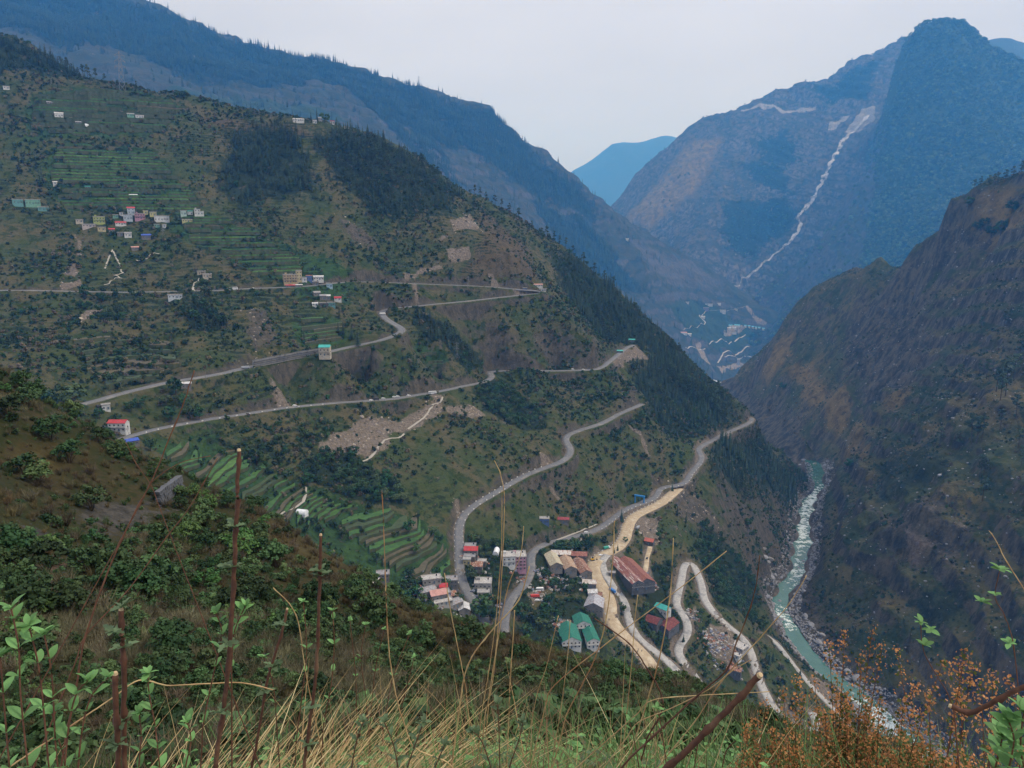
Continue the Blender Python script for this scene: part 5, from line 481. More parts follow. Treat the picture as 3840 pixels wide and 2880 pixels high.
BOULDERS = [
 (604.5,1507.7,7,'grey boulder on the right river bank'),
 (628.6,1507.7,7,'grey boulder on the right river bank'),
 (637.4,1477.2,7,'grey boulder on the right river bank'),
 (586.5,1477.2,6,'grey boulder on the left river bank'),
 (633,1447.9,8,'grey boulder on the right river bank'),
 (615.7,1392.4,8,'grey boulder on the right river bank'),
 (588.9,1392.4,4,'grey boulder on the right river bank'),
 (591,1340.7,7,'grey boulder on the right river bank'),
 (545.8,1328.4,6,'grey boulder on the right river bank'),
 (528.2,1304.3,5,'grey boulder on the right river bank'),
 (557.6,1304.3,4,'grey boulder on the right river bank'),
 (561.3,1292.5,6,'grey boulder on the right river bank'),
 (500.5,1258.4,5,'grey boulder on the left river bank'),
 (535.1,1247.4,7,'grey boulder on the right river bank'),
 (486.8,1236.6,6,'grey boulder on the left river bank'),
 (471.5,1205.1,5,'grey boulder on the left river bank'),
 (514.4,1205.1,7,'grey boulder on the right river bank'),
 (496.5,1205.1,3.5,'grey boulder on the right river bank'),
 (474.4,1175.1,3,'grey boulder on the left river bank'),
 (497.3,1155.9,6,'grey boulder on the right river bank'),
 (445.1,1146.4,6,'grey boulder on the left river bank'),
 (478.7,1146.4,3.5,'grey boulder on the right river bank'),
 (476.4,1110.2,6,'grey boulder on the right river bank'),
 (422.5,1092.8,6,'grey boulder on the left river bank'),
 (431.7,1045.1,4.5,'boulder standing in the green water, upper of the close pair'),
 (406.5,1043.6,5,'grey boulder on the left river bank'),
 (416.8,1023.5,5,'boulder standing in the green water, lower of the close pair'),
 (427.4,1005.5,6,'grey boulder on the right river bank'),
 (359.4,983.9,8,'grey boulder on the left river bank'),
 (347.4,976.9,6,'grey boulder on the left river bank'),
 (362.1,972.7,9,'grey boulder on the left river bank'),
 (409.2,969.9,7,'grey boulder on the right river bank'),
 (350.7,967.2,7,'grey boulder on the left river bank'),
 (342.7,956.3,8,'grey boulder on the left river bank'),
 (351.2,949.6,7,'grey boulder on the left river bank'),
 (340.6,936.5,6,'grey boulder on the left river bank'),
 (387.9,930.1,6,'grey boulder on the right river bank'),
 (354.8,923.8,5,'boulder standing in the green water, alone in the wide pool'),
 (340.7,923.8,7,'grey boulder on the left river bank'),
 (341.4,911.3,6,'grey boulder on the left river bank'),
 (333.6,911.3,7,'grey boulder on the left river bank'),
 (374.3,905.2,6,'grey boulder on the right river bank'),
 (353.2,893.2,6,'grey boulder on the right river bank'),
 (341.1,875.6,5,'grey boulder on the left river bank'),
 (368.2,869.9,7,'grey boulder on the right river bank'),
 (366.6,847.8,7,'grey boulder on the right river bank'),
 (369.2,821.5,6,'grey boulder on the right river bank'),
 (361.3,811.4,8,'grey boulder on the right river bank'),
 (360.7,787,8,'grey boulder on the right river bank'),
 (370.8,755,8,'grey boulder on the right river bank'),
 (375.3,742,8,'grey boulder on the right river bank'),
]
DEBRIS = [(-55.6, 521.4, 26, 150), (31.8, 609.7, 14, 90), (40.3, 553.1, 10, 60), (55.5, 628.6, 20, 60), (22.6, 579.3, 9, 30), (130.8, 673.7, 10, 50), (74.8, 612.5, 9, 40), (189.8, 620.9, 22, 90), (185.6, 629.9, 14, 60), (-28.9, 579.0, 14, 40), (-20.3, 547.5, 12, 40), (5.5, 594.5, 10, 30), (171.3, 652.2, 8, 30)]
STALKS = [
 ('woody', 0.0075, 0.0045, [(-0.694,1.552,-1.246),(-0.672,1.562,-1.122),(-0.651,1.57,-0.996),(-0.631,1.579,-0.827),(-0.618,1.584,-0.699),(-0.609,1.587,-0.627),(-0.604,1.589,-0.571),(-0.596,1.592,-0.487)], 'tallest reddish brown cut stalk rising at the left of the foreground', [(-0.614,1.577,-0.66),(-0.626,1.572,-0.753),(-0.647,1.563,-0.934),(-0.671,1.553,-1.105)]),
 ('woody', 0.0065, 0.0055, [(-0.858,1.468,-1.18),(-0.848,1.474,-1.048),(-0.839,1.478,-0.938),(-0.836,1.48,-0.863),(-0.833,1.482,-0.808)], 'upright brown cut stalk left of the tallest one with grey green leaf tufts', [(-0.827,1.476,-0.798),(-0.847,1.465,-0.85),(-0.833,1.473,-0.891),(-0.85,1.463,-1.063)]),
 ('woody', 0.0065, 0.006, [(-0.858,1.445,-1.163),(-0.852,1.448,-1.053),(-0.845,1.452,-0.94)], 'short pale topped stub hard against the left upright stalk', [(-0.854,1.438,-1.101)]),
 ('woody', 0.006, 0.004, [(-0.567,1.813,-1.455),(-0.549,1.819,-1.336),(-0.534,1.823,-1.249),(-0.521,1.827,-1.147),(-0.514,1.829,-1.07),(-0.503,1.832,-0.922),(-0.494,1.835,-0.789)], 'straight brown cut stalk right of the tallest one', [(-0.499,1.825,-0.886),(-0.496,1.826,-0.899),(-0.54,1.813,-1.276),(-0.55,1.81,-1.387)]),
 ('woody', 0.0055, 0.0035, [(-0.729,1.862,-1.486),(-0.718,1.867,-1.444),(-0.677,1.882,-1.242),(-0.635,1.897,-1.11),(-0.615,1.903,-1.034)], 'leaning brown stalk between the two tall cut stalks', [(-0.633,1.889,-1.076),(-0.678,1.873,-1.267),(-0.657,1.881,-1.194)]),
 ('twig', 0.0042, 0.0012, [(-1.069,1.571,-1.263),(-1.025,1.6,-1.064),(-0.999,1.616,-0.948),(-0.944,1.649,-0.794),(-0.885,1.681,-0.664),(-0.851,1.699,-0.601),(-0.812,1.718,-0.51),(-0.776,1.734,-0.425),(-0.745,1.748,-0.339)], 'long thin red twig arching up past the red roofed house', []),
 ('twig', 0.0032, 0.001, [(-1.008,1.634,-0.955),(-0.92,1.685,-0.86),(-0.839,1.727,-0.747),(-0.787,1.751,-0.679),(-0.721,1.78,-0.564)], 'thin red twig forking right from the long arching one', []),
 ('twig', 0.0022, 0.0008, [(-0.873,1.743,-0.618),(-0.896,1.732,-0.563),(-0.911,1.724,-0.507)], 'short bare side twig crossing the near ridge line at left', []),
 ('twig', 0.0022, 0.0008, [(-0.868,1.746,-0.612),(-0.81,1.774,-0.574),(-0.746,1.802,-0.565)], 'short bare side twig over the lower terraces', []),
 ('straw', 0.003, 0.0012, [(-0.187,1.891,-1.502),(-0.273,1.88,-1.449),(-0.3,1.876,-1.372),(-0.316,1.874,-1.308),(-0.326,1.872,-1.235),(-0.335,1.87,-1.14),(-0.337,1.87,-1.003),(-0.337,1.87,-0.913),(-0.337,1.87,-0.739),(-0.338,1.87,-0.681)], 'very long pale grass stem standing in front of the lower terraces', []),
 ('straw', 0.0026, 0.0012, [(-0.152,2.195,-1.452),(-0.178,2.193,-1.295),(-0.198,2.191,-1.165),(-0.21,2.19,-1.067)], 'rusty short grass stem pointing at the left village houses', []),
 ('straw', 0.0026, 0.001, [(-0.081,2.098,-1.484),(-0.06,2.099,-1.381),(-0.039,2.1,-1.162),(-0.028,2.1,-0.967),(-0.022,2.1,-0.83),(-0.024,2.1,-0.764),(-0.035,2.1,-0.708),(-0.051,2.099,-0.673)], 'tall rusty grass stem with bent tip in front of the village hairpin', []),
 ('straw', 0.0024, 0.001, [(-0.097,2.148,-1.528),(-0.073,2.149,-1.381),(-0.049,2.149,-1.19),(-0.032,2.15,-0.96),(-0.03,2.15,-0.782)], 'tall thin grass stem hugging the rusty bent one', []),
 ('straw', 0.0024, 0.001, [(-0.072,2.199,-1.48),(-0.031,2.2,-1.218),(-0.009,2.2,-1.107),(0.026,2.2,-1.012),(0.036,2.2,-0.917)], 'crooked pale stem in front of the pink house', []),
 ('straw', 0.0032, 0.0016, [(-0.144,1.995,-1.32),(-0.13,1.996,-1.267),(-0.106,1.997,-1.218),(-0.048,1.999,-1.141),(0.019,2,-1.058),(0.049,1.999,-0.953)], 'pale stem sweeping up right below the village bend', []),
 ('straw', 0.0026, 0.0016, [(-0.006,2.1,-1.381),(0.001,2.1,-1.271),(0.008,2.1,-1.146)], 'short upright tan stem beside the hairpin trees', []),
 ('straw', 0.0028, 0.0012, [(0.163,1.993,-1.418),(0.211,1.989,-1.308),(0.246,1.985,-1.216),(0.27,1.982,-1.097),(0.282,1.98,-0.94),(0.284,1.98,-0.809)], 'long tan stem crossing the pale dirt road', []),
 ('straw', 0.003, 0.0014, [(0.324,1.872,-1.498),(0.364,1.865,-1.325),(0.399,1.858,-1.156),(0.419,1.853,-0.971),(0.421,1.853,-0.805)], 'long pale stem standing left of the white hairpin road', []),
 ('woody', 0.0032, 0.0018, [(0.379,1.862,-1.397),(0.409,1.855,-1.324),(0.411,1.855,-1.271),(0.376,1.862,-1.201),(0.325,1.872,-1.127),(0.274,1.88,-1.086),(0.224,1.887,-1.053)], 'dark twig arching down over the dirt road', []),
 ('straw', 0.0026, 0.0012, [(0.096,1.898,-1.32),(0.121,1.896,-1.259),(0.27,1.881,-1.114),(0.449,1.846,-0.937),(0.551,1.818,-0.825)], 'long yellow straw slanting across the roads to upper right', []),
 ('woody', 0.0085, 0.007, [(0.313,1.518,-1.266),(0.385,1.501,-1.174),(0.444,1.485,-1.085),(0.496,1.469,-1.005),(0.529,1.457,-0.946)], 'thick cut brown stick slanting up at the bottom right of centre', []),
 ('woody', 0.005, 0.001, [(0.277,1.627,-1.298),(0.379,1.606,-1.161),(0.439,1.591,-1.082),(0.495,1.574,-1.007),(0.51,1.569,-0.938),(0.53,1.563,-0.865),(0.542,1.558,-0.795),(0.546,1.557,-0.717)], 'dark red stick tapering into a thin upright twig', []),
 ('straw', 0.0026, 0.001, [(0.386,1.758,-1.415),(0.471,1.737,-1.263),(0.531,1.72,-1.131),(0.607,1.694,-1),(0.661,1.674,-0.903),(0.696,1.66,-0.816)], 'long tan twig pointing at the river bend', []),
 ('straw', 0.0018, 0.001, [(0.356,1.713,-1.182),(0.455,1.69,-1.154),(0.539,1.665,-1.131),(0.621,1.636,-1.106)], 'nearly level yellow straw crossing the lowest road', []),
 ('straw', 0.0018, 0.001, [(0.324,1.72,-1.25),(0.402,1.703,-1.198),(0.486,1.681,-1.131),(0.535,1.666,-1.071),(0.576,1.652,-1.031)], 'yellow straw slanting to the quarry yard', []),
 ('woody', 0.0065, 0.005, [(0.978,1.267,-0.841),(0.935,1.298,-0.893),(0.901,1.322,-0.94),(0.872,1.341,-0.939)], 'pale broken stick entering from the right edge', []),
 ('straw', 0.0022, 0.0009, [(1.197,1.602,-0.864),(1.181,1.614,-0.827),(1.148,1.638,-0.769),(1.125,1.654,-0.721),(1.113,1.662,-0.703)], 'dry seed stem bending in from the right edge', []),
 ('twig', 0.0026, 0.001, [(1.096,1.673,-1.19),(1.082,1.682,-1.145),(1.062,1.695,-1.11),(1.028,1.716,-1.046),(1.015,1.723,-0.967)], 'dark twig with small green leaves before the gorge', [(1.013,1.715,-0.968),(1.025,1.708,-1.027),(1.031,1.704,-0.981)]),
 ('twig', 0.0024, 0.001, [(1.267,1.675,-1.217),(1.238,1.696,-1.027),(1.215,1.713,-0.948),(1.195,1.727,-0.906),(1.196,1.726,-0.832)], 'leafy dark twig near the right edge', [(1.192,1.719,-0.828),(1.19,1.721,-0.897),(1.225,1.696,-1.014),(1.168,1.735,-0.923)]),
 ('straw', 0.0026, 0.0012, [(-0.573,2.02,-1.626),(-0.581,2.018,-1.53),(-0.608,2.01,-1.292),(-0.623,2.005,-1.11),(-0.678,1.988,-1.014)], 'curved tan stem leaning left over the near slope', []),
 ('straw', 0.0024, 0.001, [(0.129,2.196,-1.768),(0.157,2.194,-1.561),(0.176,2.193,-1.376),(0.184,2.192,-1.23)], 'upright tan stem by the green roofs', []),
 ('straw', 0.0024, 0.001, [(0.355,2.171,-1.748),(0.367,2.169,-1.576),(0.379,2.167,-1.36),(0.384,2.166,-1.199),(0.39,2.165,-1.128)], 'red brown stem in front of the rusty sheds', []),
 ('straw', 0.0024, 0.001, [(0.053,2.249,-1.705),(0.083,2.248,-1.53),(0.113,2.247,-1.427),(0.15,2.245,-1.243)], 'dark slanting stem left of the green roofs', []),
 ('straw', 0.0028, 0.0014, [(-0.865,1.579,-1.038),(-0.815,1.605,-1.068),(-0.761,1.631,-1.083),(-0.667,1.672,-1.106),(-0.597,1.698,-1.143)], 'bowed yellow straw lying across the left foreground', []),
]
LEAFY = [
 ('low shrub with rounded bright green leaves at the left edge', 0.034, 6, [[(-0.855,1.171,-0.942),(-0.851,1.174,-0.799),(-0.845,1.178,-0.713),(-0.847,1.177,-0.639)],[(-0.842,1.205,-0.97),(-0.837,1.209,-0.795),(-0.839,1.207,-0.717),(-0.842,1.205,-0.685)],[(-0.9,1.187,-0.955),(-0.896,1.191,-0.847),(-0.891,1.194,-0.74)],[(-0.852,1.247,-0.945),(-0.845,1.252,-0.814),(-0.847,1.25,-0.73)]], False),
 ('leafy green sprig between the left edge shrub and the cut stalks', 0.032, 6, [[(-0.839,1.243,-1.001),(-0.825,1.253,-0.911),(-0.811,1.262,-0.859),(-0.793,1.273,-0.837)],[(-0.83,1.273,-1.006),(-0.817,1.282,-0.931),(-0.8,1.293,-0.88),(-0.774,1.308,-0.853)],[(-0.858,1.279,-1.029),(-0.864,1.275,-0.967),(-0.868,1.272,-0.905)]], False),
 ('small bright green sprig in the straw at lower left', 0.028, 5, [[(-0.751,1.413,-1.137),(-0.751,1.413,-1.038),(-0.755,1.411,-0.96),(-0.753,1.412,-0.913)],[(-0.795,1.412,-1.136),(-0.785,1.417,-1.063),(-0.784,1.417,-1.008)],[(-0.725,1.471,-1.184),(-0.71,1.478,-1.121),(-0.713,1.477,-1.073)]], False),
 ('bright green sprig growing up against the tallest stalk', 0.027, 5, [[(-0.717,1.563,-1.136),(-0.685,1.578,-1.002),(-0.666,1.586,-0.925),(-0.674,1.583,-0.87)],[(-0.66,1.61,-1.022),(-0.65,1.614,-0.941),(-0.633,1.621,-0.897),(-0.622,1.625,-0.876)]], False),
 ('pale leaved sprig right of the straight cut stalk', 0.022, 6, [[(-0.645,1.999,-1.515),(-0.616,2.008,-1.336),(-0.601,2.012,-1.218),(-0.602,2.012,-1.07)],[(-0.571,2.042,-1.484),(-0.545,2.049,-1.363),(-0.53,2.053,-1.227),(-0.53,2.053,-1.122)],[(-0.708,2.02,-1.531),(-0.709,2.019,-1.343),(-0.728,2.012,-1.248)]], False),
 ('pale green small leaved bush in front of the near ridge', 0.02, 8, [[(-0.586,2.533,-1.841),(-0.581,2.534,-1.648),(-0.592,2.532,-1.42)],[(-0.54,2.564,-1.863),(-0.515,2.569,-1.651),(-0.476,2.576,-1.483)],[(-0.493,2.594,-1.885),(-0.452,2.601,-1.691),(-0.387,2.611,-1.522)],[(-0.561,2.6,-1.77),(-0.572,2.598,-1.611),(-0.55,2.603,-1.479)],[(-0.448,2.642,-1.92),(-0.408,2.649,-1.762),(-0.378,2.653,-1.645)]], False),
 ('grey green herb with a furry bud in the middle of the grass', 0.026, 4, [[(-0.033,1.8,-1.449),(-0.035,1.8,-1.336),(-0.039,1.8,-1.252)],[(-0.058,1.819,-1.464),(-0.083,1.818,-1.378),(-0.108,1.817,-1.349)],[(-0.008,1.84,-1.481),(0.018,1.84,-1.395),(0.03,1.84,-1.337)]], True),
 ('ferny grey green herb at the bottom of the grass', 0.026, 4, [[(-0.288,1.675,-1.349),(-0.297,1.674,-1.282),(-0.317,1.67,-1.214)],[(-0.268,1.699,-1.367),(-0.243,1.703,-1.291),(-0.224,1.705,-1.239)],[(-0.409,1.691,-1.361),(-0.394,1.695,-1.285),(-0.376,1.699,-1.235)],[(-0.203,1.748,-1.407),(-0.177,1.751,-1.341)]], True),
 ('blue green leafy herb in the bottom right corner', 0.038, 4, [[(0.9,1.2,-0.966),(0.901,1.2,-0.909),(0.892,1.206,-0.877)],[(0.929,1.203,-0.968),(0.921,1.209,-0.926),(0.919,1.211,-0.861)],[(0.907,1.244,-1.002),(0.91,1.243,-0.962),(0.91,1.242,-0.932)]], False),
 ('green weed at the foot of the thick cut stick', 0.022, 5, [[(0.409,1.753,-1.411),(0.393,1.757,-1.304),(0.379,1.76,-1.238)],[(0.483,1.755,-1.412),(0.49,1.753,-1.329),(0.511,1.747,-1.283)],[(0.556,1.754,-1.412),(0.564,1.751,-1.355),(0.585,1.745,-1.323)],[(0.35,1.827,-1.47),(0.335,1.83,-1.387),(0.32,1.832,-1.332)]], False),
]
RUST = [(1.129,2.342,-1.364),(1.088,2.361,-1.417),(1.179,2.317,-1.437),(1.248,2.394,-1.384),(1.279,2.378,-1.439),(1.32,2.355,-1.436),(1.266,1.92,-1.166),(1.284,1.908,-1.212),(1.256,1.927,-1.209),(1.279,2.031,-1.273),(1.325,1.88,-1.216),(0.925,2.214,-1.45),(0.889,2.229,-1.5),(0.948,2.205,-1.517),(0.95,2.094,-1.472),(1.206,1.958,-1.337),(1.278,2.148,-1.429),(0.809,2.153,-1.498),(1.063,2.152,-1.464),(1.415,1.938,-1.275),(1.25,1.811,-1.205),(0.734,2.074,-1.507),(1.145,2.109,-1.452),(1.152,1.991,-1.401)]
RUST_RANK = [7, 6, 9, 10, 12, 13, 19, 20, 18, 17, 22, 3, 2, 4, 5, 16, 15, 1, 8, 23, 21, 0, 11, 14]
BUSHLIST = [(-58.56,85.66,-22.37,3.6,'dark','dark green rounded bush high on the near left ridge'),
 (-35.28,49.52,-23.33,3,'dark','dark green rounded bush on the near slope at far left'),
 (-51.45,76.35,-26.24,3.2,'dark','dark green rounded bush on the near slope at far left'),
 (-60.43,92.07,-22.55,3,'mid','mid green rounded bush high on the near left ridge'),
 (-49.62,75.63,-26.76,3,'mid','mid green rounded bush on the near slope at far left'),
 (-27.38,40.18,-22.1,2.6,'dark','dark green rounded bush on the near slope at far left'),
 (-32.85,49.63,-24.09,3,'dark','dark green rounded bush on the near slope at far left'),
 (-54.71,86.75,-25.21,3.4,'dark','dark green rounded bush high on the near left ridge'),
 (-51.33,84.22,-27.26,3.4,'dark','dark green rounded bush on the near slope at far left'),
 (-44.07,75.29,-29.45,3,'mid','mid green rounded bush on the near slope at far left'),
 (-29.44,52.07,-26.27,1.6,'bright','fresh bright green rounded bush on the near slope at far left'),
 (-50.35,95.53,-29.65,1.8,'bright','fresh bright green rounded bush high on the near left ridge'),
 (-25.92,50.25,-26.43,1.8,'mid','mid green rounded bush behind the tall cut stalks'),
 (-45.23,92.39,-31.14,2,'dark','dark green rounded bush behind the tall cut stalks'),
 (-17.86,35.96,-22.29,2.6,'dark','dark green rounded bush behind the tall cut stalks'),
 (-26.71,57.01,-28.89,2,'mid','mid green rounded bush behind the tall cut stalks'),
 (-39.1,88.15,-32.98,2,'bright','fresh bright green rounded bush behind the tall cut stalks'),
 (-31.1,71.79,-32.31,2.4,'dark','dark green rounded bush behind the tall cut stalks'),
 (-25.38,58.25,-29.72,2,'bright','fresh bright green rounded bush behind the tall cut stalks'),
 (-36.46,87.02,-33.75,2,'bright','fresh bright green rounded bush behind the tall cut stalks'),
 (-26.85,75.1,-34.59,2.4,'dark','dark green rounded bush behind the tall cut stalks'),
 (-30.56,88.33,-36.62,1.6,'bright','fresh bright green rounded bush behind the tall cut stalks'),
 (-27.61,87.24,-37.74,1.8,'dark','dark green rounded bush behind the tall cut stalks'),
 (-19.53,72.95,-36.18,2.2,'dark','dark green rounded bush on the near crest above the village'),
 (-13.92,63.64,-34.4,2.6,'dark','dark green rounded bush on the near crest above the village'),
 (-7.55,58.46,-35.16,2.4,'dark','dark green rounded bush on the near crest above the village'),
 (-3.79,61.27,-36.85,3,'mid','mid green rounded bush on the near crest above the village'),
 (0.55,58.38,-36.63,2,'dark','dark green rounded bush on the near crest above the village'),
 (8.57,56.25,-37,2,'mid','mid green rounded bush on the near crest above the village')]
# ================= helpers =================
def tag(o, label=None, cat=None, group=None, kind=None):
    for k, v in (('label', label), ('category', cat), ('group', group), ('kind', kind)):
        if v: o[k] = v
    return o
def link(o, parent=None):
    COL.objects.link(o)
    if parent: o.parent = parent
    return o
def empty(name, loc=(0, 0, 0), rz=0.0, parent=None):
    o = bpy.data.objects.new(name, None); o.location = loc; o.rotation_euler = (0, 0, rz); o.empty_display_size = 0.5
    return link(o, parent)
def mesh(name, V, Fc, mat=None, mats=None, mi=None, smooth=False):
    me = bpy.data.meshes.new(name)
    me.from_pydata([tuple(v) for v in V], [], [tuple(f) for f in Fc])
    for m in (mats or ([mat] if mat else [])): me.materials.append(m)
    if mi is not None: me.polygons.foreach_set('material_index', mi)
    if smooth: me.polygons.foreach_set('use_smooth', [True]*len(me.polygons))
    me.update(); return me
def obj(name, me, parent=None, loc=(0, 0, 0), rot=(0, 0, 0), sc=None):
    o = bpy.data.objects.new(name, me); o.location = loc; o.rotation_euler = rot
    if sc is not None: o.scale = sc
    return link(o, parent)
def fast_mesh(name, V, Q, mat, smooth=True):
    """numpy quads/tris -> mesh"""
    V = np.asarray(V, np.float32); Q = np.asarray(Q, np.int32); k = Q.shape[1]
    me = bpy.data.meshes.new(name); me.vertices.add(len(V)); me.vertices.foreach_set('co', V.ravel())
    me.loops.add(Q.size); me.loops.foreach_set('vertex_index', Q.ravel())
    me.polygons.add(len(Q)); me.polygons.foreach_set('loop_start', np.arange(0, Q.size, k, dtype=np.int32))
    me.polygons.foreach_set('use_smooth', np.full(len(Q), smooth))
    if mat: me.materials.append(mat)
    me.update(calc_edges=True); me.validate(); return me
def attr(me, name, arr):
    a = me.attributes.new(name, 'FLOAT', 'POINT'); a.data.foreach_set('value', np.asarray(arr, np.float32).ravel())
class NT:
    def __init__(s, name):
        s.m = bpy.data.materials.new(name); s.m.use_nodes = True; s.t = s.m.node_tree; s.t.nodes.clear()
        s.out = s.t.nodes.new('ShaderNodeOutputMaterial'); s.b = s.t.nodes.new('ShaderNodeBsdfPrincipled')
        s.t.links.new(s.b.outputs[0], s.out.inputs[0]); s.b.inputs['Roughness'].default_value = 0.85
        s.b.inputs['Specular IOR Level'].default_value = 0.25
        s.co = s.t.nodes.new('ShaderNodeTexCoord').outputs['Object']
    def n(s, t, **k):
        n = s.t.nodes.new(t)
        for a, b in k.items(): setattr(n, a, b)
        return n
    def l(s, a, b): s.t.links.new(a, b)
    def noise(s, scale, detail=3, rough=0.55, stretch=None, vec=None):
        n = s.n('ShaderNodeTexNoise'); n.inputs['Scale'].default_value = scale; n.inputs['Detail'].default_value = detail; n.inputs['Roughness'].default_value = rough
        v = vec or s.co
        if stretch:
            mp = s.n('ShaderNodeMapping'); mp.inputs['Scale'].default_value = stretch; s.l(v, mp.inputs[0]); v = mp.outputs[0]
        s.l(v, n.inputs['Vector']); return n.outputs[0]
    def rng(s, v, a, b, c=0.0, d=1.0, smooth=True):
        n = s.n('ShaderNodeMapRange'); n.interpolation_type = 'SMOOTHSTEP' if smooth else 'LINEAR'
        s.l(v, n.inputs[0]); n.inputs[1].default_value = a; n.inputs[2].default_value = b; n.inputs[3].default_value = c; n.inputs[4].default_value = d
        return n.outputs[0]
    def math(s, op, a, b):
        n = s.n('ShaderNodeMath', operation=op)
        for i, v in enumerate((a, b)):
            if hasattr(v, 'links'): s.l(v, n.inputs[i])
            else: n.inputs[i].default_value = v
        return n.outputs[0]
    def mix(s, f, a, b, mode='MIX'):
        n = s.n('ShaderNodeMix', data_type='RGBA', blend_type=mode)
        for i, v in ((0, f), (6, a), (7, b)):
            if hasattr(v, 'links'): s.l(v, n.inputs[i])
            elif i == 0: n.inputs[0].default_value = v
            else: n.inputs[i].default_value = (*v, 1)
        return n.outputs[2]
    def attr(s, name):
        a = s.n('ShaderNodeAttribute'); a.attribute_name = name; return a.outputs['Fac']
    def bump(s, h, strength, dist):
        b = s.n('ShaderNodeBump'); b.inputs['Strength'].default_value = strength; b.inputs['Distance'].default_value = dist
        s.l(h, b.inputs['Height']); s.l(b.outputs[0], s.b.inputs['Normal'])
    def rnd(s): return s.n('ShaderNodeObjectInfo').outputs['Random']
    def color(s, c):
        if hasattr(c, 'links'): s.l(c, s.b.inputs['Base Color'])
        else: s.b.inputs['Base Color'].default_value = (*c, 1)
    def set(s, **k):
        for a, b in k.items(): s.b.inputs[a.replace('_', ' ')].default_value = b
        return s
def simple(name, c1, c2=None, scale=3.0, rough=0.8, c3=None, scale2=0.7, bump=0.0, metal=0.0, jit=0.0):
    t = NT(name); c2 = c2 or tuple(v*0.75 for v in c1)
    col = t.mix(t.rng(t.noise(scale, 4), 0.35, 0.65), c1, c2)
    if c3: col = t.mix(t.rng(t.noise(scale2, 4), 0.5, 0.68), col, c3)
    if jit:
        hs = t.n('ShaderNodeHueSaturation'); t.l(col, hs.inputs['Color']); t.l(t.rng(t.rnd(), 0, 1, 1-jit, 1+jit, False), hs.inputs['Value'])
        col = hs.outputs[0]
    t.color(col); t.set(Roughness=rough, Metallic=metal)
    if bump: t.bump(t.noise(scale*4, 4), 0.6, bump)
    return t.m
# ================= ground cover =================
def poly_mask(x, y, poly, f):
    P = np.array(poly, float); out = np.zeros(len(x))
    x0, y0 = P.min(0)-f; x1, y1 = P.max(0)+f
    k = np.where((x > x0) & (x < x1) & (y > y0) & (y < y1))[0]
    if len(k) == 0: return out
    X = x[k]; Y = y[k]; ins = np.zeros(len(k), bool); dm = np.full(len(k), 1e9)
    for i in range(len(P)):
        ax, ay = P[i]; bx, by = P[(i+1) % len(P)]
        c = ((ay > Y) != (by > Y)) & (X < (bx-ax)*(Y-ay)/((by-ay) or 1e-9)+ax); ins ^= c
        L2 = (bx-ax)**2+(by-ay)**2+1e-9; t = np.clip(((X-ax)*(bx-ax)+(Y-ay)*(by-ay))/L2, 0, 1)
        dm = np.minimum(dm, np.hypot(X-ax-t*(bx-ax), Y-ay-t*(by-ay)))
    t = np.clip((np.where(ins, dm, -dm)+f)/(2*f), 0, 1); out[k] = t*t*(3-2*t); return out
KINDS = ('forest', 'green', 'rock', 'pale', 'dry', 'ochre')
def cover(layer, x, y, warp):
    x = np.asarray(x, float); y = np.asarray(y, float)
    X = x+warp*fbm(x, y, warp*4, 3, 5); Y = y+warp*fbm(x, y, warp*4, 3, 9)
    res = {k: np.zeros(len(x)) for k in KINDS}
    for typ, f, poly in COVER.get(layer, []):
        res[typ] = np.maximum(res[typ], poly_mask(X, Y, poly, f*(2.2 if typ in ('green', 'ochre', 'dry', 'rock') else (3.0 if typ == 'forest' and f >= 12 else 1.5))))
    return res
# ---- carving of the road benches: nearest centre-line sample on a raster ----
def densify(P, step):
    P = np.array(P, float); out = []
    for a, b in zip(P[:-1], P[1:]):
        n = max(1, int(math.hypot(*(b-a)[:2])/step)); out += [a+(b-a)*j/n for j in range(n)]
    out.append(P[-1]); return np.array(out)
class Bench:
    def __init__(s, lines, cell=1.5, reach=15.0):
        S = []; W = []
        for hw, P in lines:
            d = densify(P, 1.0); S.append(d); W += [hw]*len(d)
        s.S = np.concatenate(S); s.W = np.array(W); s.c = cell
        s.o = s.S[:, :2].min(0)-reach-2; sz = ((s.S[:, :2].max(0)+reach+2-s.o)/cell).astype(int)+1
        s.D = np.full(sz, 1e9); s.I = np.zeros(sz, np.int32); k = int(reach/cell)
        for i, p in enumerate(s.S):
            cx, cy = ((p[:2]-s.o)/cell).astype(int); xs = np.arange(cx-k, cx+k+1); ys = np.arange(cy-k, cy+k+1)
            gx = s.o[0]+(xs+.5)*cell-p[0]; gy = s.o[1]+(ys+.5)*cell-p[1]
            d = np.hypot(gx[:, None], gy[None])-s.W[i]
            sub = s.D[cx-k:cx+k+1, cy-k:cy+k+1]; m = d < sub
            sub[m] = d[m]; s.I[cx-k:cx+k+1, cy-k:cy+k+1][m] = i
        s.reach = reach
    def query(s, x, y):
        """distance beyond the road edge (m) and road height"""
        i = ((np.asarray(x)-s.o[0])/s.c).astype(int); j = ((np.asarray(y)-s.o[1])/s.c).astype(int)
        ok = (i >= 0) & (j >= 0) & (i < s.D.shape[0]) & (j < s.D.shape[1])
        i = np.where(ok, i, 0); j = np.where(ok, j, 0); q = s.I[i, j]; ok &= s.D[i, j] < 1e8
        d = np.where(ok, np.hypot(x-s.S[q, 0], y-s.S[q, 1])-s.W[q], 1e9); return d, s.S[q, 2]
BENCH = Bench([(hw, P) for _, hw, P in ROADS])
def carve(z, x, y):
    d, rz = BENCH.query(x, y)
    t = np.clip((d-0.8)/6.5, 0, 1); t = t*t*(3-2*t)
    dz = 0.5-0.35*np.clip(d/0.8, 0, 1)
    return np.where(d < 20, rz-dz+(z-rz+dz)*t, z)
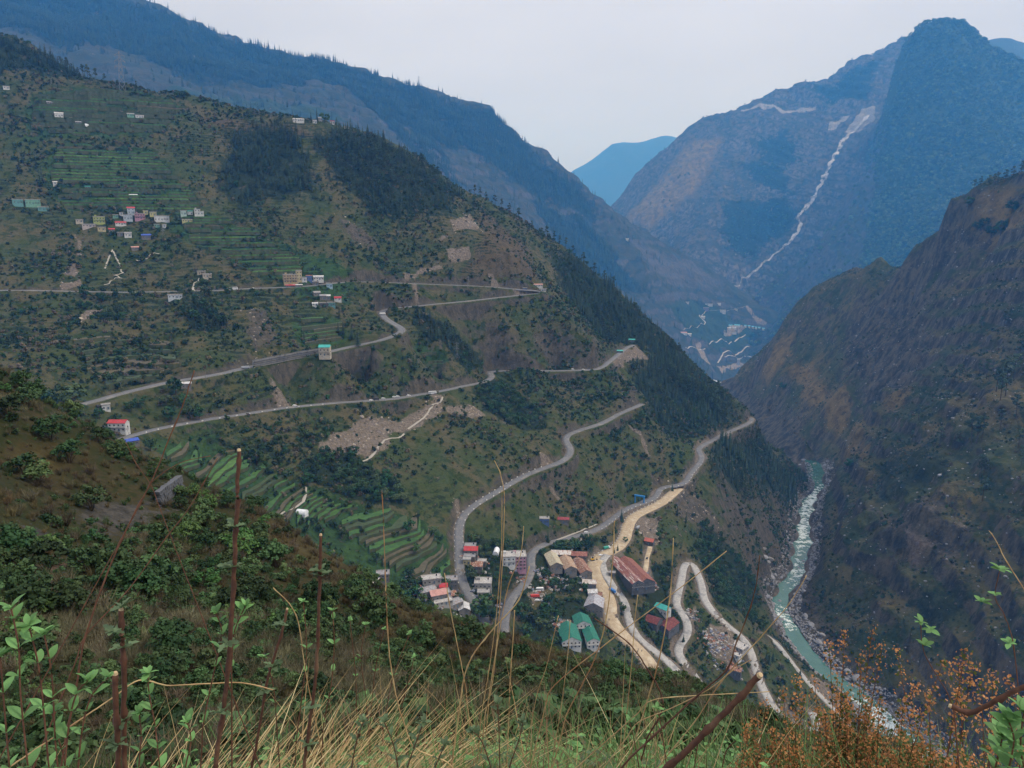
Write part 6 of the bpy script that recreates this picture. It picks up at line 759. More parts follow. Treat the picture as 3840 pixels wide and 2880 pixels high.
SURF = {k: Surf(v['pts'], v['relief'], river=k in ('hill', 'gorge')) for k, v in SURVEY.items()}
STRATA = dict(hill=(4.0, .85, 0, 201, 2.6), gorge=(42.0, .42, .25, 203, 2.0), rocky=(80.0, .5, .3, 205, 2.0), peak=(80.0, .45, -.2, 207, 2.0), ridge=(70.0, .35, .1, 209, 2.0))
def strata(layer, x_, y_, z):
    """ledges (old field steps on the hillside, rock bands elsewhere): height offset and bank mask"""
    if layer not in STRATA: return 0.0, 0.0
    h, amt, tilt, sd, sharp = STRATA[layer]; q = (z+tilt*x_+h*1.2*fbm(x_, y_, h*9, 2, sd))/h; fr = q-np.floor(q)
    st = np.clip((fr-.5)*sharp+.5, 0, 1); st = st*st*(3-2*st)
    m = np.clip(fbm(x_, y_, h*22, 2, sd+1)*1.6+.55, 0, 1)*amt
    if layer in ('hill', 'gorge'): m = m*np.clip((z+478)/40, 0, 1)
    if layer == 'hill': m = m*np.clip((120-x_)/160, .2, 1)
    return (st-fr)*h*m, m*np.clip(1-np.abs(fr-.5)*sharp/.9, 0, 1)
def ground(layer, x, y):
    z = SURF[layer].z(np.asarray(x, float), np.asarray(y, float))
    z = z+strata(layer, np.asarray(x, float), np.asarray(y, float), z)[0]
    if layer == 'hill': z = carve(z, np.asarray(x, float), np.asarray(y, float))
    return np.maximum(z, -1080)
ALB = 0.66
def terrain_material(name, sc, base1, base2, shrub, rock1, rock2, steep, shrub_amt=0.6, bumpd=0.6, green=(0.055, 0.115, 0.035), pale=(0.36, 0.30, 0.235), forest=(0.03, 0.045, 0.02), dry=(0.135, 0.105, 0.058), ochre=(0.27, 0.195, 0.078)):
    t = NT(name); n1 = t.noise(1/(45*sc), 4); n2 = t.noise(1/(10*sc), 5, 0.65); n3 = t.noise(1/(2.2*sc), 4, 0.7)
    c = t.mix(t.rng(n1, 0.38, 0.62), base1, base2)
    c = t.mix(t.math('MULTIPLY', t.rng(n2, 0.47, 0.6), shrub_amt), c, shrub)
    rk = t.mix(t.rng(t.noise(1/(6*sc), 6, 0.7, (1, 1, 0.35)), 0.38, 0.62), rock1, rock2)
    nz = t.n('ShaderNodeSeparateXYZ'); t.l(t.n('ShaderNodeNewGeometry').outputs['Normal'], nz.inputs[0])
    st = t.math('ADD', nz.outputs['Z'], t.math('MULTIPLY', t.math('SUBTRACT', n2, 0.5), 0.55))
    c = t.mix(t.rng(st, steep-0.1, steep+0.07, 1.0, 0.0), c, rk)
    def blend(c, k, col, w=1.2):
        f = t.math('ADD', t.attr(k), t.math('ADD', t.math('MULTIPLY', t.math('SUBTRACT', n2, 0.5), w), t.math('ADD', t.math('MULTIPLY', t.math('SUBTRACT', n3, 0.5), w*0.8), t.math('MULTIPLY', t.math('SUBTRACT', n1, 0.5), w*0.9))))
        return t.mix(t.rng(f, 0.38, 0.62), c, col)
    c = blend(c, 'dry', t.mix(t.rng(n2, 0.4, 0.65), dry, tuple(v*0.6 for v in dry)))
    c = blend(c, 'ochre', t.mix(t.rng(n2, 0.4, 0.65), ochre, tuple(v*0.5 for v in ochre)))
    c = blend(c, 'green', t.mix(t.rng(n2, 0.35, 0.7), green, tuple(v*0.45 for v in green)))
    c = blend(c, 'forest', forest); c = blend(c, 'rock', rk, 1.8)
    c = blend(c, 'pale', t.mix(t.rng(n3, 0.35, 0.7), pale, tuple(v*0.6 for v in pale)), 1.5)
    c = t.mix(t.rng(n3, 0.3, 0.75, 0.0, 0.55), c, t.mix(1.0, c, (0.45, 0.45, 0.45), 'MULTIPLY'))
    c = t.mix(1.0, c, (ALB, ALB, ALB), 'MULTIPLY'); t.color(c); t.set(Roughness=0.95); t.set(Specular_IOR_Level=0.1)
    t.bump(t.math('ADD', t.math('MULTIPLY', n2, 2.5), n3), 0.9, bumpd*sc); return t.m
MT = dict(
 hill=terrain_material('hillside_ground', 1.0, (0.128, 0.112, 0.055), (0.070, 0.094, 0.030), (0.028, 0.056, 0.013), (0.078, 0.070, 0.052), (0.15, 0.128, 0.095), 0.54, 0.8, pale=(.27, .22, .17)),
 gorge=terrain_material('gorge_rock', 2.3, (0.082, 0.094, 0.036), (0.165, 0.135, 0.056), (0.036, 0.058, 0.018), (0.045, 0.043, 0.036), (0.16, 0.135, 0.095), 0.48, 0.85, 1.0, green=(.06, .075, .032), pale=(.24, .19, .15)),
 ridge=terrain_material('ridge_ground', 3.0, (0.075, 0.070, 0.042), (0.05, 0.056, 0.028), (0.028, 0.04, 0.018), (0.08, 0.075, 0.07), (0.13, 0.115, 0.10), 0.60, 0.7, 0.8, forest=(.018, .028, .014), green=(.05, .08, .03)),
 rocky=terrain_material('mountain_rock', 4.0, (0.13, 0.105, 0.075), (0.07, 0.066, 0.042), (0.03, 0.042, 0.02), (0.05, 0.047, 0.045), (0.23, 0.20, 0.17), 0.70, 0.8, 1.2, pale=(0.5, 0.46, 0.42), forest=(.02, .03, .015)),
 peak=terrain_material('peak_ground', 3.5, (0.065, 0.066, 0.036), (0.045, 0.055, 0.026), (0.028, 0.04, 0.018), (0.05, 0.048, 0.048), (0.13, 0.11, 0.095), 0.68, 0.7, 1.0, forest=(0.06, 0.09, 0.03)),
 back=terrain_material('mountain_ground', 4.0, (0.08, 0.08, 0.05), (0.06, 0.07, 0.04), (0.04, 0.055, 0.03), (0.1, 0.1, 0.1), (0.15, 0.14, 0.13), 0.6),
 near=terrain_material('slope_ground', 0.16, (0.075, 0.062, 0.030), (0.045, 0.050, 0.020), (0.026, 0.044, 0.014), (0.06, 0.058, 0.052), (0.12, 0.11, 0.095), 0.50, 0.7, 0.6, dry=(0.105, 0.085, 0.036), pale=(0.17, 0.115, 0.08)))
MT['far'] = MT['back']
NAMES = dict(hill='hillside', gorge='gorge_slope', ridge='forested_ridge', rocky='rocky_mountain', peak='mountain_peak', back='mountain_behind', far='distant_mountain', near='near_slope')
WARP = dict(hill=9, gorge=14, ridge=25, rocky=30, peak=30, back=40, far=60, near=1.2)
TERR = {}
def rlim(k, az):
    Rg = SURVEY[k]['rng']; a = [t[0] for t in Rg]
    return np.interp(az, a, [t[1] for t in Rg]), np.interp(az, a, [t[2] for t in Rg])
TERRACE_SINK = []
for k, v in SURVEY.items():
    nt, nr = v['n']; az = np.linspace(v['rng'][0][0], v['rng'][-1][0], nt)
    r0, r1 = rlim(k, az); u = np.linspace(0, 1, nr)
    if k == 'near': r = r0[:, None]*(r1/r0)[:, None]**u[None]
    else: r = r0[:, None]+(r1-r0)[:, None]*u[None]
    a = np.radians(az)[:, None]; x = (r*np.sin(a)).ravel(); y = (r*np.cos(a)).ravel()
    z = ground(k, x, y); cv = cover(k, x, y, WARP[k])
    if k == 'hill':
        for h, poly in TERRACES: z = z-(h*0.5+0.5)*poly_mask(x, y, poly, 4.0)
        d, rz = BENCH.query(x, y); cv['pale'] = np.maximum(cv['pale'], np.clip(1-(d-0.2)/np.where((z < -292) & (x > 60), 6.0+5*fbm(x, y, 22, 2, 33), 1.6), 0, 1)*0.8)
        hi = np.clip((SURF[k].z(x, y)-rz)/3, 0, 1); cv['rock'] = np.maximum(cv['rock'], np.where(d < 9, hi*np.clip(1-(d-2)/5, 0, 1)*0.9, 0))
        bank = strata(k, x, y, SURF[k].z(x, y))[1]; cv['forest'] = np.maximum(cv['forest'], .85*bank*(d > 2)*(1-cv['pale']))
        up = np.clip((-455-z)/20, 0, 1); cv['rock'] = np.maximum(cv['rock'], up*0.9); cv['pale'] = np.maximum(cv['pale'], np.clip((-480-z)/6, 0, 1)*.45)
    if k == 'gorge':
        cv['rock'] = np.maximum(cv['rock'], np.clip((-462-z)/18, 0, 1)); cv['pale'] = np.maximum(cv['pale'], np.where(y < 1600, np.clip((-482-z)/6, 0, 1)*.55, 0))
    I = np.arange(nt*nr).reshape(nt, nr)
    Q = np.stack([I[:-1, :-1].ravel(), I[1:, :-1].ravel(), I[1:, 1:].ravel(), I[:-1, 1:].ravel()], 1)
    me = fast_mesh(NAMES[k], np.stack([x, y, z], 1), Q, MT[k])
    for q in KINDS: attr(me, q, cv[q])
    TERR[k] = tag(obj(NAMES[k], me), kind='structure')
# ================= roads =================
M_ASPH = simple('asphalt', (0.15, 0.15, 0.15), (0.115, 0.115, 0.12), 0.6, 0.8, (0.19, 0.18, 0.165), 0.12)
M_CONC = simple('concrete_road', (0.37, 0.355, 0.33), (0.29, 0.28, 0.265), 0.5, 0.85, (0.21, 0.205, 0.2), 0.15)
M_DIRT = simple('dirt_road', (0.40, 0.32, 0.215), (0.33, 0.255, 0.165), 0.35, 0.95, (0.46, 0.39, 0.28), 0.2)
M_WHITE = simple('white_paint', (0.72, 0.72, 0.70), (0.6, 0.6, 0.58), 2.0)
M_RIVER_GRAVEL = simple('gravel', (0.26, 0.25, 0.245), (0.17, 0.165, 0.165), 0.8)
def ribbon(name, P, offs, mat, dz=0.0, smooth=2, lift=None):
    """strip along a centre line; offs = lateral offsets"""
    P = np.array(P, float); T = np.gradient(P[:, :2], axis=0); T /= np.linalg.norm(T, axis=1)[:, None]+1e-9
    for _ in range(smooth): T[1:-1] = (T[:-2]+T[1:-1]*2+T[2:])/4
    T /= np.linalg.norm(T, axis=1)[:, None]+1e-9
    N = np.stack([T[:, 1], -T[:, 0]], 1); n = len(P); m = len(offs); V = np.zeros((n, m, 3))
    for j, o in enumerate(offs):
        o = o if np.ndim(o) else np.full(n, o)
        V[:, j, :2] = P[:, :2]+N*o[:, None]; V[:, j, 2] = P[:, 2]+dz+(lift[j] if lift else 0)
    I = np.arange(n*m).reshape(n, m)
    Q = np.stack([I[:-1, :-1].ravel(), I[:-1, 1:].ravel(), I[1:, 1:].ravel(), I[1:, :-1].ravel()], 1)
    return fast_mesh(name, V.reshape(-1, 3), Q, mat), N
def box_mesh(name, w, d, h, mat, z0=0.0):
    V = [(sx*w/2, sy*d/2, z0+sz*h) for sz in (0, 1) for sy in (-1, 1) for sx in (-1, 1)]
    return mesh(name, V, [(0, 2, 3, 1), (4, 5, 7, 6), (0, 1, 5, 4), (2, 6, 7, 3), (0, 4, 6, 2), (1, 3, 7, 5)], mat)
RM = dict(asphalt=M_ASPH, concrete=M_CONC, dirt=M_DIRT)
M_PARAPET = simple('parapet_stone', (0.62, 0.61, 0.58), (0.42, 0.41, 0.39), 1.0)
ME_BLOCK = box_mesh('parapet_block', 1.5, 0.45, 0.75, M_PARAPET)
PARAPET = {2: (620, 820), 1: (0, 0)}
road_obs = []
for i, (kind, hw, P) in enumerate(ROADS):
    D = densify(P, 3.0)
    for _ in range(4): D[1:-1] = (D[:-2]+D[1:-1]*2+D[2:])/4
    wob = lambda s: hw+0.35*fbm(D[:, 0], D[:, 1], 14, 3, s)*(2 if kind == 'dirt' else 1)
    me, N = ribbon('road', D, [-wob(3)-.3, -wob(3), -hw*.4, hw*.4, wob(5), wob(5)+.3], RM[kind], 0.06, lift=[-1.4, -.04, 0, 0, -.04, -1.4])
    ro = tag(obj('road', me), kind='structure'); road_obs.append((ro, D, N, hw, kind))
for hw, P in PATHS:
    D = densify(P, 2.0); D[:, 2] = np.maximum(ground('hill', D[:, 0], D[:, 1]), D[:, 2]-1)+0.25
    me, N = ribbon('path', D, [-hw*1.3, 0, hw*1.3], simple('trodden_path', (0.36, 0.33, 0.28), (0.28, 0.26, 0.22)), 0.0, lift=[-.4, .1, -.4]); tag(obj('path', me), kind='structure')
for hw, P in FAR_ROADS:
    D = densify(P, 8.0); D[:, 2] = ground('ridge', D[:, 0], D[:, 1])+2.0
    me, N = ribbon('road', D, [-hw, 0, hw], M_CONC, 0.0, lift=[-.5, 0, -3]); tag(obj('road', me), kind='structure')
D = densify(STREAM, 10.0); D[:, 2] = ground('rocky', D[:, 0], D[:, 1])+3
w_ = 6+7*fbm(D[:, 0], D[:, 1], 50, 3, 2)+np.linspace(0, 12, len(D))
me, N = ribbon('stream_bed', D, [-w_*1.6, -w_, w_, w_*1.6], simple('pale_debris', (0.46, 0.44, 0.42), (0.14, 0.135, 0.13), 0.02), 0.0, lift=[-8, 0, 0, -8]); tag(obj('stream_bed', me), kind='structure')
# ================= river =================
t = NT('river_water')
fo = t.attr('foam'); nA = t.noise(0.11, 6, 0.7, (1, 1, 1)); nB = t.noise(0.5, 5, 0.7); nS = t.noise(0.045, 4, 0.6)
ff = t.math('ADD', fo, t.math('ADD', t.math('MULTIPLY', t.math('SUBTRACT', nA, 0.5), 2.2), t.math('MULTIPLY', t.math('SUBTRACT', nB, 0.5), 1.1)))
ff = t.rng(ff, 0.52, 0.75)
t.color(t.mix(ff, t.mix(t.rng(nS, 0.35, 0.65), (0.030, 0.105, 0.080), (0.050, 0.135, 0.105)), (0.62, 0.68, 0.66)))
t.l(t.rng(ff, 0, 1, 0.12, 0.7), t.b.inputs['Roughness']); t.set(Specular_IOR_Level=0.5)
t.bump(t.math('ADD', t.noise(0.35, 4), t.math('MULTIPLY', t.noise(1.2, 3), 0.3)), 0.6, 0.5)
R = np.array(RIVER); ns = 500; s0 = np.linspace(0, len(R)-1, ns)
RL = np.stack([np.interp(s0, np.arange(len(R)), R[:, i]) for i in range(4)], 1)
for _ in range(25): RL[1:-1] = (RL[:-2]+RL[1:-1]*2+RL[2:])/4
FOAM = np.interp(s0, np.arange(len(R)), [.15,.2,.2,.5,.72,.62,.7,.55,.42,.62,.35,.1,.62,.7,.25,.05,.02,.1,.45,.7,.7,.55,.4])
m_ = 40; uu = np.linspace(-0.35, 1.35, m_); V = np.zeros((ns, m_, 3))
V[..., 0] = RL[:, None, 0]*(1-uu)+RL[:, None, 2]*uu; V[..., 1] = RL[:, None, 1]*(1-uu)+RL[:, None, 3]*uu
fm = FOAM[:, None]*np.clip(1.15-np.abs(uu-0.5)*1.0, 0, 1)[None]
V[..., 2] = -490+0.18*fbm(V[..., 0], V[..., 1], 9, 3, 4)+1.1*fm*fbm(V[..., 0], V[..., 1], 6, 3, 8)
I = np.arange(ns*m_).reshape(ns, m_); Q = np.stack([I[:-1, :-1].ravel(), I[:-1, 1:].ravel(), I[1:, 1:].ravel(), I[1:, :-1].ravel()], 1)
me = fast_mesh('river', V.reshape(-1, 3), Q, t.m); attr(me, 'foam', fm); tag(obj('river', me), kind='structure')
# ================= plants: prototypes =================
def foliage(name, c1, c2, jit=0.35, rough=0.7):
    t = NT(name); col = t.mix(t.rng(t.noise(1.7, 3), 0.35, 0.65), c1, c2)
    hs = t.n('ShaderNodeHueSaturation'); t.l(col, hs.inputs['Color']); r = t.rnd()
    t.l(t.rng(r, 0, 1, 1-jit, 1+jit, False), hs.inputs['Value'])
    t.l(t.rng(t.math('FRACT', t.math('MULTIPLY', r, 7.31), 0), 0, 1, 0.47, 0.53, False), hs.inputs['Hue'])
    t.color(hs.outputs[0]); t.set(Roughness=rough); t.set(Specular_IOR_Level=0.2); return t.m
M_BARK = simple('bark', (0.07, 0.05, 0.035), (0.045, 0.035, 0.028), 6)
M_CON = foliage('conifer_needles', (0.028, 0.048, 0.020), (0.015, 0.028, 0.013), .5)
M_PINE = foliage('pine_needles', (0.042, 0.062, 0.026), (0.026, 0.042, 0.019), .4)
M_BROAD = foliage('broad_leaves', (0.028, 0.066, 0.021), (0.016, 0.040, 0.014), .45)
M_BROAD2 = foliage('pale_leaves', (0.060, 0.090, 0.034), (0.036, 0.060, 0.024))
M_CANOPY = foliage('canopy_leaves', (0.095, 0.135, 0.042), (0.055, 0.085, 0.028), .5)
M_SHRUB = foliage('shrub_leaves', (0.026, 0.050, 0.016), (0.014, 0.030, 0.010), 0.5)
M_DRYBUSH = foliage('dry_brush', (0.12, 0.10, 0.062), (0.075, 0.062, 0.036), 0.4)
M_GREYBUSH = foliage('grey_brush', (0.17, 0.155, 0.09), (0.09, 0.085, 0.048), 0.4)
def tube(pts, rads, n=5):
    V = []; F = []
    for i, (p, r) in enumerate(zip(pts, rads)):
        p = Vector(p); a = Vector(pts[max(i-1, 0)]); b = Vector(pts[min(i+1, len(pts)-1)]); d = (b-a).normalized()
        q = d.to_track_quat('Z', 'Y'); base = len(V)
        for k in range(n):
            an = 2*math.pi*k/n; V.append(tuple(p+q @ Vector((math.cos(an)*r, math.sin(an)*r, 0))))
        if i:
            for k in range(n):
                F.append((base-n+k, base-n+(k+1) % n, base+(k+1) % n, base+k))
    F.append(tuple(range(len(V)-n, len(V)))); F.append(tuple(range(n-1, -1, -1)))
    return V, F
def quads(rs, centres, size, nper, flat=0.0):
    """leaf clumps: small random quads around each centre (x,y,z,r)"""
    V = []; F = []
    for (cx, cy, cz, cr) in centres:
        for _ in range(nper):
            d = rs.normal(size=3); d /= np.linalg.norm(d)+1e-9
            if d[2] < -0.3: d[2] *= -0.6
            p = np.array([cx, cy, cz])+d*cr*rs.uniform(0.55, 1.05)
            nrm = d+rs.normal(size=3)*0.55; nrm[2] += flat; nrm /= np.linalg.norm(nrm)
            a = np.cross(nrm, rs.normal(size=3)); a /= np.linalg.norm(a)+1e-9; b = np.cross(nrm, a)
            s = size*rs.uniform(0.6, 1.3); k = len(V)
            V += [p-a*s-b*s*.6, p+a*s*.2-b*s, p+a*s+b*s*.2, p-a*s*.3+b*s]; F.append((k, k+1, k+2, k+3))
    return V, F
def make_conifer(seed):
    rs = np.random.default_rng(seed); V = []; F = []; n = 9
    for t in range(n):
        z = 0.13+0.83*t/(n-1); R = (0.19*(1-z)**0.85+0.015)*rs.uniform(0.85, 1.15); m = 8 if t < 6 else 5; o = rs.uniform(0, 6.3)
        for k in range(m):
            a = o+2*math.pi*k/m+rs.normal()*0.15; L = R*rs.uniform(0.65, 1.15); w = 0.36*L+0.008; dz = -0.30*L+rs.normal()*0.012
            ca, sa = math.cos(a), math.sin(a); b = len(V)
            V += [(0.01*ca, 0.01*sa, z+0.05), (ca*L*.55-sa*w, sa*L*.55+ca*w, z+dz*.35), (ca*L, sa*L, z+dz), (ca*L*.55+sa*w, sa*L*.55-ca*w, z+dz*.35)]
            F += [(b, b+1, b+2), (b, b+2, b+3)]
    V += [(-.012, 0, .93), (.012, 0, .93), (0, 0, 1.0)]; F.append((len(V)-3, len(V)-2, len(V)-1))
    tv, tf = tube([(0, 0, -0.06), (0, 0, 0.3), (0, 0, 0.94)], [0.018, 0.013, 0.003], 5)
    return mesh('trunk', tv, tf, M_BARK), mesh('crown', V, F, M_CON)
def make_pine(seed):
    rs = np.random.default_rng(seed); lean = rs.normal()*0.03; C = []; tv, tf = tube([(0, 0, -0.06), (lean*.5, 0, 0.4), (lean, lean, 0.93)], [0.019, 0.014, 0.004], 5)
    for i in range(17):
        z = rs.uniform(0.38, 0.97); R = 0.17*math.sin(min(1, (1.06-z)/0.5)*1.5)*rs.uniform(0.3, 1.0); a = rs.uniform(0, 6.3)
        c = (lean*z+R*math.cos(a), lean*z+R*math.sin(a), z); C.append((*c, rs.uniform(0.05, 0.085)))
        v, f = tube([(lean*z, lean*z, z-0.06), c], [0.006, 0.002], 3); k = len(tv); tv += v; tf += [tuple(q+k for q in g) for g in f]
    V, F = quads(rs, C, 0.036, 13, 0.4)
    return mesh('trunk', tv, tf, M_BARK), mesh('crown', V, F, M_PINE)
def make_broad(seed, mat):
    rs = np.random.default_rng(seed); C = []; tv, tf = tube([(0, 0, -0.08), (0.01, 0, 0.22), (0, 0.02, 0.5)], [0.035, 0.026, 0.012], 6)
    for i in range(16):
        d = rs.normal(size=3); d /= np.linalg.norm(d); c = (d[0]*0.30, d[1]*0.30, 0.58+d[2]*0.27); C.append((*c, rs.uniform(0.11, 0.18)))
        if i < 6:
            v, f = tube([(0, 0, 0.25+.03*i), (c[0]*.5, c[1]*.5, (c[2]+.3)/2+.05), c], [0.014, 0.009, 0.003], 3); k = len(tv); tv += v; tf += [tuple(q+k for q in g) for g in f]
    V, F = quads(rs, C, 0.062, 16, 0.35)
    return mesh('trunk', tv, tf, M_BARK), mesh('crown', V, F, mat)
def make_shrub(seed, mat, nq=9, size=0.16, nc=9, up=False):
    rs = np.random.default_rng(seed); C = []
    for i in range(nc):
        a = rs.uniform(0, 6.3); R = rs.uniform(0, 0.42); C.append((R*math.cos(a), R*math.sin(a), rs.uniform(0.12, 0.62), rs.uniform(0.16, 0.28)))
    V, F = quads(rs, C, size, nq, 0.3)
    if up:
        for i in range(7):
            a = rs.uniform(0, 6.3); v, f = tube([(0, 0, -.05), (.2*math.cos(a), .2*math.sin(a), .4), (.42*math.cos(a), .42*math.sin(a), .85)], [.02, .012, .004], 3); k = len(V); V += [np.array(q) for q in v]; F += [tuple(q+k for q in g) for g in f]
    return mesh('shrub', V, F, mat)
def joined(name, ms):
    V = []; F = []; mi = []; mats = []
    for j, m in enumerate(ms):
        k = len(V); V += [tuple(v.co) for v in m.vertices]; F += [tuple(i+k for i in p.vertices) for p in m.polygons]; mi += [j]*len(m.polygons); mats.append(m.materials[0])
    return mesh(name, V, F, mats=mats, mi=mi)
CONS = [make_conifer(s) for s in range(4)]; PINES = [make_pine(s) for s in range(10, 14)]
BROADS = [make_broad(s, M_BROAD) for s in range(20, 23)]+[make_broad(23, M_BROAD2)]
KIND_PARTS = dict(conifer=CONS, pine=PINES, broadleaf=BROADS)
def proto_set(name, meshes):
    c = bpy.data.collections.new(name)
    for i, m in enumerate(meshes):
        c.objects.link(bpy.data.objects.new('%s_%02d' % (name, i), m))
    return c
P_CON = proto_set('proto_conifer', [joined('conifer', p) for p in CONS])
P_PINE = proto_set('proto_pine', [joined('pine', p) for p in PINES])
P_BROAD = proto_set('proto_broadleaf', [joined('broadleaf', p) for p in BROADS])
P_SHRUB = proto_set('proto_shrub', [make_shrub(30, M_SHRUB), make_shrub(31, M_SHRUB), make_shrub(32, M_SHRUB, 7), make_shrub(33, M_BROAD), make_shrub(34, M_DRYBUSH)])
P_DRY = proto_set('proto_dry', [make_shrub(36, M_DRYBUSH, 8), make_shrub(37, M_SHRUB, 8), make_shrub(38, M_SHRUB, 8)])
def scatter(name, pts, scl, coll, label, cat, n, idx=None, flat=None):
    pts = np.asarray(pts, float); me = bpy.data.meshes.new(name); me.vertices.add(len(pts)); me.vertices.foreach_set('co', pts.astype(np.float32).ravel())
    attr(me, 'scl', scl); attr(me, 'rot', RNG.uniform(0, 6.28, len(pts)))
    a = me.attributes.new('pick', 'INT', 'POINT'); a.data.foreach_set('value', (RNG.integers(0, n, len(pts)) if idx is None else idx).astype(np.int32))
    g = bpy.data.node_groups.new(name, 'GeometryNodeTree'); g.interface.new_socket('Geometry', in_out='INPUT', socket_type='NodeSocketGeometry'); g.interface.new_socket('Geometry', in_out='OUTPUT', socket_type='NodeSocketGeometry')
    N = g.nodes.new; gi = N('NodeGroupInput'); go = N('NodeGroupOutput'); ip = N('GeometryNodeInstanceOnPoints'); ci = N('GeometryNodeCollectionInfo')
    ci.inputs['Collection'].default_value = coll; ci.inputs['Separate Children'].default_value = True; ci.inputs['Reset Children'].default_value = True
    def na(nm, ty):
        q = N('GeometryNodeInputNamedAttribute'); q.data_type = ty; q.inputs['Name'].default_value = nm; return q.outputs[0]
    cx = N('ShaderNodeCombineXYZ'); L = g.links.new
    L(gi.outputs[0], ip.inputs['Points']); L(ci.outputs[0], ip.inputs['Instance']); ip.inputs['Pick Instance'].default_value = True
    L(na('pick', 'INT'), ip.inputs['Instance Index']); L(na('rot', 'FLOAT'), cx.inputs['Z']); L(cx.outputs[0], ip.inputs['Rotation'])
    L(na('scl', 'FLOAT'), ip.inputs['Scale']); L(ip.outputs[0], go.inputs[0])
    o = obj(name, me); md = o.modifiers.new('scatter', 'NODES'); md.node_group = g
    return tag(o, label, cat, kind='stuff')
def sample(layer, n, amin=None, amax=None):
    """random ground points of a layer that face the valley side seen here (area weighted)"""
    Rg = SURVEY[layer]['rng']; az = RNG.uniform(Rg[0][0], Rg[-1][0], n); r0, r1 = rlim(layer, az)
    r = np.sqrt(RNG.uniform(r0**2, r1**2)); x = r*np.sin(np.radians(az)); y = r*np.cos(np.radians(az)); z = ground(layer, x, y)
    e = 6.0; nx = (ground(layer, x-e, y)-ground(layer, x+e, y))/(2*e); ny = (ground(layer, x, y-e)-ground(layer, x, y+e))/(2*e)
    facing = (-x*nx-y*ny-z)/np.sqrt(x*x+y*y+z*z)
    return x, y, z, facing, np.sqrt(nx*nx+ny*ny)
# ================= trees =================
TREE_THINGS = []
def tree(kind, x, y, z, h, label, group, var=None):
    parts = KIND_PARTS[kind]; tr, cr = parts[random.randrange(len(parts)) if var is None else var % len(parts)]
    nm = dict(conifer='conifer_tree', pine='pine_tree', broadleaf='broadleaf_tree')[kind]
    e = empty(nm, (x, y, z), random.uniform(0, 6.28)); w = h*random.uniform(0.9, 1.2)*(1.0 if kind != 'broadleaf' else 1.1)
    e.scale = (w, w, h); tag(e, label, 'tree', group)
    obj('trunk', tr, e); obj('crown', cr, e); return e
NTH = 'first second third fourth fifth sixth seventh eighth ninth tenth eleventh twelfth thirteenth fourteenth fifteenth sixteenth seventeenth eighteenth nineteenth twentieth'.split()
NTH += ['twenty '+w for w in NTH[:9]]+['thirtieth']+['thirty '+w for w in NTH[:9]]
ntree = 0
for kind, label, group, L_ in TREES:
    for i, (x, y, z, h, lay) in enumerate(L_):
        zz = float(ground(lay, np.array([x]), np.array([y]))[0]); tree(kind, x, y, zz, h, label+', %s from left' % NTH[i] if len(L_) > 1 else label, group or None, i); ntree += 1
def clear_of_things(x, y, marg=1.0):
    d, _ = BENCH.query(x, y); ok = d > marg
    for hx, hy, hr in HOUSE_SPOTS: ok &= np.hypot(x-hx, y-hy) > hr
    return ok
def prune(x, y, *rest):
    k = clear_of_things(x, y, 3.5); return [a[k] for a in (x, y, *rest)]
def forest(layer, n, hlo, hhi, seed, keep):
    x, y, z, fc, sl = sample(layer, n); cv = cover(layer, x, y, WARP[layer]); p = keep(cv, x, y, z)
    k = (RNG.uniform(0, 1, n) < p) & (fc > -0.15); x, y, z = x[k], y[k], z[k]
    h = RNG.uniform(hlo, hhi, len(x))*(0.8+0.4*fbm(x, y, 80, 2, seed)); return x, y, z, h
inb = lambda x, y, az0, az1, ra, rb: (np.degrees(np.arctan2(x, y)) > az0) & (np.degrees(np.arctan2(x, y)) < az1) & (np.hypot(x, y) > ra) & (np.hypot(x, y) < rb)
# hillside woods
x, y, z, h = forest('hill', 60000, 9, 21, 3, lambda c, x, y, z: np.clip(c['forest']*1.9-.75+.9*fbm(x, y, 60, 3, 91), 0, .85)*(c['pale'] < .3))
x, y, z, h = prune(x, y, z, h)
br = ((z < -165) & (np.hypot(x, y) < 960)); rest = []
for m, kind, cl, nv, lab in ((~br & (fbm(x, y, 60, 2, 77) > -0.35), 'conifer', P_CON, 4, 'dark pine wood on the upper hillside and its right flank'), (~br & (fbm(x, y, 60, 2, 77) <= -0.35), 'pine', P_PINE, 4, 'looser pine wood mixed into the hillside woods'), (br, 'broadleaf', P_BROAD, 4, 'dense green broadleaf wood round the lower village and gullies')):
    X, Y, Z, H = x[m], y[m], z[m], h[m]
    if kind == 'broadleaf': H = H*0.52
    app = H/np.hypot(X, Y); o = np.argsort(-app); q = dict(conifer=45, pine=15, broadleaf=60)[kind]
    for i in o[:q]:
        tree(kind, X[i], Y[i], Z[i], H[i], dict(conifer='dark conifer among the tallest of the right flank wood', pine='round crowned pine within the hillside wood', broadleaf='bushy green tree in the thickets round the lower village')[kind], dict(conifer='tall conifers of the flank wood', pine='pines of the hillside wood', broadleaf='bushy trees round the lower village')[kind])
    r_ = o[q:]; scatter(kind+'_wood', np.stack([X, Y, Z-0.3], 1)[r_], H[r_], cl, lab, 'wood', nv)
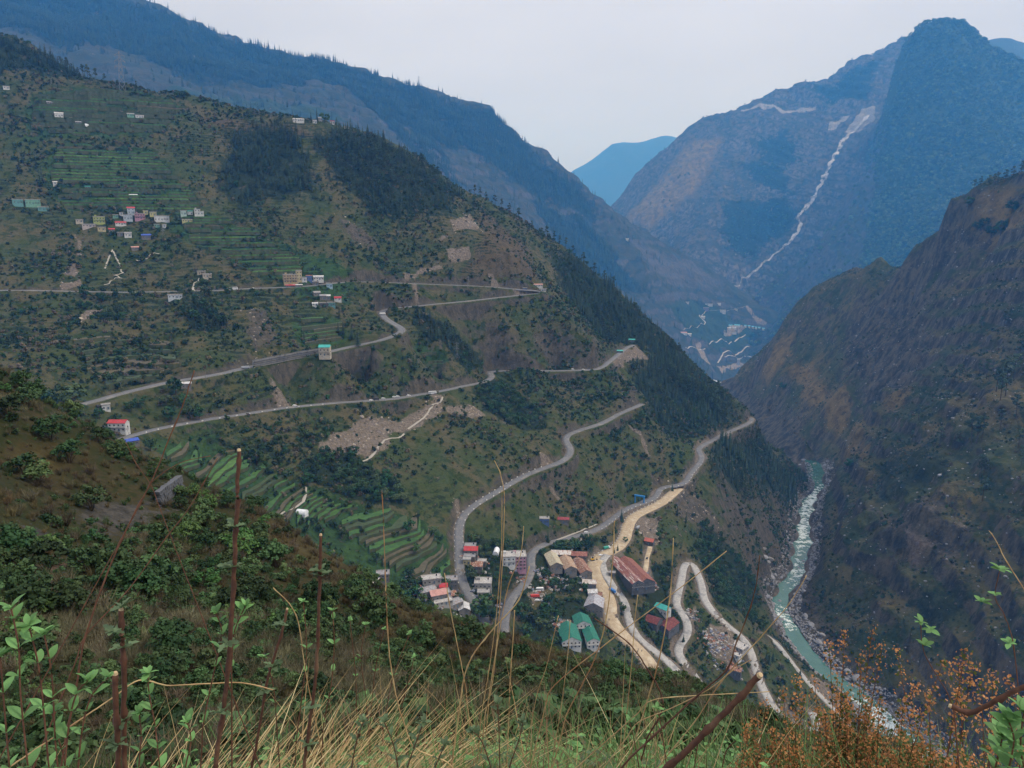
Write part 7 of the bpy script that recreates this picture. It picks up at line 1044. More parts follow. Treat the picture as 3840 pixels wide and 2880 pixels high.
# scattered trees and scrub over the open hillside
x, y, z, fc, sl = sample('hill', 110000); cv = cover('hill', x, y, 9); dn = fbm(x, y, 55, 3, 61)*.45+fbm(x, y, 210, 3, 62)*.35+.5; dd, _ = BENCH.query(x, y)
k = (fc > -0.05) & (z > -484) & (RNG.uniform(0, 1, len(x)) < np.clip(dn*2.1-0.55, 0.08, 1)*(1-.45*cv['green'])*(1-.9*cv['pale'])*(1-.6*cv['dry'])) & clear_of_things(x, y, 3.0)
dk = dn[k]; x, y, z = x[k], y[k], z[k]; s = np.exp(RNG.normal(0.55, 0.55, len(x)))*(.7+.9*np.clip(dk, 0, 1))
s = np.clip(s, 0.7, 5.5); scatter('hillside_scrub', np.stack([x, y, z-.15], 1), s, P_SHRUB, 'low scrub and bushes dotted over the open hillside', 'scrub', 5)
x, y, z, fc, sl = sample('hill', 30000); cv = cover('hill', x, y, 9); dn = fbm(x, y, 110, 3, 88)
k = (fc > -0.02) & (z > -478) & (RNG.uniform(0, 1, len(x)) < np.clip(dn*2.2+.05, 0, 1)*.34*(1-cv['pale'])*(1-cv['dry'])*(1-.7*cv['green'])) & clear_of_things(x, y, 5.0)
x, y, z = x[k], y[k], z[k]; scatter('scattered_trees', np.stack([x, y, z-.2], 1), np.exp(RNG.normal(1.75, .32, len(x))), P_BROAD, 'small trees thinly scattered over the open hillside', 'trees', 4)
# gorge slope
x, y, z, fc, sl = sample('gorge', 90000); dn = fbm(x, y, 120, 3, 21)*.5+.5
k = (fc > -0.05) & (z > -480) & (RNG.uniform(0, 1, len(x)) < np.clip(dn*1.3-.3, .04, 1)*np.clip(1.9-sl, .15, 1))
x, y, z = x[k], y[k], z[k]; scatter('gorge_scrub', np.stack([x, y, z-.2], 1), np.clip(np.exp(RNG.normal(.75, .5, len(x))), .8, 5), P_DRY, 'dark low scrub over the steep right gorge slope', 'scrub', 3)
# far ridge, peak and rocky mountain woods
x, y, z, h = forest('ridge', 85000, 28, 50, 5, lambda c, x, y, z: np.clip(c['forest']*1.4-.35+.5*fbm(x, y, 160, 3, 92), 0, .85)+0.04)
scatter('ridge_wood', np.stack([x, y, z-.5], 1), h, P_CON, 'blue hazed conifer wood covering the far left ridge', 'wood', 4)
x, y, z, h = forest('peak', 52000, 18, 36, 6, lambda c, x, y, z: 0.8*(c['forest'] > 0.4)+0.06)
P_PEAK = proto_set('proto_canopy', [joined('canopy', make_broad(60+q, m_)) for q, m_ in enumerate((M_BROAD2, M_CANOPY, M_CANOPY, M_BROAD))])
scatter('peak_wood', np.stack([x, y, z-.8], 1), h, P_PEAK, 'hazy green canopy covering the right peak', 'wood', 4)
x, y, z, h = forest('rocky', 30000, 12, 24, 7, lambda c, x, y, z: np.clip(c['forest']*1.2-.35+.6*fbm(x, y, 180, 3, 93), 0, .6)+0.05)
scatter('mountain_scrub', np.stack([x, y, z-.8], 1), h, P_BROAD, 'patchy blue woods on the rocky mountain', 'wood', 4)
# ================= terraced fields =================
CROPS = [simple('crop_green', (0.052, 0.12, 0.028), (0.033, 0.08, 0.022), 0.25), simple('crop_bright', (0.085, 0.17, 0.036), (0.055, 0.12, 0.03), 0.25), simple('crop_dull', (0.05, 0.075, 0.03), (0.04, 0.055, 0.025), 0.25), simple('crop_fallow', (0.10, 0.085, 0.05), (0.07, 0.06, 0.035), 0.25)]
M_RISER = simple('terrace_bank', (0.038, 0.050, 0.020), (0.055, 0.056, 0.028), 0.4, c3=(0.024, 0.040, 0.014), scale2=.2)
for ti, (h, poly) in enumerate(TERRACES):
    P = np.array(poly); azp = np.degrees(np.arctan2(P[:, 0], P[:, 1])); rp = np.hypot(P[:, 0], P[:, 1])
    step = 2.6; az = np.arange(azp.min(), azp.max(), math.degrees(step/rp.mean())); rr = np.arange(rp.min()-20, rp.max()+20, 0.8)
    A, Rr = np.meshgrid(np.radians(az), rr, indexing='ij'); X = Rr*np.sin(A); Y = Rr*np.cos(A)
    Zb = SURF['hill'].z(X, Y)+0.3; Zb[:, 3:-3] = sum(Zb[:, k:Zb.shape[1]-6+k] for k in range(7))/7
    Zm = np.maximum.accumulate(Zb, 1); ins = poly_mask(X.ravel(), Y.ravel(), poly, 2.0).reshape(X.shape) > 0.5
    dr, _ = BENCH.query(X.ravel(), Y.ravel()); ins &= (dr.reshape(X.shape) > 3)
    z0, z1 = Zm[ins].min(), Zm[ins].max(); nlev = int((z1-z0)/h)
    for L in range(nlev+1):
        zl = z0+L*h; jit = 0.8*fbm(np.arange(len(az))*step, np.full(len(az), L*37.0), 30, 2, ti)
        cols = []
        for i in range(len(az)):
            j0 = np.searchsorted(Zm[i], zl-h/2); j1 = np.searchsorted(Zm[i], zl+h/2)
            ok = j1 < len(rr)-1 and j0 > 0 and ins[i, min((j0+j1)//2, len(rr)-1)] and (j1-j0) < 60
            # fields are broken up by gaps and cross banks
            ok = ok and vnoise(np.array([i*step/38.0+L*5.3]), np.array([L*1.7+ti*9.0]), 12)[0] > 0.3
            cols.append((rr[j0]+jit[i], rr[min(j1, len(rr)-1)]+jit[i]) if ok else None)
        i = 0
        while i < len(cols):
            if cols[i] is None: i += 1; continue
            j = i
            while j < len(cols) and cols[j] is not None and j-i < 46: j += 1
            if j-i >= 5:
                V = []; F = []; mi = []; ch = .42*h if ti in (0, 1, 6) else .14*h
                for k in range(i, j):
                    a = math.radians(az[k]); r0, r1 = cols[k]; e = min(1.0, (k-i+.3)/2, (j-1-k+.3)/2); s_, c_ = math.sin(a), math.cos(a)
                    for q, zz in ((r0-.35*h, zl-h*1.15), (r0, zl-.1), (r0+.2, zl+ch*e), (r0+(r1-r0)*.6, zl+ch*e*.9), (r1+.3, zl+ch*e*.8)): V.append((q*s_, q*c_, zz))
                n = j-i
                for k in range(n-1):
                    for q in range(4): F.append((k*5+q, k*5+5+q, k*5+6+q, k*5+1+q)); mi.append(0 if q == 0 else 1)
                cc = 3 if ti == 3 else (2 if ti in (5, 6) and random.random() < .7 else random.choices([0, 1, 2, 3], [5, 3.5, 1, .3] if ti < 2 else [5, 1.5, 3, 1.3])[0])
                if ti == 3 and random.random() < .5: cc = 2
                obj('terrace', mesh('terrace', V, F, mats=[M_RISER, CROPS[cc]], mi=mi), TERR['hill'])
            i = j
# ================= buildings =================
WALLC = dict(teal=(.10,.36,.34), mint=(.16,.45,.30), cream=(.58,.48,.33), pinkish=(.52,.42,.38), lime=(.42,.50,.08), yellow=(.58,.47,.20), stone=(.22,.20,.18), white=(.66,.66,.63), paleblue=(.40,.50,.58), pink=(.55,.22,.33), brightyellow=(.62,.56,.16), paleteal=(.42,.60,.56), whiteblue=(.55,.62,.70), plastic=(.72,.74,.76), ochre=(.55,.38,.15), bluewall=(.06,.16,.45), lightblue=(.30,.52,.66), darkwall=(.10,.11,.13), concrete=(.38,.36,.33), orangewall=(.45,.20,.08), purple=(.22,.16,.35))
ROOFC = dict(slab=((.34,.33,.31),(.24,.23,.22),None), whiteslab=((.46,.44,.41),(.33,.31,.29),(.22,.2,.19)), greyroof=((.30,.30,.31),(.20,.20,.21),(.24,.17,.13)), red=((.46,.04,.045),(.34,.03,.035),(.3,.08,.07)), blue=((.05,.10,.42),(.04,.07,.30),None), pinkroof=((.48,.26,.22),(.38,.20,.17),None), whiteroof=((.56,.56,.55),(.42,.42,.42),(.28,.23,.2)), greenroof=((.025,.17,.115),(.02,.13,.09),(.05,.15,.11)), plastic=((.72,.74,.76),(.62,.64,.66),None), redbrown=((.28,.05,.045),(.18,.04,.04),None), tealroof=((.06,.38,.34),(.05,.28,.26),None), turquoise=((.07,.40,.36),(.05,.3,.27),None), rust=((.26,.11,.06),(.17,.075,.05),(.42,.36,.30)), rustred=((.24,.085,.06),(.17,.06,.05),(.30,.16,.11)), whiterust=((.55,.52,.48),(.40,.36,.32),(.28,.13,.08)), yellowrust=((.46,.44,.32),(.36,.34,.24),(.30,.16,.10)), tanrust=((.42,.32,.22),(.32,.22,.15),(.24,.11,.07)), corrugated=((.40,.42,.45),(.30,.31,.34),(.24,.14,.11)), orange=((.48,.20,.08),(.35,.14,.06),None), ruststripe=((.24,.09,.07),(.18,.07,.055),(.50,.46,.42)), maroon=((.14,.03,.03),(.10,.025,.025),(.19,.07,.05)), brickred=((.40,.11,.07),(.30,.085,.06),None), skyblue=((.12,.42,.60),(.10,.34,.50),None))
_wm = {}; _rm = {}
def wall_mat(k):
    if k not in _wm: c = WALLC[k]; g_ = sum(c)/3; c = tuple((v*.68+g_*.32)*.82 for v in c); _wm[k] = simple('wall_'+k, c, tuple(v*.82 for v in c), .6, .9, tuple(v*.55 for v in c), .25)
    return _wm[k]
def roof_mat(k):
    if k not in _rm:
        a, b, c = ROOFC[k]; t = NT('roof_'+k); col = t.mix(t.rng(t.noise(.5, 4), .35, .65), a, b)
        if c:
            st = t.noise(.9, 3, .6, (1.0, .12, 1) if k in ('ruststripe', 'whiterust') else None); col = t.mix(t.rng(st, .52, .62), col, c)
        t.color(col); t.set(Roughness=.6)
        if k not in ('slab', 'whiteslab', 'plastic'):
            w = t.n('ShaderNodeTexWave'); w.inputs['Scale'].default_value = 1.6; t.l(t.co, w.inputs['Vector']); t.bump(w.outputs['Fac'], .5, .06)
        _rm[k] = t.m
    return _rm[k]
M_WINF = simple('window_frame', (.30, .26, .22), None, 5); t = NT('window_glass'); t.color((.03, .04, .05)); t.set(Roughness=.15); M_GLASS = t.m
M_DOOR = simple('door_paint', (.10, .16, .22), (.07, .1, .14), 4); M_TANK = simple('tank_black', (.03, .03, .035), None, 4); M_TRIM = simple('pale_trim', (.6, .58, .54), None, 3)
def boxes(name, L, mats, mi=None):
    V = []; F = []; M = []
    for j, (cx, cy, cz, w, d, h) in enumerate(L):
        k = len(V); V += [(cx+sx*w/2, cy+sy*d/2, cz+sz*h) for sz in (0, 1) for sy in (-1, 1) for sx in (-1, 1)]
        F += [tuple(q+k for q in f) for f in ((0, 2, 3, 1), (4, 5, 7, 6), (0, 1, 5, 4), (2, 6, 7, 3), (0, 4, 6, 2), (1, 3, 7, 5))]; M += [mi[j] if mi else 0]*6
    return mesh(name, V, F, mats=mats, mi=M)
ME_WIN = boxes('window', [(0, 0, 0, 1.3, .14, 1.35)], [M_WINF]); ME_PANE = boxes('pane', [(-.29, -.05, .12, .5, .1, 1.1), (.29, -.05, .12, .5, .1, 1.1)], [M_GLASS])
ME_DOOR = boxes('door', [(0, 0, 0, 1.1, .16, 2.1)], [M_DOOR]); ME_TANK = None
def house(name, x, y, z, w, d, h, rz, kind, wall, roof, label, cat='house', group=None, detail=True, scale=1.0):
    e = empty(name, (x, y, z), rz); tag(e, label, cat, group); wm = wall_mat(wall); rm = roof_mat(roof); f = 4.0*scale; o = .45*scale
    if kind == 'vault':
        V = []; F = []; n = 10
        for j, yy in enumerate((-d/2, d/2)) if w <= d else enumerate((-w/2, w/2)):
            for i in range(n+1):
                a = math.pi*i/n; hw = (w if w <= d else d)/2; c = (-math.cos(a)*hw, math.sin(a)*h*(.55 if wall != 'plastic' else 1)+(h*.45 if wall != 'plastic' else 0))
                V.append((c[0], yy, c[1]) if w <= d else (yy, c[0], c[1]))
        F = [(i, i+1, n+2+i, n+1+i) for i in range(n)]+[tuple(range(n+1)), tuple(range(2*n+1, n, -1))]
        obj('roof', mesh('roof', V, F, rm), e)
        obj('wall', boxes('wall', [(0, 0, -f, w*.94, d*.94, f+(h*.45 if wall != 'plastic' else .3))], [wm]), e)
    elif kind == 'flat':
        obj('wall', boxes('wall', [(0, 0, -f, w, d, f+h-.25)], [wm]), e)
        p = .22*scale; L = [(0, 0, h-.25, w+2*o, d+2*o, .25)]+[(sx*(w/2+o-p/2), 0, h+.002, p, d+2*o-.01, .45*scale) for sx in (-1, 1)]+[(0, sy*(d/2+o-p/2), h+.002, w+2*o-2*p-.02, p, .45*scale) for sy in (-1, 1)]
        r = obj('roof', boxes('roof', L, [rm]), e)
        if w > 7 and detail:
            v, ff = tube([(w*.3, d*.2, h), (w*.3, d*.2, h+1.2)], [.55, .5], 10); obj('water_tank', mesh('water_tank', v, ff, M_TANK), e)
            if h > 6: obj('stair_head', boxes('stair_head', [(-w*.28, d*.18, h, 2.2, 2.2, 2.0)], [wm]), e)
    else:
        rise = dict(gable=.26, shed=.16)[kind]*min(w, d); al = w >= d
        obj('wall', boxes('wall', [(0, 0, -f, w, d, f+h)], [wm]), e)
        if kind == 'shed': prof = [(-d/2-o, h+.05), (d/2+o, h+.05+rise)]
        elif al: prof = [(-d/2-o, h-.1), (0, h+rise), (d/2+o, h-.1)]
        else: prof = [(-w/2-o, h-.1), (0, h+rise), (w/2+o, h-.1)]
        V = []; F = []; m = len(prof); half = (w if (al or kind == 'shed') else d)/2+o; th = .14*scale
        for q in (-half, half):
            for (c, zz) in prof: V.append((q, c, zz+th) if (al or kind == 'shed') else (c, q, zz+th))
            for (c, zz) in prof: V.append((q, c, zz-th*.3) if (al or kind == 'shed') else (c, q, zz-th*.3))
        a, b = 0, 2*m
        for i in range(m-1): F += [(a+i, a+i+1, b+i+1, b+i), (a+m+i, b+m+i, b+m+i+1, a+m+i+1), (a+i, a+m+i, a+m+i+1, a+i+1), (b+i, b+i+1, b+m+i+1, b+m+i)]
        F += [(a, b, b+m, a+m), (a+m-1, a+2*m-1, b+2*m-1, b+m-1)]
        obj('roof', mesh('roof', V, F, rm), e)
        if kind == 'gable':
            if al: GV = [(sx*w/2, -d/2, h-.2) for sx in (-1, 1)]+[(sx*w/2, d/2, h-.2) for sx in (-1, 1)]+[(sx*w/2, 0, h+rise-.1) for sx in (-1, 1)]
            else: GV = [(-w/2, sy*d/2, h-.2) for sy in (-1, 1)]+[(w/2, sy*d/2, h-.2) for sy in (-1, 1)]+[(0, sy*d/2, h+rise-.1) for sy in (-1, 1)]
            obj('gable_end', mesh('gable_end', GV, [(0, 2, 4), (1, 5, 3), (0, 4, 5, 1), (2, 3, 5, 4)], wm), e)
    if not detail or wall == 'plastic': return e
    fl = max(1, int(h/2.9)); n = max(1, min(6, int(w/3.0)))
    for q in range(fl):
        for i in range(n):
            xx = (i-(n-1)/2)*w/n; zz = q*(h/fl)+.9
            if q == 0 and i == n//2: obj('door', ME_DOOR, e, (xx, -d/2-.05, 0.05)); continue
            wo = obj('window', ME_WIN, e, (xx, -d/2-.04, zz)); obj('pane', ME_PANE, wo)
        if fl > 1 and q and kind != 'shed' and w > 9: obj('balcony', boxes('balcony', [(0, -d/2-.55, q*(h/fl), w*.96, 1.1, .16)]+[(0, -d/2-1.06, q*(h/fl)+.16, w*.96, .08, .55)], [M_TRIM, wm], [0, 1]), e)
    for i in range(max(1, int(d/5))):
        wo = obj('window', ME_WIN, e, (w/2+.04, (i-(max(1, int(d/5))-1)/2)*d/max(1, int(d/5)), h*.35), (0, 0, math.pi/2)); obj('pane', ME_PANE, wo)
    return e
CATN = {'greenhouse': 'greenhouse'}
for (x, y, z, w, d, h, rz, kind, wall, roof, label, nm, gr) in HOUSES:
    zz = float(ground('hill', np.array([x]), np.array([y]))[0]); zz = max(zz, z-2)
    house(nm, x, y, zz+.25, w, d, h, rz, kind, wall, roof, label, {'house': 'house', 'shed_building': 'shed', 'plastic_tunnel': 'greenhouse', 'factory_hall': 'factory'}[nm], gr)
for (x, y, z, w, d, h, rz, kind, wall, roof, label) in FAR_HOUSES:
    zz = float(ground('ridge', np.array([x]), np.array([y]))[0]); e = house('valley_building', x, y, zz+1, w, d, h, rz, kind, wall, roof, label, 'building', 'buildings of the far valley settlement', False, 2.0)
    if h > 9:
        for q in range(int(h/4)):
            for i in range(int(w/6)): obj('window', ME_WIN, e, ((i+.5)*6-w/2, -d/2-.1, 1.2+q*4), (0, 0, 0), (1.8, 1, 1.3))
# ================= vehicles =================
CARC = dict(white=(.70, .70, .70), red=(.45, .05, .04), grey=(.30, .31, .33), green=(.05, .30, .22), blue=(.04, .16, .42), yellow=(.55, .32, .03), dark=(.05, .05, .06))
_cm = {}
def car_mat(k):
    if k not in _cm: t = NT('paint_'+k); t.color(CARC[k]); t.set(Roughness=.3); _cm[k] = t.m
    return _cm[k]
M_TYRE = simple('tyre', (.025, .025, .025), None, 5); M_LAMP = simple('lamp_glass', (.75, .75, .7), None, 5, .2)
def prism(name, prof, w, mat):
    """side profile (x,z) extruded over width w, with a narrower roof"""
    n = len(prof); zt = max(p[1] for p in prof); V = [(p[0], s*w/2*(1-.12*max(0, (p[1]-.55*zt)/(.45*zt))), p[1]) for s in (-1, 1) for p in prof]
    return mesh(name, V, [tuple(range(n)), tuple(range(2*n-1, n-1, -1))]+[(i, n+i, n+(i+1) % n, (i+1) % n) for i in range(n)], mat)
def wheel_mesh(r, w):
    v, f = tube([(0, -w/2, 0), (0, w/2, 0)], [r, r], 12); return mesh('wheel', v, f, M_TYRE)
WHEEL = wheel_mesh(.33, .22); WHEELT = wheel_mesh(.5, .3)
def vehicle(kind, col, x, y, z, rz, label):
    nm = dict(car='parked_car', bus='bus', truck='truck', digger='digger')[kind]; e = empty(nm, (x, y, z), rz); tag(e, label, dict(car='car', bus='bus', truck='truck', digger='digger')[kind], 'vehicles on the valley roads'); m = car_mat(col)
    if kind == 'car':
        obj('body', prism('body', [(-2.0, .3), (2.0, .3), (2.05, .75), (1.15, .9), (.55, 1.42), (-1.2, 1.45), (-1.85, .95), (-2.05, .8)], 1.7, m), e)
        obj('window', prism('window', [(1.0, .92), (.5, 1.36), (-1.15, 1.38), (-1.7, .95)], 1.72, M_GLASS), e); ws, wm_, tr = [(-1.3, 1), (-1.3, -1), (1.3, 1), (1.3, -1)], WHEEL, .78
        for s in (-1, 1): obj('headlight', boxes('headlight', [(2.03, s*.6, .62, .08, .3, .16)], [M_LAMP]), e)
    elif kind == 'bus':
        obj('body', prism('body', [(-4.2, .45), (4.2, .45), (4.3, 1.4), (4.1, 2.8), (-4.2, 2.85)], 2.3, m), e); obj('window', boxes('window', [(-.2, 0, 1.65, 7.6, 2.28, .75), (4.12, 0, 1.5, .22, 1.9, .9)], [M_GLASS]), e); ws, wm_, tr = [(-2.7, 1), (-2.7, -1), (2.7, 1), (2.7, -1)], WHEELT, 1.0
    elif kind == 'truck':
        obj('cab', prism('cab', [(2.0, .6), (3.6, .6), (3.7, 1.5), (3.4, 2.5), (2.0, 2.6)], 2.2, car_mat('white' if col == 'green' else col)), e); obj('cargo_bed', boxes('cargo_bed', [(-.9, 0, .9, 5.4, 2.3, 1.7)], [m]), e); obj('chassis', boxes('chassis', [(0, 0, .5, 7.0, 1.2, .35)], [M_TYRE]), e); obj('window', boxes('window', [(3.42, 0, 1.6, .3, 1.9, .7)], [M_GLASS]), e); ws, wm_, tr = [(-2.6, 1), (-2.6, -1), (-1.5, 1), (-1.5, -1), (2.7, 1), (2.7, -1)], WHEELT, 1.0
    else:
        obj('body', boxes('body', [(-.3, 0, .9, 3.0, 2.0, 1.1)], [m]), e); obj('cab', boxes('cab', [(.3, .3, 2.0, 1.3, 1.2, 1.3)], [M_GLASS]), e); v, f = tube([(1.0, -.3, 1.6), (2.8, -.3, 3.6), (4.6, -.3, 1.8), (4.6, -.3, .8)], [.28, .25, .2, .15], 6); obj('arm', mesh('arm', v, f, m), e); obj('bucket', boxes('bucket', [(4.6, -.3, .1, .9, 1.0, .8)], [M_TYRE]), e)
        for s in (-1, 1): obj('track', boxes('track', [(0, s*.95, 0, 3.6, .55, .9)], [M_TYRE]), e)
        return e
    for (wx, s) in ws: obj('wheel', wm_, e, (wx, s*tr, .33 if kind == 'car' else .5))
    return e
for (kind, col, x, y, z, rz, label) in VEHICLES:
    d_, rzz = BENCH.query(np.array([x]), np.array([y])); zz = float(rzz[0])+.06 if d_[0] < .4 else float(ground('hill', np.array([x]), np.array([y]))[0])+.05; vehicle(kind, col, x, y, zz, rz, label)
# ================= pylons, arch, walls =================
M_STEEL = simple('galvanised_steel', (.20, .21, .22), None, 2, .5)
def bars(segs, r, n=4):
    V = []; F = []
    for a, b in segs: v, f = tube([a, b], [r, r], n); k = len(V); V += v; F += [tuple(q+k for q in g) for g in f]
    return V, F
for (x, y, z, lay, h, label) in PYLONS:
    zz = float(ground(lay, np.array([x]), np.array([y]))[0]); e = empty('pylon', (x, y, zz-1), -math.atan2(x, y)); tag(e, label, 'pylon', 'power pylons'); r = h*.0045; W = h*.13
    lv = [0, .2, .38, .54, .68, .8, .9, 1.0]; wd = lambda u: W*(1-u)**.9*.5+h*.012
    S = []
    if 'mast' in label:
        S = [((sx*.5, sy*.5, 0), (sx*.3, sy*.3, h)) for sx in (-1, 1) for sy in (-1, 1)]
    else:
        for sx in (-1, 1):
            for sy in (-1, 1): v, f = bars([((sx*wd(a), sy*wd(a), a*h), (sx*wd(b), sy*wd(b), b*h)) for a, b in zip(lv[:-1], lv[1:])], r); obj('leg', mesh('leg', v, f, M_STEEL), e)
        for a, b in zip(lv[:-1], lv[1:]):
            for s in (-1, 1): S += [((-wd(a), s*wd(a), a*h), (wd(b), s*wd(b), b*h)), ((wd(a), s*wd(a), a*h), (-wd(b), s*wd(b), b*h)), ((s*wd(a), -wd(a), a*h), (s*wd(b), wd(b), b*h))]
        for u in (.62, .76, .9):
            L = h*.13*(1.25-u*.4); v, f = bars([((-L, 0, u*h), (L, 0, u*h)), ((-L, 0, u*h), (0, 0, (u+.07)*h)), ((L, 0, u*h), (0, 0, (u+.07)*h)), ((-L, 0, u*h), (-L, 0, (u-.05)*h)), ((L, 0, u*h), (L, 0, (u-.05)*h))], r); obj('cross_arm', mesh('cross_arm', v, f, M_STEEL), e)
    v, f = bars(S, r*.7); obj('lattice', mesh('lattice', v, f, M_STEEL), e)
ax, ay, az_ = ARCH; e = empty('gate_arch', (ax, ay, float(ground('hill', np.array([ax]), np.array([ay]))[0])), rad(-25)); tag(e, 'blue portal arch over the pale dirt road', 'arch'); mb = simple('arch_blue', (.03, .20, .48), (.025, .15, .38), 2)
for s in (-1, 1): obj('post', boxes('post', [(s*5.2, 0, -1, 1.1, 2.2, 8.2)], [mb]), e)
obj('beam', boxes('beam', [(0, 0, 7.2, 12.2, 2.4, 1.6)], [mb]), e)
M_WALLC = simple('retaining_concrete', (.20, .195, .185), (.15, .145, .14), .3, .9, (.11, .105, .10), .15)
for (ri, s0_, s1_, side, hh, label) in WALLS:
    ro, D, N, hw, kind = road_obs[ri]; n = len(D); i0, i1 = int(s0_*n), max(int(s1_*n), int(s0_*n)+6); Dw = D[i0:i1]; Nw = N[i0:i1]; e = empty('retaining_wall', Dw[len(Dw)//2]); tag(e, label, 'wall')
    up = hh > 0 and ('above' in label); c = Dw[len(Dw)//2]
    for k in range(4):   # four courses, each set back a little
        a, b = k/4, (k+1)/4; V = []; F = []
        for p, nn in zip(Dw, Nw):
            o0 = hw+.5+(.0 if not up else .6); zb = lambda u: (p[2]-.1-hh*u) if not up else (p[2]+hh*(1-u)-.3)
            off = o0+(.25*hh*b if not up else .08*hh*(1-a)); off2 = o0+(.25*hh*a if not up else .08*hh*(1-a))
            for (oo, z_) in ((off2+.12*k if not up else off2+.3, zb(a)), (off2+.12*k, zb(a)), (off2+.12*k+(.15*hh/4 if not up else -.05), zb(b)), (off2-1.2 if not up else off2+1.0, zb(b))):
                V.append((p[0]+nn[0]*side*oo-c[0], p[1]+nn[1]*side*oo-c[1], z_-c[2]))
        for j in range(len(Dw)-1):
            for q in range(3): F.append((j*4+q, j*4+4+q, j*4+5+q, j*4+1+q))
        obj('wall_course', mesh('wall_course', V, F, M_WALLC), e)
# parapet blocks along the outer edge of the roads near the village: parts of the road
for ri, s0_, s1_, side, stp in ((2, .50, .93, 1, 3), (2, .62, .86, -1, 3), (3, .30, .62, 1, 3), (4, .12, .70, 1, 2), (1, .05, .25, 1, 4), (5, .1, .5, 1, 3)):
    ro, D, N, hw, kind = road_obs[ri]; n = len(D); cnt = 0
    for j in range(int(s0_*n), int(s1_*n), stp if stp > 1 else 1):
        if cnt > 58: break
        p = D[j]; q = p[:2]+N[j]*side*(hw-.15); t_ = D[min(j+1, n-1)]-D[j-1]; o = obj('parapet_block', ME_BLOCK, ro, (q[0], q[1], p[2]+.03), (0, 0, math.atan2(t_[1], t_[0]))); cnt += 1
# dry stone wall on the near slope, stone by stone
M_DRYST = simple('dry_stone', (.12, .125, .135), (.075, .078, .085), 1.5, .9, None, 1, .03)
e = empty('dry_stone_wall', STONEWALL[0]); tag(e, 'dark dry stone wall crossing the near slope at left', 'wall'); A = Vector(STONEWALL[0]); B = Vector(STONEWALL[1]); n = 16; _sm = []
for s in range(4):
    rs = random.Random(s); V = [(sx*.5*rs.uniform(.8, 1.05), sy*.5*rs.uniform(.8, 1.05), sz*.5*rs.uniform(.8, 1.05)) for sz in (-1, 1) for sy in (-1, 1) for sx in (-1, 1)]; _sm.append(mesh('stone', V, [(0, 2, 3, 1), (4, 5, 7, 6), (0, 1, 5, 4), (2, 6, 7, 3), (0, 4, 6, 2), (1, 3, 7, 5)], M_DRYST))
for i in range(n):
    for k in range(5):
        p = A.lerp(B, (i+.5*(k % 2)+.2)/n); g = float(ground('near', np.array([p.x]), np.array([p.y]))[0]); L = (B-A).length/n; o = obj('stone', _sm[random.randrange(4)], e, Vector((p.x, p.y, g-.2+k*.42))-A, (random.uniform(-.1, .1), random.uniform(-.1, .1), math.atan2(B.y-A.y, B.x-A.x)+random.uniform(-.1, .1)), (L*random.uniform(.9, 1.12), random.uniform(.6, .8), .46))
# ================= boulders =================
M_ROCK = simple('river_rock', (.24, .235, .24), (.15, .15, .16), .5, .85, (.34, .32, .30), .2, .1)
def rock_mesh(seed, mat=None):
    import bmesh
    bm = bmesh.new(); bmesh.ops.create_icosphere(bm, subdivisions=2, radius=.5); rs = np.random.default_rng(seed); dirs = rs.normal(size=(9, 3)); dirs /= np.linalg.norm(dirs, axis=1)[:, None]; cut = rs.uniform(.28, .46, 9)
    for v in bm.verts:
        p = np.array(v.co)
        for d, c in zip(dirs, cut):
            t = p@d
            if t > c: p = p-d*(t-c)
        v.co = p*np.array([1.25, .95, .8])
    me = bpy.data.meshes.new('rock'); bm.to_mesh(me); bm.free(); me.materials.append(mat or M_ROCK); return me
ROCKS = [rock_mesh(s) for s in range(6)]; P_ROCK = proto_set('proto_rock', ROCKS)
seen = {}
for i, (x, y, s, label) in enumerate(BOULDERS):
    if 'bank' in label: seen[label] = seen.get(label, -1)+1; label += ', %s from upstream' % NTH[seen[label]]
    za = float(ground('hill', np.array([x]), np.array([y]))[0]); zb = float(ground('gorge', np.array([x]), np.array([y]))[0]); o = obj('boulder', ROCKS[i % 6], None, (x, y, max(za if za < -440 else -999, zb, -491)+s*.1), (random.uniform(-.3, .3), random.uniform(-.3, .3), random.uniform(0, 6.28)), (s*1.2, s*1.2, s)); tag(o, label, 'boulder', 'boulders of the river bed')
pts = []; sc_ = []
for i in range(6500):
    j = random.randrange(20, ns-1); sd = random.random() < .5; t_ = random.random()**1.6*14-1.5
    L = RL[j]; a, b = (L[:2], L[2:]) if sd else (L[2:], L[:2]); dv = (a-b)/np.linalg.norm(a-b); p = a+dv*t_; pts.append((p[0], p[1], 0 if sd else 1)); sc_.append(min(5.0, math.exp(random.gauss(.35, .55))))
pts = np.array(pts); zz = np.where(pts[:, 2] < .5, ground('hill', pts[:, 0], pts[:, 1]), ground('gorge', pts[:, 0], pts[:, 1])); k = (zz < -462)
scatter('river_stones', np.stack([pts[:, 0], pts[:, 1], np.maximum(zz, -490.4)], 1)[k], np.array(sc_)[k], P_ROCK, 'grey stones and rubble along both river banks', 'stones', 6)
x, y, z, fc, sl = sample('gorge', 9000); k = (fc > 0) & (z > -470) & (RNG.uniform(0, 1, len(x)) < .5); scatter('slope_stones', np.stack([x, y, z], 1)[k], np.clip(np.exp(RNG.normal(.2, .6, k.sum())), .5, 6), P_ROCK, 'loose dark stones lying on the right gorge slope', 'stones', 6)
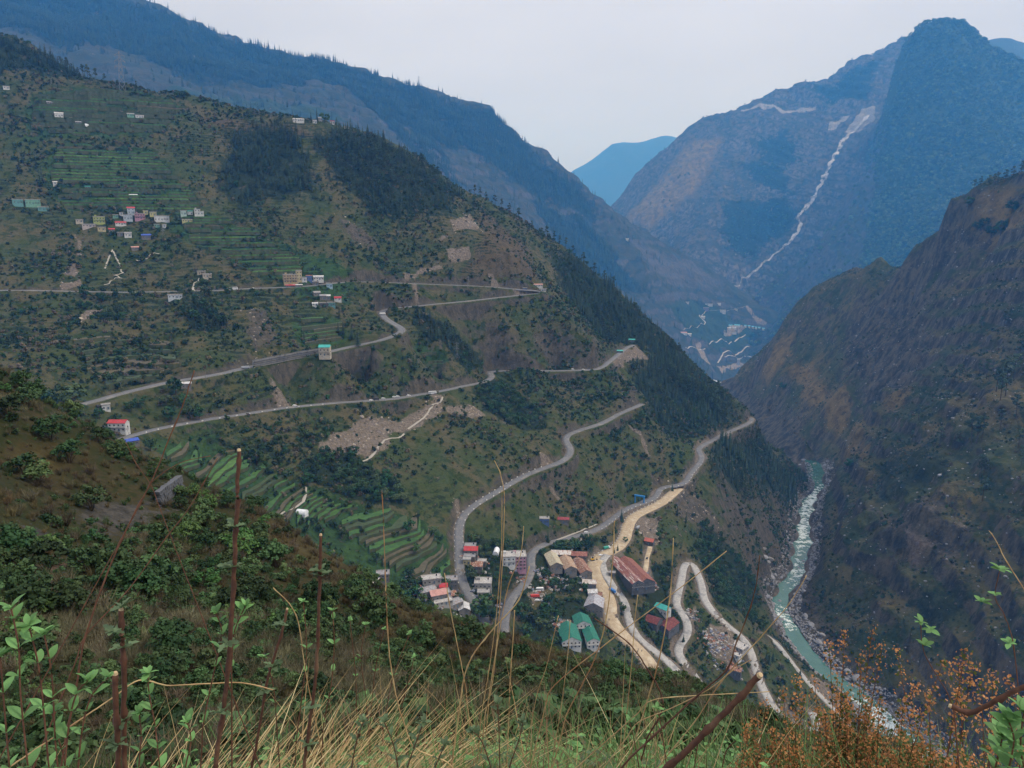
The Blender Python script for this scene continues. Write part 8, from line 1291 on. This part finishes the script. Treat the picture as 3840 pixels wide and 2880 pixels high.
x, y, z, fc, sl = sample('hill', 60000); cv = cover('hill', x, y, 9); k = (fc > 0) & (RNG.uniform(0, 1, len(x)) < np.maximum(cv['pale'], cv['rock']*.6)) & clear_of_things(x, y, .5); scatter('landslide_rubble', np.stack([x, y, z], 1)[k], np.clip(np.exp(RNG.normal(.1, .6, k.sum())), .5, 4.5), proto_set('proto_pale_rock', [rock_mesh(70+q, simple('pale_rock%d' % q, c_, None, .6)) for q, c_ in enumerate(((.36, .31, .25), (.28, .24, .2), (.42, .37, .31), (.2, .18, .16)))]), 'pale broken rubble on the landslide scars', 'rubble', 4)
M_VR = [simple('village_debris%d' % q, c_, None, 1) for q, c_ in enumerate(((.45, .43, .40), (.32, .30, .28), (.30, .14, .09), (.18, .2, .26)))]
P_DEB = proto_set('proto_debris', [boxes('debris', [(0, 0, 0, 1.6, .9, .5), (.6, .5, 0, .8, 1.1, .7), (-.5, .6, .1, 1.1, .4, .8)], [m_]) for m_ in M_VR])
D_ = []
for (cx, cy, rad_, n_) in DEBRIS:
    for _ in range(n_): a = random.uniform(0, 6.28); q = rad_*math.sqrt(random.random()); D_.append((cx+q*math.cos(a), cy+q*math.sin(a)))
D_ = np.array(D_); scatter('village_clutter', np.stack([D_[:, 0], D_[:, 1], ground('hill', D_[:, 0], D_[:, 1])], 1), RNG.uniform(.5, 1.7, len(D_)), P_DEB, 'piled scrap, sheets and building rubble between the village houses', 'clutter', 4)
# utility poles beside the roads
v, f = tube([(0, 0, -1), (0, 0, 8)], [.16, .11], 6); ME_POLE = mesh('pole', v, f, simple('pole_steel', (.17, .17, .17))); ME_ARM = boxes('cross_arm', [(0, 0, 7.3, 1.8, .12, .12), (-.8, 0, 7.42, .1, .1, .25), (.8, 0, 7.42, .1, .1, .25)], [M_STEEL])
k_ = 0
for ri, fr in ((1, (.2, .35, .5, .62, .78, .9)), (2, (.25, .4, .55, .68, .8)), (3, (.2, .34, .46, .58, .7)), (0, (.06, .14, .3, .5, .62, .72, .9))):
    ro, D, N, hw, kind = road_obs[ri]
    for u in fr:
        p = D[int(u*len(D))]; q = p[:2]-N[int(u*len(D))]*(hw+1.2); z_ = float(ground('hill', np.array([q[0]]), np.array([q[1]]))[0]); t_ = D[min(int(u*len(D))+1, len(D)-1)]-D[int(u*len(D))]
        e = empty('utility_pole', (q[0], q[1], z_), math.atan2(t_[1], t_[0])+math.pi/2); tag(e, '%s thin grey utility pole along the uphill verge of the %s road' % (NTH[fr.index(u)], ('upper', 'middle', 'third', 'lowest asphalt')[ri]), 'pole', 'utility poles along the roads'); obj('pole', ME_POLE, e); obj('cross_arm', ME_ARM, e)
# ================= near slope plants =================
M_BUSHD = foliage('bush_leaves_dark', (0.030, 0.062, 0.020), (0.017, 0.038, 0.013), 0.45)
M_BUSHM = foliage('bush_leaves_mid', (0.060, 0.105, 0.036), (0.034, 0.066, 0.025), 0.4)
M_BUSHB = foliage('bush_leaves_bright', (0.072, 0.150, 0.038), (0.042, 0.10, 0.026), 0.25)
def make_bush(seed, mat, nc=30, nq=24, size=0.042, twig=M_BARK):
    rs = np.random.default_rng(seed); C = []; tv = []; tf = []
    for i in range(nc):
        d = rs.normal(size=3); d /= np.linalg.norm(d); k = rs.uniform(.25, 1)**.5
        c = (d[0]*.45*k, d[1]*.45*k, .42+abs(d[2])*.42*k-.16*(d[2] < 0)); C.append((*c, rs.uniform(.08, .17)))
        if i % 3 == 0:
            v, f = tube([(0, 0, -.1), (c[0]*.45, c[1]*.45, c[2]*.5), (c[0]*1.05, c[1]*1.05, c[2]+.06)], [.016, .010, .003], 3); q = len(tv); tv += v; tf += [tuple(a+q for a in g) for g in f]
    V, F = quads(rs, C, size, nq, .35)
    return mesh('stems', tv, tf, twig), mesh('leaves', V, F, mat)
def make_brush(seed, mat, n=70, spread=.5):
    """bare twiggy brush: thin forked stems"""
    rs = np.random.default_rng(seed); V = []; F = []
    for i in range(n):
        a = rs.uniform(0, 6.28); R = rs.uniform(0, .18); p = np.array([R*math.cos(a), R*math.sin(a), -.05]); d = np.array([math.cos(a)*rs.uniform(.1, spread), math.sin(a)*rs.uniform(.1, spread), rs.uniform(.5, 1.0)])
        q = p+d*.55; e = q+(d*.45+rs.normal(size=3)*.16); w = .016
        side = np.cross(d, rs.normal(size=3)); side /= np.linalg.norm(side); k = len(V)
        V += [p-side*w, p+side*w, q+side*w*.7, q-side*w*.7, e]; F += [(k, k+1, k+2, k+3), (k+3, k+2, k+4)]
        e2 = q+(d*.3+rs.normal(size=3)*.22); V += [e2]; F.append((k+3, k+2, k+5))
    return mesh('brush', V, F, mat)
BUSHES = dict(dark=[make_bush(40, M_BUSHD), make_bush(41, M_BUSHD)], mid=[make_bush(42, M_BUSHM), make_bush(43, M_BUSHM)], bright=[make_bush(44, M_BUSHB, 24)])
M_TUFT = foliage('dry_grass_tuft', (0.13, 0.10, 0.048), (0.085, 0.07, 0.032), 0.4); M_TUFTG = foliage('green_grass_tuft', (0.05, 0.085, 0.028), (0.03, 0.055, 0.02), 0.4)
P_BUSH = proto_set('proto_bush', [joined('bush', p) for k in ('dark', 'mid', 'bright') for p in BUSHES[k]])
P_BRUSH = proto_set('proto_brush', [make_brush(50, M_GREYBUSH), make_brush(51, M_GREYBUSH, 90, .8), make_brush(52, M_DRYBUSH, 80, .6), make_brush(53, M_TUFT, 60, .35), make_brush(54, M_TUFTG, 60, .4), make_shrub(55, M_BUSHD, 14, .09, 12), make_shrub(56, M_BUSHM, 14, .09, 12)])
BL = dict(dark=('dark green', 'dark_bush'), mid=('mid green', 'bush'), bright=('fresh bright green', 'bright_bush'))
seen = {}
for i, (x, y, z, s, kind, where) in enumerate(BUSHLIST):
    seen[where] = seen.get(where, -1)+1; where += ', %s from left' % NTH[seen[where]]
    st, lf = BUSHES[kind][i % len(BUSHES[kind])]; zz = float(ground('near', np.array([x]), np.array([y]))[0])
    e = empty('bush', (x, y, zz), random.uniform(0, 6.28)); e.scale = (s*1.1, s*1.1, s); tag(e, where, 'bush', 'larger bushes of the near slope'); obj('stems', st, e); obj('leaves', lf, e)
def near_pts(n, rmin, rmax):
    az = RNG.uniform(-40, 30, n); r = rmin*(rmax/rmin)**RNG.uniform(0, 1, n); r1 = rlim('near', az)[1]*.93
    k = r < r1; az, r = np.radians(az[k]), r[k]; return r*np.sin(az), r*np.cos(az), r
x, y, r = near_pts(8200, 9, 170); cvn = cover('near', x, y, 1.2); dn = fbm(x, y, 16, 3, 12)*.5+.5
k = RNG.uniform(0, 1, len(x)) < np.clip(dn*2.2-.7, .06, 1)*(1-.95*cvn['pale'])*(1-.85*cvn['dry'])*(1-.8*cvn['rock']); x, y, r = x[k], y[k], r[k]
s = np.clip(np.exp(RNG.normal(-.15, .6, len(x))), .3, 2.4)*np.clip(r/45, .5, 1.35)*np.where(np.arctan2(x, y) > -.14, .5, 1.0); pick = RNG.choice(5, len(x), p=[.25, .23, .22, .2, .1])
scatter('slope_bushes', np.stack([x, y, ground('near', x, y)-.08], 1), s, P_BUSH, 'green bushes crowding the dark slope below the viewpoint', 'bushes', 5, pick)
x, y, r = near_pts(26000, 5, 170); cvn = cover('near', x, y, 1.2); dn = fbm(x, y, 13, 3, 32)*.5+.5
k = RNG.uniform(0, 1, len(x)) < (1-.9*cvn['pale'])*(1-.8*cvn['rock']); x, y, r, dn = x[k], y[k], r[k], dn[k]; cd = cvn['dry'][k]; u = RNG.uniform(0, 1, len(x))
pick = np.where((cd > .4) | (dn < .36), np.where(u < .75, 3, 2), np.where(dn > .70, np.where(u < .6, 0, 1), np.where(u < .22, 3, np.where(u < .4, 4, np.where(u < .58, 2, np.where(u < .8, 5, 6))))))
s = np.clip(np.exp(RNG.normal(-.5, .35, len(x))), .3, 1.2)*np.clip(r/40, .55, 1.3)*np.where(pick == 3, .8, 1)
scatter('slope_brush', np.stack([x, y, ground('near', x, y)-.04], 1), s, P_BRUSH, 'grey twiggy brush and tufted grass covering the near slope', 'brush', 7, pick)
# ================= foreground stalks, straws and sprigs =================
M_WOODY = simple('stalk_bark', (0.105, 0.047, 0.028), (0.065, 0.030, 0.02), 60, .7, (0.15, 0.085, 0.05), 14, .0015)
M_TWIG = simple('twig_bark', (0.14, 0.062, 0.035), (0.09, 0.04, 0.024), 60, .7)
M_STRAW = simple('straw', (0.50, 0.36, 0.17), (0.32, 0.20, 0.09), 25, .6, (0.28, 0.13, 0.06), 3)
M_CUT = simple('cut_wood', (0.55, 0.42, 0.24), (0.42, 0.30, 0.17), 80)
def leaf_mat(name, c1, c2):
    t = NT(name); c = t.mix(t.rng(t.noise(40, 3), .3, .7), c1, c2)
    hs = t.n('ShaderNodeHueSaturation'); t.l(c, hs.inputs['Color']); t.l(t.rng(t.rnd(), 0, 1, .7, 1.35, False), hs.inputs['Value']); t.color(hs.outputs[0])
    tr = t.n('ShaderNodeBsdfTranslucent'); t.l(hs.outputs[0], tr.inputs[0]); ms = t.n('ShaderNodeMixShader'); ms.inputs[0].default_value = .35
    t.l(t.b.outputs[0], ms.inputs[1]); t.l(tr.outputs[0], ms.inputs[2]); t.l(ms.outputs[0], t.out.inputs[0]); t.set(Roughness=.55); return t.m
M_LEAF = leaf_mat('fresh_leaf', (0.19, 0.36, 0.12), (0.12, 0.26, 0.085)); M_LEAFG = leaf_mat('grey_green_leaf', (0.14, 0.20, 0.10), (0.09, 0.14, 0.07))
def leaf_mesh(name, mat, wid=.5, fold=.12, lobes=False):
    V = []; F = []; n = 6
    for i in range(n+1):
        u = i/n; w = wid*math.sin(math.pi*min(1, u*.93+.05))**.8*.5*(1 if not lobes else (1.0 if i % 2 else .55)); z = -.25*u*u
        V += [(u, -w, z+fold*w*2), (u, 0, z), (u, w, z+fold*w*2)]
    for i in range(n): F += [(i*3, i*3+3, i*3+4, i*3+1), (i*3+1, i*3+4, i*3+5, i*3+2)]
    return mesh(name, V, F, mat, smooth=True)
LEAF_FRESH = leaf_mesh('leaf', M_LEAF, .55); LEAF_GREY = leaf_mesh('leaf', M_LEAFG, .62, .2, True)
def spline(P, n=6):
    P = [Vector(p) for p in P]; out = []
    for i in range(len(P)-1):
        a, b, c, d = P[max(i-1, 0)], P[i], P[i+1], P[min(i+2, len(P)-1)]
        for j in range(n):
            t = j/n; out.append(.5*((2*b)+(c-a)*t+(2*a-5*b+4*c-d)*t*t+(3*b-a-3*c+d)*t**3))
    out.append(P[-1]); return out
def rooted(P, sink=.05):
    """carry the lowest point on down into the soil"""
    a = Vector(P[0]); d = (a-Vector(P[1])).normalized(); d = (d+Vector((0, 0, -.9))).normalized(); out = []
    for k in range(1, 60):
        p = a+d*(.06*k); out.append(p)
        if p.z < float(ground('near', np.array([p.x]), np.array([p.y]))[0])-sink: break
    return out[::-1]+[Vector(p) for p in P]
def stem_obj(name, P, r0, r1, mat, parent=None, rough=.0, knots=0):
    pts = spline(rooted(P) if not parent or rough >= 0 else P); n = len(pts); rs = random.Random(int(abs(P[0][0])*9999))
    R = [(r0+(r1-r0)*i/(n-1))*(1+rs.uniform(-.1, .1)+(.35 if knots and i % knots == 0 else 0)) for i in range(n)]
    pts = [p+Vector((rs.gauss(0, 1), rs.gauss(0, 1), 0))*r0*.25 for p in pts]
    v, f = tube([tuple(p) for p in pts], R, 7); return obj(name, mesh(name, v, f, mat, smooth=True), parent), pts
def put_leaf(me, parent, p, d, size, roll=0):
    q = Vector(d).to_track_quat('X', 'Z'); o = obj('leaf', me, parent, p); o.rotation_mode = 'QUATERNION'
    from mathutils import Quaternion
    o.rotation_quaternion = q @ Quaternion((1, 0, 0), roll); o.scale = (size, size, size); return o
def tuft(parent, p, me, n, size, up=.5):
    for k in range(n):
        a = 2*math.pi*k/n+random.uniform(-.4, .4); d = Vector((math.cos(a), math.sin(a), up*random.uniform(.2, 1.6)-.1)); put_leaf(me, parent, p, d, size*random.uniform(.65, 1.15), random.uniform(-.4, .4))
for kind, r0, r1, P, label, tufts in STALKS:
    mat = dict(woody=M_WOODY, twig=M_TWIG, straw=M_STRAW)[kind]; nm = dict(woody='cut_stalk', twig='bare_twig', straw='grass_stem')[kind]
    root = empty(nm, (0, 0, 0)); pr = rooted(P); root.location = pr[0]; off = pr[0]
    Q = [Vector(p)-off for p in P]; pts = spline([p-off for p in pr]); n = len(pts); rs = random.Random(int(r0*977+abs(P[0][0])*999))
    R = [(r0+(r1-r0)*i/(n-1))*(1+rs.uniform(-.08, .08)+(.4 if i % (7 if kind == 'woody' else 9) == 0 else 0)) for i in range(n)]
    pts = [p+Vector((rs.gauss(0, 1), rs.gauss(0, 1), 0))*r0*.12 for p in pts]; v, f = tube([tuple(p) for p in pts], R, 8)
    obj('stem', mesh('stem', v, f, mat, smooth=True), root)
    if kind == 'woody' and r1 > .0034:
        e = pts[-1]; d = (pts[-1]-pts[-2]).normalized(); v, f = tube([tuple(e-d*.001), tuple(e+d*r1*.9)], [r1*1.02, r1*.75], 8); obj('cut_end', mesh('cut_end', v, f, M_CUT), root)
    for tp in tufts: tuft(root, Vector(tp)-off, LEAF_GREY if kind == 'woody' else LEAF_FRESH, 6, .030 if kind == 'woody' else .024, .7)
    tag(root, label, 'stalk' if kind == 'woody' else ('twig' if kind == 'twig' else 'grass stem'), 'single stalks in the foreground')
for label, size, gap, stems, grey in LEAFY:
    b = Vector(rooted(stems[0])[0]); root = empty('leafy_plant', b); tag(root, label, 'plant')
    for P in stems:
        pr = [p-b for p in rooted(P)]; pts = spline(pr); n = len(pts); v, f = tube([tuple(p) for p in pts], [.0035*(1-.6*i/(n-1)) for i in range(n)], 6); obj('stem', mesh('stem', v, f, M_TWIG, smooth=True), root)
        st = len(spline(pr))-len(spline([Vector(p)-b for p in P])); k = max(0, st); turn = 0
        while k < n:
            d0 = (pts[min(k+1, n-1)]-pts[max(k-1, 0)]).normalized(); turn += 1.57
            for s_ in (0, math.pi):
                a = turn+s_+random.uniform(-.3, .3); dd = Vector((math.cos(a), math.sin(a), .55))*.9+d0*.5
                put_leaf(LEAF_GREY if grey else LEAF_FRESH, root, pts[k], dd, size*random.uniform(.6, 1.1), random.uniform(-.5, .5))
            k += max(2, gap-2)
        tuft(root, pts[-1], LEAF_GREY if grey else LEAF_FRESH, 5, size*.8, 1.3)
# ---- rust coloured shrubs ----
M_RUST = leaf_mat('rust_flower', (0.55, 0.26, 0.10), (0.40, 0.17, 0.065)); M_RUSTG = leaf_mat('rust_shrub_green', (0.10, 0.12, 0.03), (0.06, 0.085, 0.025))
for i, (x, y, z) in enumerate(RUST):
    top = Vector((x, y, z)); rs = np.random.default_rng(300+i); g = top+Vector((rs.normal()*.08, -.05+rs.normal()*.06, 0)); g.z = float(ground('near', np.array([g.x]), np.array([g.y]))[0])-.02
    H = top.z-g.z; root = empty('rust_shrub', g); SV = []; SF = []; LV = []; LF = []; GV = []; GF = []
    for k in range(13):
        a = rs.uniform(0, 6.28); sp = rs.uniform(.0, .22) if k else 0.0; hh = H*(1 if k == 0 else rs.uniform(.35, .75))
        e = Vector((math.cos(a)*sp, math.sin(a)*sp, hh))+(top-g-Vector((0, 0, H)))*(hh/H); m = Vector((e.x*.35, e.y*.35, hh*.5))
        pts = spline([(0, 0, 0), tuple(m), tuple(e)], 12); v, f = tube([tuple(p) for p in pts], [.003*(1-.75*j/(len(pts)-1)) for j in range(len(pts))], 4); q = len(SV); SV += v; SF += [tuple(c+q for c in gg) for gg in f]
        for j in range(int(len(pts)*.2), len(pts)):
            u = j/(len(pts)-1)
            for _ in range(int(8+7*u)):
                side = np.array([rs.normal(), rs.normal(), rs.normal()*.9]); side /= np.linalg.norm(side); rr = (.012+.045*(1-u)**.7+.006)*rs.uniform(.3, 1.2)
                p = np.array(pts[j])+side*rr+np.array([0, 0, rs.uniform(-.012, .012)]); nv = rs.normal(size=3); nv /= np.linalg.norm(nv); aa = np.cross(nv, side); aa /= np.linalg.norm(aa)+1e-9; s = rs.uniform(.003, .0062)
                if rs.uniform() < .72*min(1, (u-.25)*1.9): T, Fq = LV, LF
                else: T, Fq = GV, GF; s *= 1.3
                k0 = len(T); T += [p-aa*s, p+nv*s*.8, p+aa*s, p-nv*s*.8]; Fq.append((k0, k0+1, k0+2, k0+3))
    obj('stems', mesh('stems', SV, SF, M_TWIG), root); obj('blossom', mesh('blossom', LV, LF, M_RUST), root); obj('foliage', mesh('foliage', GV, GF, M_RUSTG), root)
    tag(root, 'rust orange blossoming shrub, %s from the left' % NTH[RUST_RANK[i]], 'shrub', 'rust coloured shrubs at lower right')
# ---- grass and lying straw (uncountable) ----
def blades(name, n, az, rr, hh, width, mats_cols, lean, label, cat, bend=.5, dirbias=None, segs=5):
    a = np.radians(RNG.uniform(*az, n)); r = RNG.uniform(rr[0]**.5, rr[1]**.5, n)**2; x = r*np.sin(a); y = r*np.cos(a); z = ground('near', x, y)-.02
    h = RNG.uniform(*hh, n); th = RNG.uniform(0, 6.28, n) if dirbias is None else RNG.normal(dirbias, .55, n); ln = np.abs(RNG.normal(lean, .22, n)); w = width*RNG.uniform(.6, 1.3, n)
    V = np.zeros((n, segs+1, 2, 3)); dx, dy = np.cos(th), np.sin(th); sx, sy = -dy, dx
    for s in range(segs+1):
        u = s/segs; out = h*(ln*u+bend*RNG.uniform(.6, 1.4, n)*u*u*ln); up = h*u*(1-.28*u*np.clip(ln, 0, 1.5)); ww = w*(1-u)**.6
        for q, sg in enumerate((-1, 1)):
            V[:, s, q, 0] = x+dx*out+sx*ww*sg; V[:, s, q, 1] = y+dy*out+sy*ww*sg; V[:, s, q, 2] = z+up
    m = (segs+1)*2; b = np.arange(n)[:, None]*m; Q = []
    for s in range(segs): Q.append(np.stack([b[:, 0]+2*s, b[:, 0]+2*s+1, b[:, 0]+2*s+3, b[:, 0]+2*s+2], 1))
    Q = np.stack(Q, 1).reshape(-1, 4); me = fast_mesh(name, V.reshape(-1, 3), Q, mats_cols); attr(me, 'tint', np.repeat(RNG.uniform(0, 1, n), m)); return tag(obj(name, me), label, cat, kind='stuff')
def grass_mat(name, a, b, c):
    t = NT(name); tt = t.attr('tint'); col = t.mix(t.rng(tt, .0, .6, 0, 1, False), a, b); col = t.mix(t.rng(tt, .7, .9), col, c); t.color(col)
    tr = t.n('ShaderNodeBsdfTranslucent'); t.l(col, tr.inputs[0]); ms = t.n('ShaderNodeMixShader'); ms.inputs[0].default_value = .25
    t.l(t.b.outputs[0], ms.inputs[1]); t.l(tr.outputs[0], ms.inputs[2]); t.l(ms.outputs[0], t.out.inputs[0]); t.set(Roughness=.6); return t.m
G_GREEN = grass_mat('green_grass', (0.06, 0.13, 0.035), (0.10, 0.18, 0.05), (0.22, 0.23, 0.09)); G_STRAW = grass_mat('dry_straw', (0.50, 0.37, 0.17), (0.33, 0.21, 0.09), (0.62, 0.50, 0.26)); G_BROWN = grass_mat('brown_stems', (0.22, 0.12, 0.06), (0.13, 0.07, 0.038), (0.36, 0.24, 0.12))
blades('green_grass', 3600, (-22, 15), (1.6, 3.0), (.2, .52), .0042, G_GREEN, .35, 'fresh green grass blades across the middle foreground', 'grass')
blades('green_grass', 2200, (-38, 38), (2.2, 6.5), (.2, .5), .005, G_GREEN, .4, 'green grass on the brink of the slope', 'grass')
blades('brown_stems', 1000, (-16, 18), (1.6, 2.8), (.2, .55), .0022, G_BROWN, .8, 'tangled thin brown stems through the foreground grass', 'dry stems', .3)
blades('dry_straw', 330, (-34, 18), (1.6, 3.0), (.2, .55), .0022, G_STRAW, .9, 'pale dry straw mixed into the foreground grass', 'straw', .6)
blades('lying_straw', 1500, (-44, -17), (1.5, 2.4), (.3, .6), .0028, G_STRAW, 1.3, 'flattened yellow straw lying across the lower left', 'straw', .25, .35)
blades('shrub_grass', 2600, (10, 40), (1.9, 4.5), (.25, .6), .0035, G_GREEN, .35, 'green undergrowth below the rust coloured shrubs', 'grass')
# leafy weeds matted through the grass
def weed_mesh(seed, mat):
    rs = np.random.default_rng(seed); V = []; F = []
    for i in range(9):
        a = rs.uniform(0, 6.28); top = np.array([math.cos(a)*rs.uniform(.05, .3), math.sin(a)*rs.uniform(.05, .3), rs.uniform(.35, 1.0)])
        for j in range(9):
            u = .25+.75*j/8; p = top*u; b = rs.uniform(0, 6.28); d = np.array([math.cos(b), math.sin(b), rs.uniform(-.2, .7)]); d /= np.linalg.norm(d); sd = np.cross(d, [0, 0, 1.0]); sd /= np.linalg.norm(sd)+1e-9
            L = rs.uniform(.06, .13); k = len(V); V += [p, p+d*L*.5+sd*L*.28, p+d*L+np.array([0, 0, -L*.2]), p+d*L*.5-sd*L*.28]; F += [(k, k+1, k+2), (k, k+2, k+3)]
    return mesh('weed', V, F, mat)
P_WEED = proto_set('proto_weed', [weed_mesh(80, M_LEAFG), weed_mesh(81, M_LEAFG), weed_mesh(82, M_LEAF)])
az_ = np.radians(RNG.uniform(-36, 24, 1700)); r_ = RNG.uniform(1.55, 4.2, 1700); x = r_*np.sin(az_); y = r_*np.cos(az_)
scatter('leafy_weeds', np.stack([x, y, ground('near', x, y)-.02], 1), RNG.uniform(.2, .5, 1700), P_WEED, 'grey green leafy weeds matted through the foreground grass', 'weeds', 3)
# ================= haze =================
hz = bpy.data.materials.new('haze_air'); hz.use_nodes = True; ht = hz.node_tree; ht.nodes.clear()
ho = ht.nodes.new('ShaderNodeOutputMaterial'); hv = ht.nodes.new('ShaderNodeVolumePrincipled')
hv.inputs['Color'].default_value = (*HAZE_COLOR, 1); hv.inputs['Absorption Color'].default_value = (1, 1, 1, 1)
hv.inputs['Density'].default_value = HAZE_DENSITY; hv.inputs['Anisotropy'].default_value = 0.2
ht.links.new(hv.outputs[0], ho.inputs['Volume'])
V = [(x, y, z) for z in (-1085, 1880) for y in (-400, 17600) for x in (-5000, 7400)]
tag(obj('haze', mesh('haze', V, [(0, 2, 3, 1), (4, 5, 7, 6), (0, 1, 5, 4), (2, 6, 7, 3), (0, 4, 6, 2), (1, 3, 7, 5)], hz)), 'thin blue haze filling the valley air', 'haze', kind='stuff')
